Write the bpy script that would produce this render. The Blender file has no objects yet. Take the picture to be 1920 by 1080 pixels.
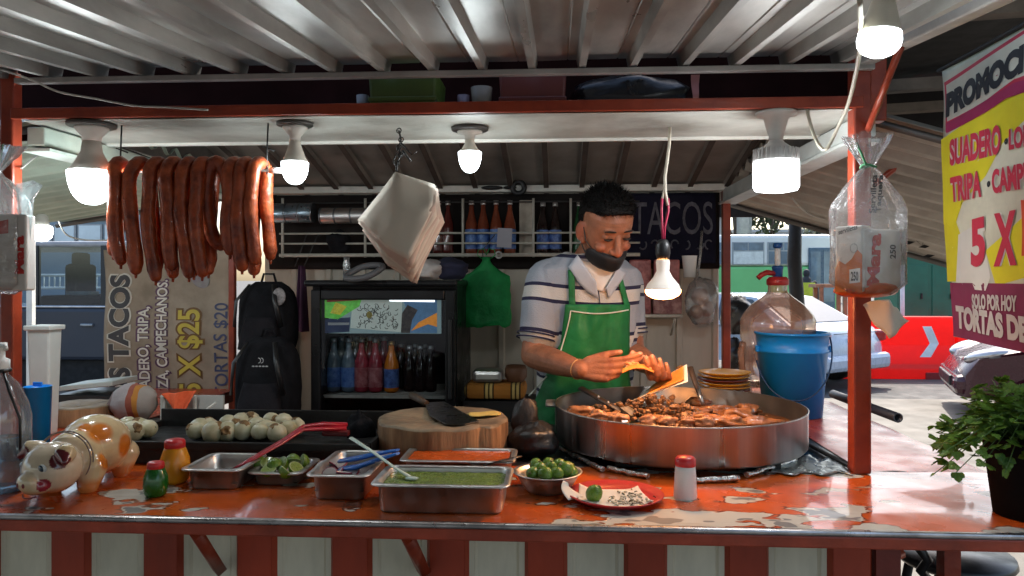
import bpy, bmesh, math, random
from mathutils import Vector as V, Matrix, Quaternion
from mathutils.bvhtree import BVHTree
from mathutils import noise as mnoise
R = math.radians
random.seed(7)
SC = bpy.context.scene
COL = SC.collection
# ------------------------------------------------------------------ camera
YAW = R(3.5); F = 1400.0; HY = 525.0; CZ = 1.5; CT = 1.04      # CT: counter top height
cam_d = bpy.data.cameras.new('camera'); cam = bpy.data.objects.new('camera', cam_d); COL.objects.link(cam)
cam.location = (0, 0, CZ); cam.rotation_euler = (R(90), 0, YAW)
cam_d.sensor_width = 36; cam_d.lens = 36 * F / 1920; cam_d.shift_y = -(540 - HY) / 1920
cam_d.clip_start = .02; cam_d.clip_end = 3000
SC.camera = cam
# ------------------------------------------------------------------ world, sun, exposure
W = bpy.data.worlds.new('World'); SC.world = W; W.use_nodes = True
SUN_EL, SUN_AZ = 50, 21          # sun stands behind the stall, to the right
nt = W.node_tree; bg = nt.nodes['Background']
sky = nt.nodes.new('ShaderNodeTexSky'); sky.sky_type = 'NISHITA'; sky.sun_disc = False
sky.sun_elevation = R(SUN_EL); sky.sun_rotation = R(SUN_AZ); sky.dust_density = 3; sky.air_density = 1.2; sky.ozone_density = 1
nt.links.new(sky.outputs[0], bg.inputs[0]); bg.inputs[1].default_value = .13
sd = bpy.data.lights.new('sun', 'SUN'); so = bpy.data.objects.new('sun', sd); COL.objects.link(so)
sd.energy = 3.0; sd.angle = R(.5); sd.color = (1, .94, .84)
so.rotation_euler = (R(90 - SUN_EL), 0, R(180 - SUN_AZ))
so.location = (0, 0, 30)
VS = SC.view_settings; VS.view_transform = 'Standard'; VS.look = 'None'; VS.gamma = 1; VS.exposure = 1.6
SC.cycles.max_bounces = 8; SC.cycles.diffuse_bounces = 4; SC.cycles.glossy_bounces = 4; SC.cycles.transmission_bounces = 8
SC.cycles.transparent_max_bounces = 24; SC.cycles.caustics_reflective = False; SC.cycles.caustics_refractive = False
SC.cycles.sample_clamp_indirect = 6; SC.cycles.sample_clamp_direct = 4; SC.cycles.use_denoising = True
LAMP = .56                        # overall strength of the lit lamps

# ------------------------------------------------------------------ pixel rays -> points in the place
RT = V((math.cos(YAW), math.sin(YAW), 0)); FW = V((-math.sin(YAW), math.cos(YAW), 0)); UP = V((0, 0, 1)); C0 = V((0, 0, CZ))
def dr(px, py): return FW + RT * ((px - 960) / F) + UP * ((HY - py) / F)
def P(px, py, D): return C0 + dr(px, py) * D
def PY(px, py, Y): d = dr(px, py); return C0 + d * (Y / d.y)
def PX(px, py, X): d = dr(px, py); return C0 + d * (X / d.x)
def PZ(px, py, z=CT): d = dr(px, py); return C0 + d * ((z - CZ) / d.z)
def lerp(a, b, t): return a + (b - a) * t

# ------------------------------------------------------------------ materials
MATS = {}
def mat(name, col, rough=.5, metal=0, var=.18, scale=7, bump=0, bscale=45, trans=0, coat=0, col2=None, emit=0, emcol=None, sss=0, rvar=.12, spec=.5, ior=1.45, alpha=1, stretch=None):
    if name in MATS: return MATS[name]
    m = bpy.data.materials.new(name); m.use_nodes = True; n = m.node_tree.nodes; L = m.node_tree.links
    b = n['Principled BSDF']; MATS[name] = m
    tc = n.new('ShaderNodeTexCoord'); oi = n.new('ShaderNodeObjectInfo')
    ad = n.new('ShaderNodeVectorMath'); ad.operation = 'MULTIPLY_ADD'
    cmb = n.new('ShaderNodeVectorMath'); cmb.operation = 'SCALE'; cmb.inputs[0].default_value = (7.3, 4.1, 9.7); L.new(oi.outputs['Random'], cmb.inputs['Scale'])
    ad.inputs[1].default_value = stretch or (1, 1, 1); L.new(tc.outputs['Object'], ad.inputs[0]); L.new(cmb.outputs[0], ad.inputs[2])
    nz = n.new('ShaderNodeTexNoise'); nz.inputs['Scale'].default_value = scale; nz.inputs['Detail'].default_value = 7; nz.inputs['Roughness'].default_value = .62
    L.new(ad.outputs[0], nz.inputs['Vector'])
    rp = n.new('ShaderNodeValToRGB'); c = list(col)
    lo = [x * (1 - var) for x in c]; hi = [min(1, x * (1 + .7 * var)) for x in c] if col2 is None else list(col2)
    rp.color_ramp.elements[0].position = .32; rp.color_ramp.elements[1].position = .68
    rp.color_ramp.elements[0].color = (*lo, 1); rp.color_ramp.elements[1].color = (*hi, 1)
    L.new(nz.outputs[0], rp.inputs[0]); L.new(rp.outputs[0], b.inputs['Base Color'])
    mr = n.new('ShaderNodeMapRange'); mr.inputs['From Min'].default_value = .3; mr.inputs['From Max'].default_value = .7
    mr.inputs['To Min'].default_value = max(.02, rough - rvar * .6); mr.inputs['To Max'].default_value = min(1, rough + rvar)
    n2 = n.new('ShaderNodeTexNoise'); n2.inputs['Scale'].default_value = scale * 2.3; n2.inputs['Detail'].default_value = 5; L.new(ad.outputs[0], n2.inputs['Vector'])
    L.new(n2.outputs[0], mr.inputs[0]); L.new(mr.outputs[0], b.inputs['Roughness'])
    b.inputs['Metallic'].default_value = metal; b.inputs['Transmission Weight'].default_value = trans; b.inputs['Coat Weight'].default_value = coat
    b.inputs['IOR'].default_value = ior; b.inputs['Specular IOR Level'].default_value = spec; b.inputs['Alpha'].default_value = alpha
    if sss: b.inputs['Subsurface Weight'].default_value = sss; b.inputs['Subsurface Radius'].default_value = (.02, .008, .004); b.inputs['Subsurface Scale'].default_value = .5
    if emit: b.inputs['Emission Color'].default_value = (*(emcol or col), 1); b.inputs['Emission Strength'].default_value = emit
    if bump:
        n3 = n.new('ShaderNodeTexNoise'); n3.inputs['Scale'].default_value = bscale; n3.inputs['Detail'].default_value = 6; L.new(ad.outputs[0], n3.inputs['Vector'])
        bp = n.new('ShaderNodeBump'); bp.inputs['Strength'].default_value = bump; bp.inputs['Distance'].default_value = .01
        L.new(n3.outputs[0], bp.inputs['Height']); L.new(bp.outputs[0], b.inputs['Normal'])
    return m
def clear_mat(name, tint=(1, 1, 1), gloss=.12, rough=.12, haze=.0, bump=0, bscale=30, hazecol=(.8, .8, .8)):
    """thin clear plastic or window glass: mostly see-through, a facing-dependent sheen, a little milky haze"""
    if name in MATS: return MATS[name]
    m = bpy.data.materials.new(name); m.use_nodes = True; n = m.node_tree.nodes; L = m.node_tree.links; MATS[name] = m
    n.remove(n['Principled BSDF']); out = n['Material Output']
    tr = n.new('ShaderNodeBsdfTransparent'); tr.inputs[0].default_value = (*tint, 1)
    gl = n.new('ShaderNodeBsdfGlossy'); gl.inputs['Roughness'].default_value = rough
    df = n.new('ShaderNodeBsdfDiffuse'); df.inputs[0].default_value = (*hazecol, 1); tl = n.new('ShaderNodeBsdfTranslucent'); tl.inputs[0].default_value = (*hazecol, 1)
    h2 = n.new('ShaderNodeMixShader'); h2.inputs[0].default_value = .5; L.new(df.outputs[0], h2.inputs[1]); L.new(tl.outputs[0], h2.inputs[2])
    mh = n.new('ShaderNodeMixShader'); mh.inputs[0].default_value = haze; L.new(tr.outputs[0], mh.inputs[1]); L.new(h2.outputs[0], mh.inputs[2])
    lw = n.new('ShaderNodeLayerWeight'); lw.inputs[0].default_value = .3
    mm = n.new('ShaderNodeMath'); mm.operation = 'MULTIPLY_ADD'; mm.inputs[1].default_value = .75; mm.inputs[2].default_value = gloss; mm.use_clamp = True; L.new(lw.outputs['Fresnel'], mm.inputs[0])
    mg = n.new('ShaderNodeMixShader'); L.new(mm.outputs[0], mg.inputs[0]); L.new(mh.outputs[0], mg.inputs[1]); L.new(gl.outputs[0], mg.inputs[2])
    if bump:
        tc = n.new('ShaderNodeTexCoord'); nz = n.new('ShaderNodeTexNoise'); nz.inputs['Scale'].default_value = bscale; nz.inputs['Detail'].default_value = 4; L.new(tc.outputs['Object'], nz.inputs['Vector'])
        bp = n.new('ShaderNodeBump'); bp.inputs['Strength'].default_value = bump; bp.inputs['Distance'].default_value = .02; L.new(nz.outputs[0], bp.inputs['Height'])
        L.new(bp.outputs[0], gl.inputs['Normal']); L.new(bp.outputs[0], lw.inputs['Normal'])
    L.new(mg.outputs[0], out.inputs[0]); return m
def translucent(m, amt=.35):
    n = m.node_tree.nodes; L = m.node_tree.links; b = n['Principled BSDF']; o = n['Material Output']; tl = n.new('ShaderNodeBsdfTranslucent'); L.new(b.inputs['Base Color'].links[0].from_socket, tl.inputs[0]); mx = n.new('ShaderNodeMixShader'); mx.inputs[0].default_value = amt; L.new(b.outputs[0], mx.inputs[1]); L.new(tl.outputs[0], mx.inputs[2]); L.new(mx.outputs[0], o.inputs[0]); return m
def glow(name, col, st):
    if name in MATS: return MATS[name]
    m = bpy.data.materials.new(name); m.use_nodes = True; MATS[name] = m
    b = m.node_tree.nodes['Principled BSDF']; b.inputs['Base Color'].default_value = (.8, .8, .8, 1); b.inputs['Emission Color'].default_value = (*col, 1); b.inputs['Emission Strength'].default_value = st * LAMP
    return m

# ------------------------------------------------------------------ mesh building
ORG = {}
def frame(axis):
    a = V(axis).normalized(); h = V((0, 0, 1)) if abs(a.z) < .9 else V((1, 0, 0))
    u = h.cross(a).normalized(); return u, a.cross(u).normalized(), a
class MB:
    def __init__(s): s.v = []; s.f = []; s.m = []; s.sm = []
    def add(s, vs, fs, mi=0, smooth=True):
        o = len(s.v); s.v += [V(x) for x in vs]; s.f += [tuple(i + o for i in f) for f in fs]; s.m += [mi] * len(fs); s.sm += [smooth] * len(fs); return s
    def box(s, c, size, rot=None, mi=0, taper=1, b=0):
        x, y, z = [k / 2 for k in size]; c = V(c); rm = rot or Matrix.Identity(3)
        if b:
            b = min(b, x * .9, y * .9, z * .9); bm = bmesh.new(); bmesh.ops.create_cube(bm, size=2)
            for q in bm.verts: t = taper if q.co.z < 0 else 1; q.co = V((q.co.x * x * t, q.co.y * y * t, q.co.z * z))
            bmesh.ops.bevel(bm, geom=bm.edges[:], offset=b, segments=2, affect='EDGES', profile=.5); bm.verts.index_update()
            s.add([c + rm @ q.co for q in bm.verts], [[q.index for q in f.verts] for f in bm.faces], mi, False); bm.free(); return s
        vs = [c + rm @ V((sx * x * (taper if sz < 0 else 1), sy * y * (taper if sz < 0 else 1), sz * z)) for sz in (-1, 1) for sy in (-1, 1) for sx in (-1, 1)]
        return s.add(vs, [(0, 2, 3, 1), (4, 5, 7, 6), (0, 1, 5, 4), (2, 6, 7, 3), (0, 4, 6, 2), (1, 3, 7, 5)], mi, False)
    def loft(s, rings, mi=0, cap=True, closed=True, smooth=True):
        k = len(rings[0]); vs = [p for r in rings for p in r]; fs = []
        for i in range(len(rings) - 1):
            for j in range(k if closed else k - 1):
                a, b2 = i * k + j, i * k + (j + 1) % k; fs.append((a, b2, b2 + k, a + k))
        o = len(s.v); s.add(vs, fs, mi, smooth)
        if cap and closed:
            s.f.append(tuple(o + j for j in range(k - 1, -1, -1))); s.m.append(mi); s.sm.append(False)
            s.f.append(tuple(o + (len(rings) - 1) * k + j for j in range(k))); s.m.append(mi); s.sm.append(False)
        return s
    def cyl(s, p0, p1, r0, r1=None, n=16, mi=0, cap=True):
        r1 = r0 if r1 is None else r1; p0, p1 = V(p0), V(p1); u, w, a = frame(p1 - p0)
        return s.loft([[p + (u * math.cos(2 * math.pi * j / n) + w * math.sin(2 * math.pi * j / n)) * r for j in range(n)] for p, r in ((p0, r0), (p1, r1))], mi, cap)
    def tube(s, pts, r, n=8, mi=0, closed=False, cap=True, flat=1):
        pts = [V(p) for p in pts]; k = len(pts); rr = r if isinstance(r, (list, tuple)) else [r] * k
        rings = []; u = None
        for i, p in enumerate(pts):
            t = (pts[min(i + 1, k - 1)] - pts[max(i - 1, 0)]) if not closed else (pts[(i + 1) % k] - pts[i - 1])
            t = t.normalized() if t.length > 1e-9 else V((0, 0, 1))
            if u is None: u, w, _ = frame(t)
            u = (u - t * u.dot(t)); u = u.normalized() if u.length > 1e-6 else frame(t)[0]; w = t.cross(u)
            rings.append([p + (u * math.cos(2 * math.pi * j / n) + w * math.sin(2 * math.pi * j / n) * flat) * rr[i] for j in range(n)])
        if closed: rings.append(rings[0]); cap = False
        return s.loft(rings, mi, cap)
    def cap_tube(s, pts, r, n=10, mi=0):
        """tube with rounded ends"""
        pts = [V(p) for p in pts]; k = len(pts); rr = list(r) if isinstance(r, (list, tuple)) else [r] * k
        a = (pts[0] - pts[1]).normalized(); b = (pts[-1] - pts[-2]).normalized(); P2, R2 = [], []
        for t in (1, .8, .45): P2.append(pts[0] + a * rr[0] * t); R2.append(rr[0] * max(.12, math.sqrt(max(0, 1 - t * t))))
        P2 += pts; R2 += rr
        for t in (.45, .8, 1): P2.append(pts[-1] + b * rr[-1] * t); R2.append(rr[-1] * max(.12, math.sqrt(max(0, 1 - t * t))))
        return s.tube(P2, R2, n, mi)
    def lathe(s, c, prof, n=24, mi=0, axis=(0, 0, 1), cap=True, sx=1, sy=1, jit=0, ang0=0):
        c = V(c); u, w, a = frame(axis)
        if abs(V(axis).normalized().z) > .999: u, w, a = V((1, 0, 0)), V((0, 1, 0)) * (1 if V(axis).z > 0 else -1), V(axis).normalized()
        J = [1 + random.uniform(-jit, jit) for _ in range(n)]
        return s.loft([[c + a * z + (u * math.cos(ang0 + 2 * math.pi * j / n) * sx + w * math.sin(ang0 + 2 * math.pi * j / n) * sy) * r * J[j] for j in range(n)] for r, z in prof], mi, cap)
    def sphere(s, c, r, n=14, m=9, mi=0, rot=None, jit=0):
        c = V(c); rx, ry, rz = (r, r, r) if not isinstance(r, (tuple, list)) else r; rm = rot or Matrix.Identity(3); rings = []
        for i in range(m + 1):
            t = math.pi * (i / m) if 0 < i < m else (.02 if i == 0 else math.pi - .02); rings.append([])
            for j in range(n):
                d = V((math.sin(t) * math.cos(2 * math.pi * j / n), math.sin(t) * math.sin(2 * math.pi * j / n), -math.cos(t)))
                k = 1 + (jit * mnoise.noise(d * 2.2 + c * 37) if jit else 0)
                rings[-1].append(c + rm @ V((d.x * rx * k, d.y * ry * k, d.z * rz * k)))
        return s.loft(rings, mi)
    def grid(s, fn, nu, nv, mi=0, smooth=True):
        vs = [fn(i / nu, j / nv) for j in range(nv + 1) for i in range(nu + 1)]; k = nu + 1
        return s.add(vs, [(j * k + i, j * k + i + 1, (j + 1) * k + i + 1, (j + 1) * k + i) for j in range(nv) for i in range(nu)], mi, smooth)
    def prism(s, poly, thick, mi=0):
        """poly: 3-D outline points, thick: vector"""
        k = len(poly); t = V(thick); a = [V(p) for p in poly]
        return s.add(a + [p + t for p in a], [tuple(range(k - 1, -1, -1)), tuple(range(k, 2 * k))] + [(i, (i + 1) % k, (i + 1) % k + k, i + k) for i in range(k)], mi, False)
    def mesh(s, name, org=V((0, 0, 0)), mats=()):
        me = bpy.data.meshes.new(name); me.from_pydata([p - org for p in s.v], [], s.f)
        for x in mats: me.materials.append(x)
        me.polygons.foreach_set('material_index', s.m); me.polygons.foreach_set('use_smooth', s.sm); me.update(); return me
    def build(s, name, m, parent=None, org=None, solid=0, bevel=0, sub=0, fixn=True):
        mats = m if isinstance(m, (list, tuple)) else [m]
        if parent is not None: org = ORG[parent.name]
        elif org is None:
            xs = [p.x for p in s.v]; ys = [p.y for p in s.v]; zs = [p.z for p in s.v]; org = V(((min(xs) + max(xs)) / 2, (min(ys) + max(ys)) / 2, min(zs)))
        org = V(org); me = s.mesh(name, org, mats)
        if fixn:
            bm = bmesh.new(); bm.from_mesh(me); bmesh.ops.recalc_face_normals(bm, faces=bm.faces[:]); bm.to_mesh(me); bm.free()
        return link(name, me, parent, org, solid, bevel, sub)
def link(name, me, parent=None, org=V((0, 0, 0)), solid=0, bevel=0, sub=0):
    o = bpy.data.objects.new(name, me); COL.objects.link(o); ORG[o.name] = V(org)
    if parent is not None: o.parent = parent
    else: o.location = org
    if bevel: md = o.modifiers.new('bevel', 'BEVEL'); md.width = bevel; md.segments = 2; md.limit_method = 'ANGLE'; md.angle_limit = R(40)
    if sub: md = o.modifiers.new('sub', 'SUBSURF'); md.levels = sub; md.render_levels = sub
    if solid: md = o.modifiers.new('solid', 'SOLIDIFY'); md.thickness = solid; md.offset = 0
    return o
def tag(o, label, cat, group=None): o['label'] = label; o['category'] = cat; (group and o.__setitem__('group', group)); return o
def struct(o, kind='structure'): o['kind'] = kind; return o
def thing(name, label, cat, loc, group=None):
    o = bpy.data.objects.new(name, None); COL.objects.link(o); o.location = loc; o.empty_display_size = .05; ORG[o.name] = V(loc); return tag(o, label, cat, group)
def dup(root, loc, rotz=None, label=None, scale=None, rot=None, group=None):
    def cp(o, par):
        c = o.copy(); COL.objects.link(c); ORG[c.name] = ORG[o.name]
        if par is not None: c.parent = par
        for ch in [x for x in KIDS.get(o.name, ())]: cp(ch, c)
        return c
    KIDS.clear()
    for x in COL.objects:
        if x.parent: KIDS.setdefault(x.parent.name, []).append(x)
    r = cp(root, None); r.location = loc
    if rotz is not None: r.rotation_euler = (0, 0, rotz)
    if rot is not None: r.rotation_euler = rot
    if scale: r.scale = (scale,) * 3 if not isinstance(scale, (tuple, list)) else scale
    if label: r['label'] = label
    if group: r['group'] = group
    return r
KIDS = {}
def remesh(mb, voxel, smooth=3, name='tmp', fac=.5):
    me = mb.mesh('tmp'); o = bpy.data.objects.new('tmp', me); COL.objects.link(o)
    md = o.modifiers.new('r', 'REMESH'); md.mode = 'VOXEL'; md.voxel_size = voxel; md.use_smooth_shade = True
    if smooth: s2 = o.modifiers.new('s', 'SMOOTH'); s2.factor = fac; s2.iterations = smooth
    dg = bpy.context.evaluated_depsgraph_get(); dg.update(); m2 = bpy.data.meshes.new_from_object(o.evaluated_get(dg)); m2.name = name
    bpy.data.objects.remove(o); bpy.data.meshes.remove(me); m2.materials.clear(); return m2
def put(me, name, m, parent=None, org=None):
    mats = m if isinstance(m, (list, tuple)) else [m]
    if parent is not None: org = ORG[parent.name]
    elif org is None:
        c = [v.co for v in me.vertices]; org = V(((min(p.x for p in c) + max(p.x for p in c)) / 2, (min(p.y for p in c) + max(p.y for p in c)) / 2, min(p.z for p in c)))
    me.transform(Matrix.Translation(-V(org)))
    for x in mats: me.materials.append(x)
    return link(name, me, parent, org)
TXT = {}
def text_geo(s, bold=.0):
    k = (s, bold)
    if k not in TXT:
        cu = bpy.data.curves.new('t', 'FONT'); cu.body = s; cu.size = 1; cu.offset = bold; cu.resolution_u = 4; cu.fill_mode = 'BOTH'; cu.extrude = 0.0
        o = bpy.data.objects.new('t', cu); COL.objects.link(o); dg = bpy.context.evaluated_depsgraph_get(); dg.update()
        me = bpy.data.meshes.new_from_object(o.evaluated_get(dg)); TXT[k] = ([v.co.copy() for v in me.vertices], [tuple(p.vertices) for p in me.polygons])
        bpy.data.objects.remove(o); bpy.data.curves.remove(cu); bpy.data.meshes.remove(me)
    return TXT[k]
def text_fit(mb, s, o, u, v, bold=.02, mi=0, skew=0, fn=None):
    """fit the word s to the parallelogram o, o+u, o+v (printed flat on its carrier)"""
    vs, fs = text_geo(s, bold); x0 = min(p.x for p in vs); x1 = max(p.x for p in vs); y0 = min(p.y for p in vs); y1 = max(p.y for p in vs); out = []
    for p in vs:
        a = (p.x - x0) / (x1 - x0); b = (p.y - y0) / max(1e-6, y1 - y0); q = V(o) + V(u) * (a + skew * b) + V(v) * b; out.append(fn(q) if fn else q)
    return mb.add(out, fs, mi, False)
def corr(mb, o, u, v, n, ul, vl, pitch, depth, prof, mi=0, sag=None, nv=1):
    """trapezoid or wavy sheet: ribs repeat along u, run along v"""
    o, u, v, n = V(o), V(u).normalized(), V(v).normalized(), V(n).normalized(); pts = []; k = 0
    while k * pitch < ul:
        for a, h in prof:
            x = (k + a) * pitch
            if x <= ul: pts.append((x, h))
        k += 1
    g = [[o + u * x + v * (vl * j / nv) + n * (h * depth) + (V((0, 0, sag(x / ul, j / nv))) if sag else V()) for x, h in pts] for j in range(nv + 1)]
    return mb.loft(g, mi, cap=False, closed=False, smooth=False)
TRAP = [(0, 0), (.62, 0), (.72, 1), (.9, 1)]
WAVE = [(i / 8, .5 - .5 * math.cos(2 * math.pi * i / 8)) for i in range(8)]
# ================================================================== MATERIALS used all over
red_paint = mat('red_paint', (.26, .03, .013), .36, var=.3, scale=9, bump=.12, bscale=60, col2=(.36, .055, .02))
dark_red = mat('dark_red_paint', (.17, .022, .014), .45, var=.3, scale=8, bump=.1)
white_paint = mat('white_paint', (.62, .61, .55), .42, var=.22, scale=6, bump=.08)
cream_paint = mat('cream_paint', (.5, .47, .38), .5, var=.2, scale=5, bump=.06)
green_white = mat('green_white_paint', (.5, .58, .5), .4, var=.2, scale=6, bump=.06)
sheet_metal = mat('sheet_metal', (.45, .44, .41), .32, metal=.75, var=.28, scale=5, bump=.1, bscale=22, stretch=(1, .25, 1))
sheet_pale = mat('sheet_pale', (.52, .51, .46), .34, metal=.35, var=.3, scale=5, bump=.08, bscale=22)
rear_sheet = mat('rear_sheet', (.27, .24, .21), .5, metal=.3, var=.3, scale=4, bump=.08)
steel = mat('steel', (.62, .6, .58), .36, metal=1, var=.12, scale=12, bump=.04, bscale=80, rvar=.14)
steel_brushed = mat('steel_brushed', (.6, .59, .58), .27, metal=1, var=.1, scale=16, rvar=.1, stretch=(1, 1, .05))
black_iron = mat('black_iron', (.018, .017, .017), .5, metal=.3, var=.35, scale=14, bump=.2)
black_plastic = mat('black_plastic', (.012, .012, .013), .35, var=.3, scale=9, bump=.04)
black_cloth = mat('black_cloth', (.011, .011, .013), .9, var=.35, scale=16, bump=.25, bscale=120, spec=.12)
wire_mat = mat('wire', (.03, .03, .03), .5)
white_plastic = mat('white_plastic', (.72, .72, .7), .38, var=.08)
paper_white = mat('paper_white', (.74, .70, .62), .8, var=.06, scale=4, bump=.05)
rail_mat = mat('rack_bar', (.46, .44, .38), .5, var=.25, scale=18)
red_plastic = mat('red_plastic', (.52, .018, .022), .32, var=.12, coat=.2)
blue_plastic = mat('blue_plastic', (.008, .30, .85), .36, var=.1, coat=.1)
bulb_lit = glow('lit_bulb', (.86, .96, 1), 42)
bulb_glow = glow('lit_lamp', (.93, .97, 1), 42)
warm_lit = glow('lit_warm', (1, .42, .13), 105)

# worn counter paint: orange-red enamel, chipped down to pale primer with grey metal islands
ct = mat('counter_paint', (.64, .105, .014), .2, var=.25, scale=5, bump=.05, bscale=14, coat=.35, rvar=.16)
def wear(m):
    n = m.node_tree.nodes; L = m.node_tree.links; b = n['Principled BSDF']; tc = n.new('ShaderNodeTexCoord')
    base = b.inputs['Base Color'].links[0].from_socket
    sx = n.new('ShaderNodeSeparateXYZ'); L.new(tc.outputs['Object'], sx.inputs[0])
    def nz(scale, det, off):
        mp = n.new('ShaderNodeMapping'); mp.inputs['Location'].default_value = off; mp.inputs['Scale'].default_value = (1, 1.7, 1); L.new(tc.outputs['Object'], mp.inputs[0])
        q = n.new('ShaderNodeTexNoise'); q.inputs['Scale'].default_value = scale; q.inputs['Detail'].default_value = det; q.inputs['Roughness'].default_value = .5; L.new(mp.outputs[0], q.inputs['Vector']); return q.outputs[0]
    def mth(op, a, b_=None, c=None):
        q = n.new('ShaderNodeMath'); q.operation = op
        for i, x in enumerate((a, b_, c)):
            if x is None: continue
            if isinstance(x, (int, float)): q.inputs[i].default_value = x
            else: L.new(x, q.inputs[i])
        return q.outputs[0]
    def rng(x, a, b_):
        q = n.new('ShaderNodeMapRange'); q.inputs[1].default_value = a; q.inputs[2].default_value = b_; L.new(x, q.inputs[0]); return q.outputs[0]
    # traffic: most wear where customers stand, near the front edge, right of the middle and at the left end
    edge = rng(sx.outputs['Y'], 1.62, 1.44)
    c1 = mth('MULTIPLY', rng(sx.outputs['X'], -.05, .12), rng(sx.outputs['X'], .72, .45))
    c2 = mth('MULTIPLY', rng(sx.outputs['X'], -1.25, -1.05), rng(sx.outputs['X'], -.55, -.85))
    reg = mth('MULTIPLY', edge, mth('ADD', c1, mth('MULTIPLY', c2, .62)))
    w = mth('ADD', nz(7, 3, (3.1, 1.7, 0)), mth('MULTIPLY', reg, .148))
    mask = rng(w, .612, .622); grey = mth('MULTIPLY', rng(nz(9, 2, (8.3, 5.1, 0)), .56, .57), rng(w, .635, .642))
    mx = n.new('ShaderNodeMixRGB'); L.new(mask, mx.inputs[0]); L.new(base, mx.inputs[1]); mx.inputs[2].default_value = (.55, .53, .46, 1)
    m2 = n.new('ShaderNodeMixRGB'); L.new(grey, m2.inputs[0]); L.new(mx.outputs[0], m2.inputs[1]); m2.inputs[2].default_value = (.17, .17, .165, 1)
    # rust-brown rim round each chip, fine scratches and a raised paint edge
    rim = mth('MULTIPLY', rng(w, .594, .607), rng(w, .620, .612)); m3 = n.new('ShaderNodeMixRGB'); L.new(mth('MULTIPLY', rim, .75), m3.inputs[0]); L.new(m2.outputs[0], m3.inputs[1]); m3.inputs[2].default_value = (.10, .035, .015, 1)
    def scr(rot, off):
        mp = n.new('ShaderNodeMapping'); mp.inputs['Rotation'].default_value = (0, 0, rot); mp.inputs['Scale'].default_value = (2.2, 90, 1); mp.inputs['Location'].default_value = off; L.new(tc.outputs['Object'], mp.inputs[0]); q = n.new('ShaderNodeTexNoise'); q.inputs['Scale'].default_value = 1.6; q.inputs['Detail'].default_value = 3; L.new(mp.outputs[0], q.inputs['Vector']); return rng(q.outputs[0], .70, .74)
    sc_ = mth('MAXIMUM', scr(.25, (3, 1, 0)), mth('MAXIMUM', scr(-.5, (9, 4, 0)), scr(1.1, (1, 7, 0)))); m4 = n.new('ShaderNodeMixRGB'); L.new(mth('MULTIPLY', sc_, .45), m4.inputs[0]); L.new(m3.outputs[0], m4.inputs[1]); m4.inputs[2].default_value = (.30, .16, .10, 1)
    grime = rng(nz(3.2, 6, (6.1, 2.2, 0)), .52, .68); m5 = n.new('ShaderNodeMixRGB'); m5.blend_type = 'MULTIPLY'; L.new(mth('MULTIPLY', grime, .55), m5.inputs[0]); L.new(m4.outputs[0], m5.inputs[1]); m5.inputs[2].default_value = (.45, .36, .30, 1)
    L.new(m5.outputs[0], b.inputs['Base Color'])
    bp = n.new('ShaderNodeBump'); bp.inputs['Strength'].default_value = .5; bp.inputs['Distance'].default_value = .0025; bp.invert = True; L.new(mth('ADD', mask, mth('MULTIPLY', sc_, .4)), bp.inputs['Height']); old = b.inputs['Normal'].links[0].from_socket; L.new(old, bp.inputs['Normal']); L.new(bp.outputs[0], b.inputs['Normal'])
    ro = b.inputs['Roughness'].links[0].from_socket; L.new(mth('ADD', ro, mth('ADD', mth('MULTIPLY', mask, .25), mth('MULTIPLY', grime, .12))), b.inputs['Roughness'])
wear(ct)

# ================================================================== GROUND
asphalt = mat('asphalt', (.075, .072, .07), .85, var=.3, scale=3, bump=.3, bscale=160)
pave = mat('pavement', (.15, .135, .115), .85, var=.25, scale=2.2, bump=.25, bscale=70)
mb = MB(); mb.grid(lambda a, b: V((lerp(-900, 900, a), lerp(-600, 1200, b), 0)), 4, 4); struct(mb.build('ground', asphalt, org=(0, 0, 0)))
mb = MB(); mb.box((0, 3.4, .02), (60, 11.6, .12)); struct(mb.build('pavement', pave, org=(0, 0, 0), bevel=.02))
mb = MB(); mb.box((-.33, 2.62, .125), (2.1, 1.75, .09)); struct(mb.build('stall_floor', mat('stall_boards', (.12, .09, .07), .8, var=.3), org=(0, 0, 0)))

# ================================================================== STALL FRAME
YF, YP, YW = 1.40, 1.83, 3.40; XL, XR = -1.36, .735; ZS = 1.905
# serving counter: main slab, steel nosing, red edge board
t = thing('serving_counter', 'long glossy orange red counter with worn pale patches along its front', 'counter', (0, YF, CT))
mb = MB(); mb.grid(lambda a, b: V((lerp(-2.0, 1.32, a), lerp(YF + .012, YP + .015, b), CT + .0022 * mnoise.noise(V((a * 23, b * 3, 1))))), 90, 12)
o = mb.build('counter_top', ct, t); o.data.transform(Matrix.Translation(V((0, YF, CT)))); o.location = (0, -YF, -CT)
mb = MB(); mb.box((-.34, YF + .005, CT - .0045), (3.34, .014, .011), b=.004); mb.build('nosing', mat('worn_steel_edge', (.5, .46, .44), .3, metal=.9, var=.4, scale=14, bump=.1), t)
mb = MB(); mb.box((-.34, YF + .012, CT - .0215), (3.34, .022, .023), b=.003); mb.build('edge_board', mat('edge_red', (.34, .05, .022), .38, var=.35, scale=12, bump=.15), t)
mb = MB(); mb.box((-.34, 1.64, CT - .024), (3.3, .44, .02)); mb.build('under_frame', dark_red, t)
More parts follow.
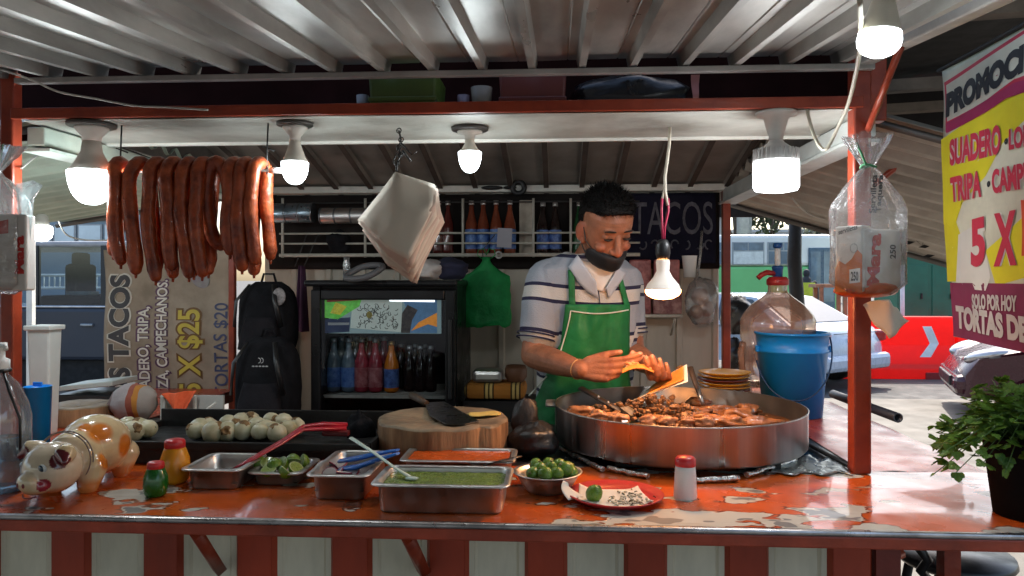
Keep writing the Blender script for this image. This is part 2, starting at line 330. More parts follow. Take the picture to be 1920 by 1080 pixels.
# work counter behind the seam
t = thing('work_counter', 'inner work counter behind the steel posts carrying pan and blocks', 'counter', (0, 2.1, CT))
mb = MB(); mb.box((-.31, 2.135, CT - .022), (2.08, .58, .04)); mb.build('counter_top', mat('work_top', (.05, .05, .052), .3, metal=.6, var=.35, scale=8, bump=.1), t)
mb = MB(); mb.box((-.31, 2.425, CT - .06), (2.08, .016, .1)); mb.build('apron_board', dark_red, t)
def side_counter(x0, x1, lab):
    t = thing('side_counter', lab, 'counter', ((x0 + x1) / 2, 2.5, CT)); mb = MB()
    mb.grid(lambda a, b: V((lerp(x0, x1, a), lerp(YP + .022, 3.25, b), CT - .001 + .0025 * mnoise.noise(V((a * 6, b * 9, 4))))), 16, 40)
    mb.build('counter_top', mat('side_counter_paint', (.46, .06, .02), .27, var=.25, scale=5, bump=.08, bscale=12, coat=.05), t)
    mb = MB(); mb.box(((x0 + x1) / 2, 2.55, CT - .028), (x1 - x0, 1.38, .04)); mb.build('edge_board', dark_red, t)
    for y in (1.95, 3.15):
        mb = MB(); mb.box((lerp(x0, x1, .85 if x1 > 0 else .15), y, .55), (.04, .04, .94)); mb.build('leg', red_paint, t)
side_counter(.735, 1.03, 'orange red side counter shelf under the blue bucket, mirroring the sky')
side_counter(-1.95, -1.355, 'left side counter shelf behind the pig money box')
# striped front panel of box-ribbed sheet
t = thing('striped_facade', 'red and cream striped ribbed sheet panel below the counter', 'panel', (-.6, 1.62, .1))
pz0, pz1 = .12, CT - .036; wmat = mat('stripe_cream', (.60, .54, .42), .5, var=.25, scale=7, bump=.1, stretch=(1, 1, .3)); rmat = mat('stripe_red', (.31, .036, .012), .45, var=.3, scale=7, bump=.1, stretch=(1, 1, .3))
per = .2135; x = -2.0; mb = MB(); k = 0
off = PY(172, 1040, 1.62).x; x0 = off - 8 * per
while x0 < .66:
    segs = [(0, .122, 0, 0), (.122, .118 - .118 + .009, 0, .014), (.131, .074, .014, .014), (.205, .0085, .014, 0)]
    for a, w, d0, d1 in ((0, .012, 0, 0), (.012, .006, 0, .006), (.018, .086, .006, .006), (.104, .006, .006, 0), (.11, .012, 0, 0), (.122, .008, 0, -.014), (.13, .075, -.014, -.014), (.205, .0085, -.014, 0)):
        xa, xb = x0 + a, x0 + a + w
        if xa > .655: break
        mb.add([(xa, 1.62 + d0, pz0), (xb, 1.62 + d1, pz0), (xb, 1.62 + d1, pz1), (xa, 1.62 + d0, pz1)], [(0, 1, 2, 3)], 1 if a >= .122 else 0, False)
    x0 += per
o = mb.build('ribbed_sheet', [wmat, rmat], t, solid=.002)
mb = MB(); mb.box((.69, 1.63, .56), (.05, .05, .86)); mb.build('corner_post', dark_red, t)
# brace struts under the counter
for px0, py0, px1, py1, lab in ((368, 985, 412, 1068, 'slanted red brace under the counter, left one of two'), (765, 1000, 795, 1072, 'slanted red brace under the counter, middle of the panel')):
    a = PY(px0, py0, 1.43); b = PY(px1, py1, 1.60); a.z = CT - .038
    mb = MB(); d = (b - a).normalized(); u = d.cross(V((0, 1, 0))).normalized(); mb.tube([a, b], .0155, 4); tag(mb.build('counter_brace', red_paint), lab, 'brace')
a = PY(1690, 1030, 1.75); b = PY(1520, 1120, 1.75); mb = MB(); mb.tube([a, b], .02, 4); tag(mb.build('counter_brace', red_paint), 'crossing red strut below the counter right end', 'brace')
# posts
def post(x, y, z0, z1, lab, w=.042, m=None):
    mb = MB(); mb.box((x, y, (z0 + z1) / 2), (w, w, z1 - z0), b=.005); return tag(mb.build('steel_post', m or red_paint), lab, 'post')
xp = PZ(1614, 888).x
post(xp, YP, CT + .001, 2.03, 'red painted square steel post rising through the counter, napkin bag tied to it')
mb = MB(); mb.box((xp + .045, YP + .02, 1.955), (.04, .04, .15), b=.004); tag(mb.build('post_bracket', red_paint), 'short red steel stub beside the top of the right post', 'bracket')
post(PY(21, 400, YP).x, YP, CT + .001, 2.03, 'red painted steel post at the left end of the counter', w=.036)
post(.742, 3.35, .1, 1.93, 'red steel post at the back right corner of the stall', w=.035)
post(PY(436, 620, 3.06).x, 3.06, .1, 1.93, 'red steel post beside the tan hanging banner', w=.027)
# front lintel: red angle and pale board underneath (soffit)
t = thing('front_lintel', 'red beam with pale underside board across the stall front', 'beam', (-.3, YP, ZS))
mb = MB(); mb.box((-.33, YP - .02, ZS + .0155), (2.1, .012, .027), b=.002); mb.build('red_angle', red_paint, t)
mb = MB(); mb.grid(lambda a, b: V((lerp(XL, XR + .02, a), lerp(YP - .012, 2.14, b), ZS + .002 * mnoise.noise(V((a * 9, b * 2, 0))))), 40, 6)
mb.box((-.31, 1.98, ZS + .014), (2.09, .32, .016)); mb.build('soffit_board', mat('soffit', (.34, .32, .27), .48, var=.35, scale=4, bump=.1, col2=(.5, .51, .46)), t)
mb = MB(); mb.box((-.31, 2.147, ZS - .002), (2.09, .012, .012)); mb.build('rear_lip', white_paint, t)
# purlin under the awning
mb = MB(); mb.box((-.31, 1.80, 2.0), (2.1, .02, .014), b=.002); tag(mb.build('purlin', mat('purlin', (.36, .34, .32), .5, var=.3)), 'thin grey steel rail under the awning rib ends', 'rail')
# board closing the gap above the lintel
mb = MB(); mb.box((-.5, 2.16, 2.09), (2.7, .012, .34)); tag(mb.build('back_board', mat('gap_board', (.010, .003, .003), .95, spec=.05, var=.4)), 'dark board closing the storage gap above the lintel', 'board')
# front awning (ribs hang down, sheet rises away from the customer)
def awn_z(y): return 2.005 - .1 * (YP - y) + .035
t = thing('front_awning', 'ribbed galvanized sheet awning over the counter', 'awning', (-.3, 1.0, 2.0))
mb = MB(); y0, y1 = -2.2, 1.86; sl = .1  # sheet carried on unseen past the camera to block sky light
x_l, x_r = -2.6, .70; pit = .1215; xr = PY(1092, 132, 1.80).x; x_l = xr - 33 * pit - .8625 * pit
prof = [(0, 0), (.55, 0), (.58, .1), (.6, 0), (.755, 0), (.80, -1), (.925, -1), (.97, 0)]
corr(mb, (x_l, y0, awn_z(y0)), (1, 0, 0), (0, 1, sl), (0, 0, 1), x_r - x_l, y1 - y0, pit, .027, prof, nv=8, sag=lambda a, b: .004 * mnoise.noise(V((a * 14, b * 3, 0))))
awn_m = mat('awning_sheet', (.36, .345, .315), .34, metal=.4, var=.6, scale=4, bump=.14, bscale=16, stretch=(1, .3, 1), col2=(.5, .49, .45))
mb.build('ribbed_sheet', awn_m, t, solid=.0015, fixn=False)
mb = MB(); mb.box((x_r + .02, -.15, awn_z(-.15) - .008), (.035, 4.04, .05), rot=Matrix.Rotation(math.atan(sl), 3, 'X'), b=.004); mb.build('edge_rail', mat('edge_rail', (.34, .32, .29), .4, metal=.5, var=.3), t)
# rear roof
mb = MB(); t = thing('rear_roof', 'dim ribbed sheet roof sloping down to the back wall', 'roof', (-.3, 2.8, 2.0))
corr(mb, (XL - .1, 2.0, 2.245), (1, 0, 0), (0, 1, -.235), (0, 0, 1), 2.35, 1.55, .158, .02, [(0, 0), (.84, 0), (.87, -1), (.97, -1)], mi=0, nv=4)
# the ribs are rusty purlin strips of their own colour
mb.build('ribbed_sheet', rear_sheet, t, solid=.0015, fixn=False); mb = MB(); k = 0
while k * .158 < 2.3:
    xx = XL - .1 + k * .158 + .92 * .158; mb.box((xx, 2.77, 2.245 - .235 * .77 - .024), (.022, 1.53, .004), rot=Matrix.Rotation(-math.atan(.235), 3, 'X')); k += 1
mb.build('rib_strip', mat('rib_rust', (.07, .05, .04), .7, var=.3), t)
# back wall
t = thing('back_wall', 'cream ribbed sheet wall at the back of the stall', 'wall', (-.3, YW, 0)); mb = MB()
corr(mb, (XL, YW, .1), (1, 0, 0), (0, 0, 1), (0, -1, 0), XR - XL, 1.83, .16, .014, [(0, 0), (.8, 0), (.84, 1), (.96, 1)], nv=6)
mb.build('ribbed_sheet', mat('wall_sheet', (.45, .41, .34), .5, var=.22, scale=4, bump=.08, stretch=(1, 1, .3)), t, solid=.002, fixn=False)
mb = MB(); mb.box((-.31, YW - .05, 1.908), (2.1, .06, .03), b=.003); mb.build('top_rail', white_paint, t)
# dark sheet painting in the shade on the upper wall
mb = MB(); mb.grid(lambda a, b: V((lerp(-1.33, .72, a), YW - .022 + .008 * mnoise.noise(V((a * 9, b * 3, 2))), lerp(1.55, 1.89, b))), 50, 10)
tag(mb.build('wall_shade', mat('shade_sheet', (.018, .015, .014), .8, spec=.15, var=.3, scale=6), solid=.002), 'dark sheet standing in for shade on the wall behind the bottle rack', 'tarp')
# side roof flaps, sloping down and outwards
def flap(side, lab, m):
    t = thing('side_flap', lab, 'awning', (side * 1.2, 2.6, 1.9)); mb = MB(); x0 = XR + .02 if side > 0 else XL - .03; ys = 2.29 if side > 0 else 2.0; z0f, tl, so_ = (2.05, .13, .29) if side > 0 else (1.955, .005, .15)
    corr(mb, (x0, ys, z0f), (0, 1, -tl), (side, 0, -so_), (0, 0, 1), 3.6 - ys, 1.15 if side > 0 else 1.1, .1, .034, WAVE, nv=4, sag=lambda a, b: .012 * mnoise.noise(V((a * 3, b * 2, side))))
    mb.build('wavy_sheet', m, t, solid=.0015, fixn=False)
    for f in (.02, .98):
        yy = ys + (3.6 - ys) * f; mb = MB(); mb.tube([(x0, yy, z0f - tl * (yy - ys) - .012), (x0 + side * 1.1, yy, z0f - tl * (yy - ys) - .012 - so_ * 1.1)], .012, 4); mb.build('edge_bar', mat('flap_bar', (.1, .09, .08), .5), t)
flap(1, 'brownish corrugated side flap sloping down on the right of the stall', mat('flap_right', (.36, .33, .28), .45, metal=.3, var=.35, scale=4, bump=.1, col2=(.46, .42, .36)))
flap(-1, 'greenish white corrugated side flap on the left of the stall', mat('flap_left', (.36, .44, .36), .42, metal=.1, var=.22, scale=4, bump=.08))
for x_, lab in ((XL - .055, 'dark gable board added to block sky at the left roof end'), (XR + .06, 'dark gable board added to block sky at the right roof end')):
    mb = MB(); mb.prism([V((x_, 2.18, 1.93)), V((x_, 3.5, 1.93)), V((x_, 3.5, 1.95)), V((x_, 2.18, 2.22))], (.012, 0, 0)); tag(mb.build('sky_block_board', mat('filler', (.12, .11, .10), .7, var=.3)), lab, 'board')  # boards added to shut out sky light between flap and roof
# side top rails
for x, lab, m in ((XL - .0, 'pale greenish steel rail along the left roof edge', green_white), (XR + .015, 'pale steel channel along the right roof edge', mat('rail_pale', (.5, .54, .52), .4, var=.2))):
    mb = MB(); mb.box((x, 2.62, 1.875), (.05, 1.5, .05), b=.004); mb.box((x, 2.62, 1.84), (.075, 1.5, .008)); tag(mb.build('roof_rail', m), lab, 'rail')
# diagonal braces at the right post
def brace(a, b, r, lab, m=red_paint):
    mb = MB(); mb.tube([a, b], r, 4); tag(mb.build('diagonal_brace', m), lab, 'brace')
brace(P(1618, 268, 1.80), P(1690, 85, 1.55), .0085, 'red angle iron slanting up from the right post to the awning')
brace(P(1640, 345, 2.6), P(1800, 222, 2.6), .011, 'thin red rod crossing in front of the right side flap')
# pan burner column at left end etc: dark neighbour roof on the right
t = thing('neighbour_roof', 'dark tarpaulin roof with pale rafters beyond the right awning edge', 'roof', (1.8, 2.0, 2.3))
mb = MB(); mb.grid(lambda a, b: V((lerp(.78, 3.2, a), lerp(.2, 3.9, b), 2.42 + .12 * a + .05 * mnoise.noise(V((a * 4, b * 4, 1))) - .03 * b)), 24, 24); mb.build('tarp', mat('roof_tarp', (.008, .007, .007), .65, var=.4, scale=5), t, solid=.003)
for y, z, w in ((1.25, 2.30, .05), (2.15, 2.29, .055), (2.7, 2.22, .05), (3.5, 2.30, .06)):
    mb = MB(); mb.box((1.95, y, z), (2.4, w, .04), rot=Matrix.Rotation(R(-3), 3, 'Y')); mb.build('rafter', mat('rafter', (.2, .165, .14), .6, var=.35, scale=8), t)
mb = MB(); mb.box((2.4, 3.75, 2.12), (3.4, .02, .62)); mb.build('fascia', mat('fascia', (.010, .007, .007), .6), t)
mb = MB(); mb.box((1.9, 3.72, 1.9), (2.3, .012, .012)); mb.build('edge_wire', mat('flap_bar', (.1, .09, .08), .5), t)

# things stored in the gap above the lintel
def crate(px0, px1, y0, y1, D, m, lab):
    a = P(px0, y1, D); b = P(px1, y0, D); t = thing('storage_crate', lab, 'crate', ((a.x + b.x) / 2, a.y + .08, ZS + .024)); w = b.x - a.x; h = .1
    mb = MB(); mb.box((0, 0, 0), (w, .16, h), taper=.93, b=.006); [setattr(p, 'xyz', p + V(((a.x + b.x) / 2, a.y + .08, ZS + .025 + h / 2))) for p in mb.v]; mb.build('body', m, t)
    mb = MB(); mb.box(((a.x + b.x) / 2, a.y + .08, ZS + .025 + h * .3), (w * 1.0, .166, .012), b=.003); mb.build('rim_band', m, t)
crate(690, 820, 145, 203, 1.9, mat('olive_crate', (.05, .075, .008), .45, var=.2), 'olive green plastic crate in the gap above the lintel')
crate(935, 1062, 145, 200, 1.9, mat('maroon_crate', (.09, .014, .008), .45, var=.2), 'maroon plastic crate in the gap above the lintel')
for px, lab, m in ((672, 'grey white tumbler stored left of the olive crate', mat('tumbler_grey', (.2, .2, .2), .5)), (865, 'small pale mauve tumbler between the stored crates', mat('mauve', (.12, .09, .11), .5)), (900, 'beige tub stored beside the maroon crate', mat('beige', (.15, .12, .085), .5))):
    p = P(px, 203, 1.9); r = .028 if px == 900 else .016; mb = MB(); mb.lathe((p.x, p.y + .04, ZS + .024), [(r * .8, 0), (r, .07 if px == 900 else .05), (r * .9, .07 if px == 900 else .05), (r * .7, .006)], 16, cap=True); tag(mb.build('tumbler', m), lab, 'tumbler')
def crumple(c, r, jit, seed, n=26, m_=16, flat=.0):
    mb = MB(); c = V(c); rings = []
    for i in range(m_ + 1):
        t = math.pi * min(max(i / m_, .01), .99); rings.append([])
        for j in range(n):
            d = V((math.sin(t) * math.cos(2 * math.pi * j / n), math.sin(t) * math.sin(2 * math.pi * j / n), -math.cos(t))); s = d * 1.6 + V((seed, seed * 2, 0))
            k = 1 + jit * (mnoise.noise(s) + .6 * abs(mnoise.noise(s * 2.7)) + .35 * abs(mnoise.noise(s * 6)))
            q = c + V((d.x * r[0] * k, d.y * r[1] * k, d.z * r[2] * k)); q.z = max(q.z, c.z - r[2] * .98 + flat); rings[-1].append(q)
    mb.loft(rings); return mb
bag_black = mat('bin_bag', (.006, .006, .007), .3, var=.3, scale=10, bump=.5, bscale=22)
p = P(1185, 175, 1.93); mb = crumple((p.x, p.y + .03, ZS + .075), (.145, .09, .05), .25, 3); tag(mb.build('stored_bag', bag_black), 'black plastic bag stuffed into the gap above the lintel', 'bag')
p = P(1304, 170, 1.86); mb = MB(); mb.grid(lambda a, b: p + V(((a - .5) * .022 * (1 - .5 * b), .006 * math.sin(b * 7), .04 - b * .085)), 3, 8); tag(mb.build('torn_label', mat('torn_label', (.3, .12, .11), .7)), 'torn reddish strip dangling from the rail', 'strip')
# ================================================================== LAMPS
bulb_body = mat('bulb_body', (.66, .62, .54), .4, var=.06)
sock_m = mat('lamp_socket', (.6, .58, .52), .4, var=.1)
def bulb(px, pd, R_, y_base, y_body, y_glow, y_end, lab, D, disc_w, z=ZS, sm=sock_m):
    c = P(px, pd, D); k = D / F; t = thing('led_bulb', lab, 'light bulb', (c.x, c.y, z), 'lit bulbs in sockets under the lintel')
    zz = lambda py: CZ + (HY - py) * k
    mb = MB(); mb.lathe((c.x, c.y, 0), [(.002, z - .001), (disc_w * .5, z - .001), (disc_w * .5, z - .008), (disc_w * .47, z - .010), (.02, z - .013), (.002, z - .013)], 28); mb.build('ceiling_rose', mat('rose_gap_shade', (.05, .045, .04), .4), t)  # black rim of the rose paints in its shadow gap
    mb = MB(); mb.lathe((c.x, c.y, 0), [(disc_w * .34, z - .010), (disc_w * .34, z - .016), (R_ * .42, zz(y_base) + .012), (R_ * .40, zz(y_base)), (.004, zz(y_base))], 24); mb.build('socket', sm, t)
    mb = MB(); zb, zg, ze = zz(y_base), zz(y_glow), zz(y_end); zm = zz(y_body)
    mb.lathe((c.x, c.y, 0), [(.004, zb + .002), (R_ * .38, zb + .001), (R_ * .45, zm), (R_ * .72, lerp(zm, zg, .6)), (R_ * .965, zg + .002), (R_ * .97, zg)], 28, cap=False); mb.build('bulb_body', bulb_body, t)
    mb = MB(); h = zg - ze; mb.lathe((c.x, c.y, 0), [(R_ * .965, zg + .001)] + [(R_ * (math.cos(a) ** .8 if a < 1.5 else .02), zg - h * math.sin(a)) for a in [i * 1.5708 / 9 for i in range(10)]], 28); mb.build('glowing_dome', bulb_lit, t)
    return t
bulb(172, 238, .0575, 265, 285, 322, 384, 'large lit round bulb beside the hanging sausages at left', 1.93, .118)
bulb(553, 237, .0345, 265, 272, 305, 346, 'small lit bulb just right of the hanging sausages', 1.92, .092)
bulb(881, 236, .031, 262, 270, 286, 324, 'small lit bulb above the head height, middle of the lintel', 1.98, .098)
# left flap bulb
c = P(78, 434, 2.55); t = thing('flap_bulb', 'lit bulb hanging under the left flap near the van', 'light bulb', (c.x, c.y, c.z + .06)); mb = MB(); mb.lathe(c, [(.012, .06), (.02, .05), (.024, .022), (.030, .016)], 18); mb.build('socket', sock_m, t)
mb = MB(); mb.lathe(c, [(.032, .018), (.035, 0), (.03, -.02), (.016, -.032), (.001, -.035)], 20); mb.build('glowing_dome', bulb_lit, t)
# finned drum lamp at right
D = 1.80; c = P(1455, 232, D); k = D / F; zz = lambda py: CZ + (HY - py) * k; t = thing('drum_lamp', 'large drum shaped lit lamp with grey cooling fins', 'lamp', (c.x, c.y, ZS))
mb = MB(); mb.lathe((c.x, c.y, 0), [(.002, ZS - .001), (.048, ZS - .001), (.048, ZS - .008), (.03, ZS - .014), (.017, zz(256)), (.015, zz(266)), (.002, zz(266))], 26); mb.build('socket', mat('grey_socket', (.5, .48, .45), .4), t)
mb = MB(); mb.lathe((c.x, c.y, 0), [(.014, zz(262)), (.02, zz(268)), (.03, zz(274)), (.048, zz(283)), (.051, zz(300)), (.052, zz(305))], 30, cap=False)
for i in range(30):
    a = 2 * math.pi * i / 30; d = V((math.cos(a), math.sin(a), 0)); mb.box(V((c.x, c.y, zz(291))) + d * .0515, (.004, .0022, .027), rot=Matrix.Rotation(a, 3, 'Z'))
mb.build('finned_body', mat('fin_grey', (.46, .45, .44), .4, var=.08), t)
mb = MB(); mb.lathe((c.x, c.y, 0), [(.052, zz(303)), (.0535, zz(306)), (.0535, zz(350)), (.049, zz(357)), (.03, zz(360)), (.001, zz(361))], 32); mb.build('glowing_drum', bulb_glow, t)
# bulb close to the camera, hanging from the front awning, tilted
c = P(1650, 62, 1.21); t = thing('awning_bulb', 'lit bulb hanging close by at top right corner', 'light bulb', (c.x, c.y, c.z + .06)); ax = V((.1, 0, 1)).normalized()
mb = MB(); mb.lathe(c, [(.003, .085), (.013, .085), (.0145, .06), (.02, .045), (.029, .012), (.0325, -.002)], 24, axis=ax, cap=False); mb.build('bulb_body', bulb_body, t)
mb = MB(); mb.lathe(c, [(.0325, 0), (.034, -.012), (.0325, -.022), (.026, -.031), (.015, -.037), (.001, -.039)], 26, axis=ax); mb.build('glowing_dome', bulb_lit, t)
mb = MB(); q = c + V((-.004, 0, .08)); mb.tube([q, q + V((0, .02, .06)), q + V((.0, .06, .1))], .003, 6); mb.build('cord', wire_mat, t)
# reflector heat lamp over the pan
D = 1.93; k = D / F; c = P(1243, 520, D); zz = lambda py: CZ + (HY - py) * k; t = thing('heat_lamp', 'warm glowing reflector bulb hanging on a cord over the pan', 'lamp', (c.x, c.y, zz(240)))
mb = MB(); mb.tube([P(1256, 238, 1.98), P(1255, 270, 1.96), P(1247, 330, 1.93), P(1247, 358, D), P(1252, 385, D)], .0042, 8); mb.tube([P(1247, 350, D), P(1242, 372, D)], .003, 6); mb.build('cord', mat('cord_beige', (.6, .55, .45), .5), t)
mb = MB()
for dx in (-5, 5): mb.tube([P(1247 + dx * 1.1, 372, D), P(1247 + dx * 1.3, 395, D), P(1244 + dx * .5, 425, D), P(1244 + dx * .2, 452, D)], .0034, 6)
mb.build('red_wire', mat('red_wire', (.35, .02, .06), .4), t)
mb = MB(); mb.lathe((c.x, c.y, 0), [(.002, zz(448)), (.012, zz(450)), (.019, zz(460)), (.019, zz(475)), (.015, zz(489)), (.002, zz(489))], 18); mb.build('socket', black_plastic, t)
refl = mat('reflector_glass', (.74, .74, .72), .3, var=.05, emit=.12 * LAMP, emcol=(1, .55, .25))
mb = MB(); mb.lathe((c.x, c.y, 0), [(.0165, zz(487)), (.018, zz(492)), (.0165, zz(508)), (.025, zz(520)), (.040, zz(533)), (.046, zz(543))], 28, cap=False); mb.build('reflector', refl, t)
mb = MB(); mb.lathe((c.x, c.y, 0), [(.0455, zz(543)), (.0455, zz(548)), (.04, zz(554)), (.024, zz(560)), (.001, zz(562))], 28); mb.build('glowing_face', warm_lit, t)

# ================================================================== SAUSAGES on a rod
rodm = mat('rod_steel', (.6, .58, .55), .3, metal=1)
D = 1.93; a, b = P(196, 321, 1.96), P(535, 321, 1.93); rod_z = (a.z + b.z) / 2; a.z = b.z = rod_z
t = thing('sausage_rod', 'thin steel rod with pale tip, hung on wires, holding sausages', 'rod', (a.x, a.y, rod_z))
mb = MB(); mb.tube([a, b + V((.03, 0, 0))], .004, 8); mb.build('rod', rodm, t)
mb = MB(); mb.cyl(lerp(a, b, .915), lerp(a, b, .985), .0075, n=12); mb.build('tip_grip', white_plastic, t)
for f in (.09, .90):
    q = lerp(a, b, f); mb = MB(); mb.tube([q + V((0, 0, -.01)), q + V((0, 0, .05)), q + V((.003, 0, ZS - rod_z))], .0022, 6)
    mb.tube([q + V((-.012, 0, .062)), q + V((.0, .0, .058)), q + V((.02, 0, .05))], .0022, 5); mb.build('hanger_wire', wire_mat, t)
saus = mat('sausage', (.25, .033, .012), .36, var=.45, scale=24, bump=.45, bscale=55, col2=(.54, .115, .034), sss=.15, coat=.14)
tie = mat('sausage_tie', (.5, .4, .28), .8)
def sausage(px, yb1, yb2, lab, dx2, r=.0188, sway1=0, sway2=0):
    q = P(px, 321, D); q.z = rod_z; x = q.x; y = q.y; zr = rod_z + .012; k = D / F
    z1 = CZ + (HY - yb1) * k; z2 = CZ + (HY - yb2) * k; pts = []; rr = []; s = random.random() * 9
    n = 16; vr = random.uniform(.92, 1.1)
    for i in range(n + 1):
        f = i / n; z = lerp(z1, zr - .03, f); pts.append(V((x + sway1 * (1 - f) ** 1.5 + .0045 * math.sin(f * 5 + s), y - .030 - .004 * math.sin(f * 3), z))); rr.append(r * vr * (1 + .05 * mnoise.noise(V((f * 9, px * .37, 1)))) * (1 - .2 * max(0, .06 - f) / .06) * (1 + .05 * math.sin(f * 11 + s)))
    for i in range(1, 8):
        th = math.pi * i / 8; pts.append(V((x + dx2 * (i / 8), y - .030 * math.cos(th), zr - .03 + .038 * math.sin(th)))); rr.append(r * .93)
    for i in range(n + 1):
        f = 1 - i / n; z = lerp(z2, zr - .03, f); pts.append(V((x + dx2 + sway2 * (1 - f) ** 1.5 + .0045 * math.sin(f * 4.3 + s), y + .030, z))); rr.append(r * vr * (1 + .05 * mnoise.noise(V((f * 9, px * .37, 1)))) * (1 - .2 * max(0, .06 - f) / .06) * (1 + .05 * math.sin(f * 9 + s)))
    t = thing('sausage', lab, 'sausage', (x, y, rod_z), 'sausages draped over the steel rod')
    mb = MB(); mb.cap_tube(pts, rr, 14); mb.build('casing', saus, t)
    mb = MB()
    for e, d in ((pts[0], V((0, 0, -1))), (pts[-1], V((0, 0, -1)))): mb.tube([e + d * r * .6, e + d * (r * .6 + .012)], [.0045, .003], 6)
    mb.build('tied_end', saus, t)
sl = [(226, 488, 470, 'first sausage from the left, with its rear leg swung out left', -.002, .02, -.035), (258, 505, 505, 'second sausage from the left, hanging straight', .02, .01, .01),
      (291, 518, 512, 'third sausage from the left, the longest one', .02, .015, .008), (322, 498, 508, 'fourth sausage from the left, next to the longest', .018, .02, .03),
      (352, 512, 505, 'fifth sausage, lower tip kicked to the right', .016, .014, .02), (379, 510, 495, 'sixth sausage, just left of the closed ring', .014, .012, -.01)]
for px, y1, y2, lab, dx2, s1, s2 in sl: sausage(px, y1, y2, lab, dx2, sway1=s1, sway2=s2)
# closed ring between
q = P(410, 321, D); pts = []; hw, hh = .032, .108
for i in range(30):
    th = 2 * math.pi * i / 30; pts.append(V((q.x + hw * math.sin(th), q.y - .012 * math.cos(th), rod_z - hh + .012 + hh * math.cos(th) * (1 if math.cos(th) > 0 else .95) + .008)))
t = thing('sausage', 'sausage tied into a closed ring among the straight ones', 'sausage', (q.x, q.y, rod_z), 'sausages draped over the steel rod')
mb = MB(); mb.tube(pts, .018, 14, closed=True); mb.build('casing', saus, t)
for px, y1, y2, lab, dx2, s1, s2 in [(437, 470, 482, 'sausage hanging just right of the closed ring', .012, .008, .02), (458, 498, 505, 'second sausage from the right end of the rod', .014, .004, -.004), (482, 488, 478, 'last sausage at the right end, brightest orange', .016, .002, .003)]: sausage(px, y1, y2, lab, dx2, sway1=s1, sway2=s2)

# ================================================================== PAPER STACK hung by its corner
ps = mat('paper_stack', (.70, .64, .54), .75, var=.07, scale=3, bump=.04)
D = 1.83; t = thing('paper_stack', 'thick stack of white wrapping paper hung by one corner from a chain', 'paper', P(742, 325, D))
cor = [(741, 322), (831, 418), (776, 528), (674, 420)]
nr = 22; mb = MB(); rs = random.Random(4)
fr_ = [(742, 323), (815, 351), (811, 398), (764, 486), (724, 466), (676, 412)]
bk_ = [(742, 323), (816, 355), (831, 424), (776, 530), (733, 500), (683, 432)]
for i in range(nr):
    f = i / (nr - 1); dd = D + .008 + .075 * f; j = lambda s: rs.uniform(-s, s); k_ = 1 if 0 < i < nr - 1 else .3
    cs = [(lerp(a[0], b[0], f) + j(7) * k_, lerp(a[1], b[1], f) + j(7) * k_) for a, b in zip(fr_, bk_)]; cs[0] = (742 + j(1), 323 + j(1.5))
    def sheet(u, v, cs=cs, dd=dd, s_=i):
        # two-row strip: upper edge 5-0-1, lower edge 4-3-2
        up = [cs[5], cs[0], cs[1]]; lo_ = [cs[4], cs[3], cs[2]]; q = []
        for E in (up, lo_):
            w = u * 2; k = min(1, int(w)); q.append((lerp(E[k][0], E[k + 1][0], w - k), lerp(E[k][1], E[k + 1][1], w - k)))
        x = lerp(q[0][0], q[1][0], v); y = lerp(q[0][1], q[1][1], v); return P(x, y, dd - .022 * math.sin(v * 2.2) - .012 * math.sin(u * 3.1) + .006 * mnoise.noise(V((u * 3, v * 3, s_ * .2))) - .012 * (1 - f) * v)
    mb.grid(sheet, 12, 10, 1 if i % 2 == 1 else 0)
mb.build('sheets', [ps, mat('paper_pinkish', (.62, .50, .42), .8, var=.06, scale=4)], t, solid=.0012)
mb = MB(); ch = [P(748, 245, 1.9), P(752, 262, 1.88), P(748, 276, 1.87), P(751, 290, 1.86), P(744, 306, 1.85), P(743, 330, 1.835)]
mb.tube(ch, .0024, 6)
for i in range(5):
    q = ch[i]; mb.tube([q + V((.006 * math.cos(a2), .003 * math.sin(a2), .007 * math.sin(a2))) for a2 in [x * math.pi / 4 for x in range(8)]], .0017, 5, closed=True)
mb.tube([P(752, 268, 1.88), P(772, 290, 1.88), P(781, 284, 1.88)], .0022, 5); mb.tube([P(748, 276, 1.87), P(738, 300, 1.86), P(736, 308, 1.86)], .002, 5); mb.tube([P(755, 282, 1.88), P(770, 303, 1.88)], .003, 5)
mb.build('hook_chain', wire_mat, t)

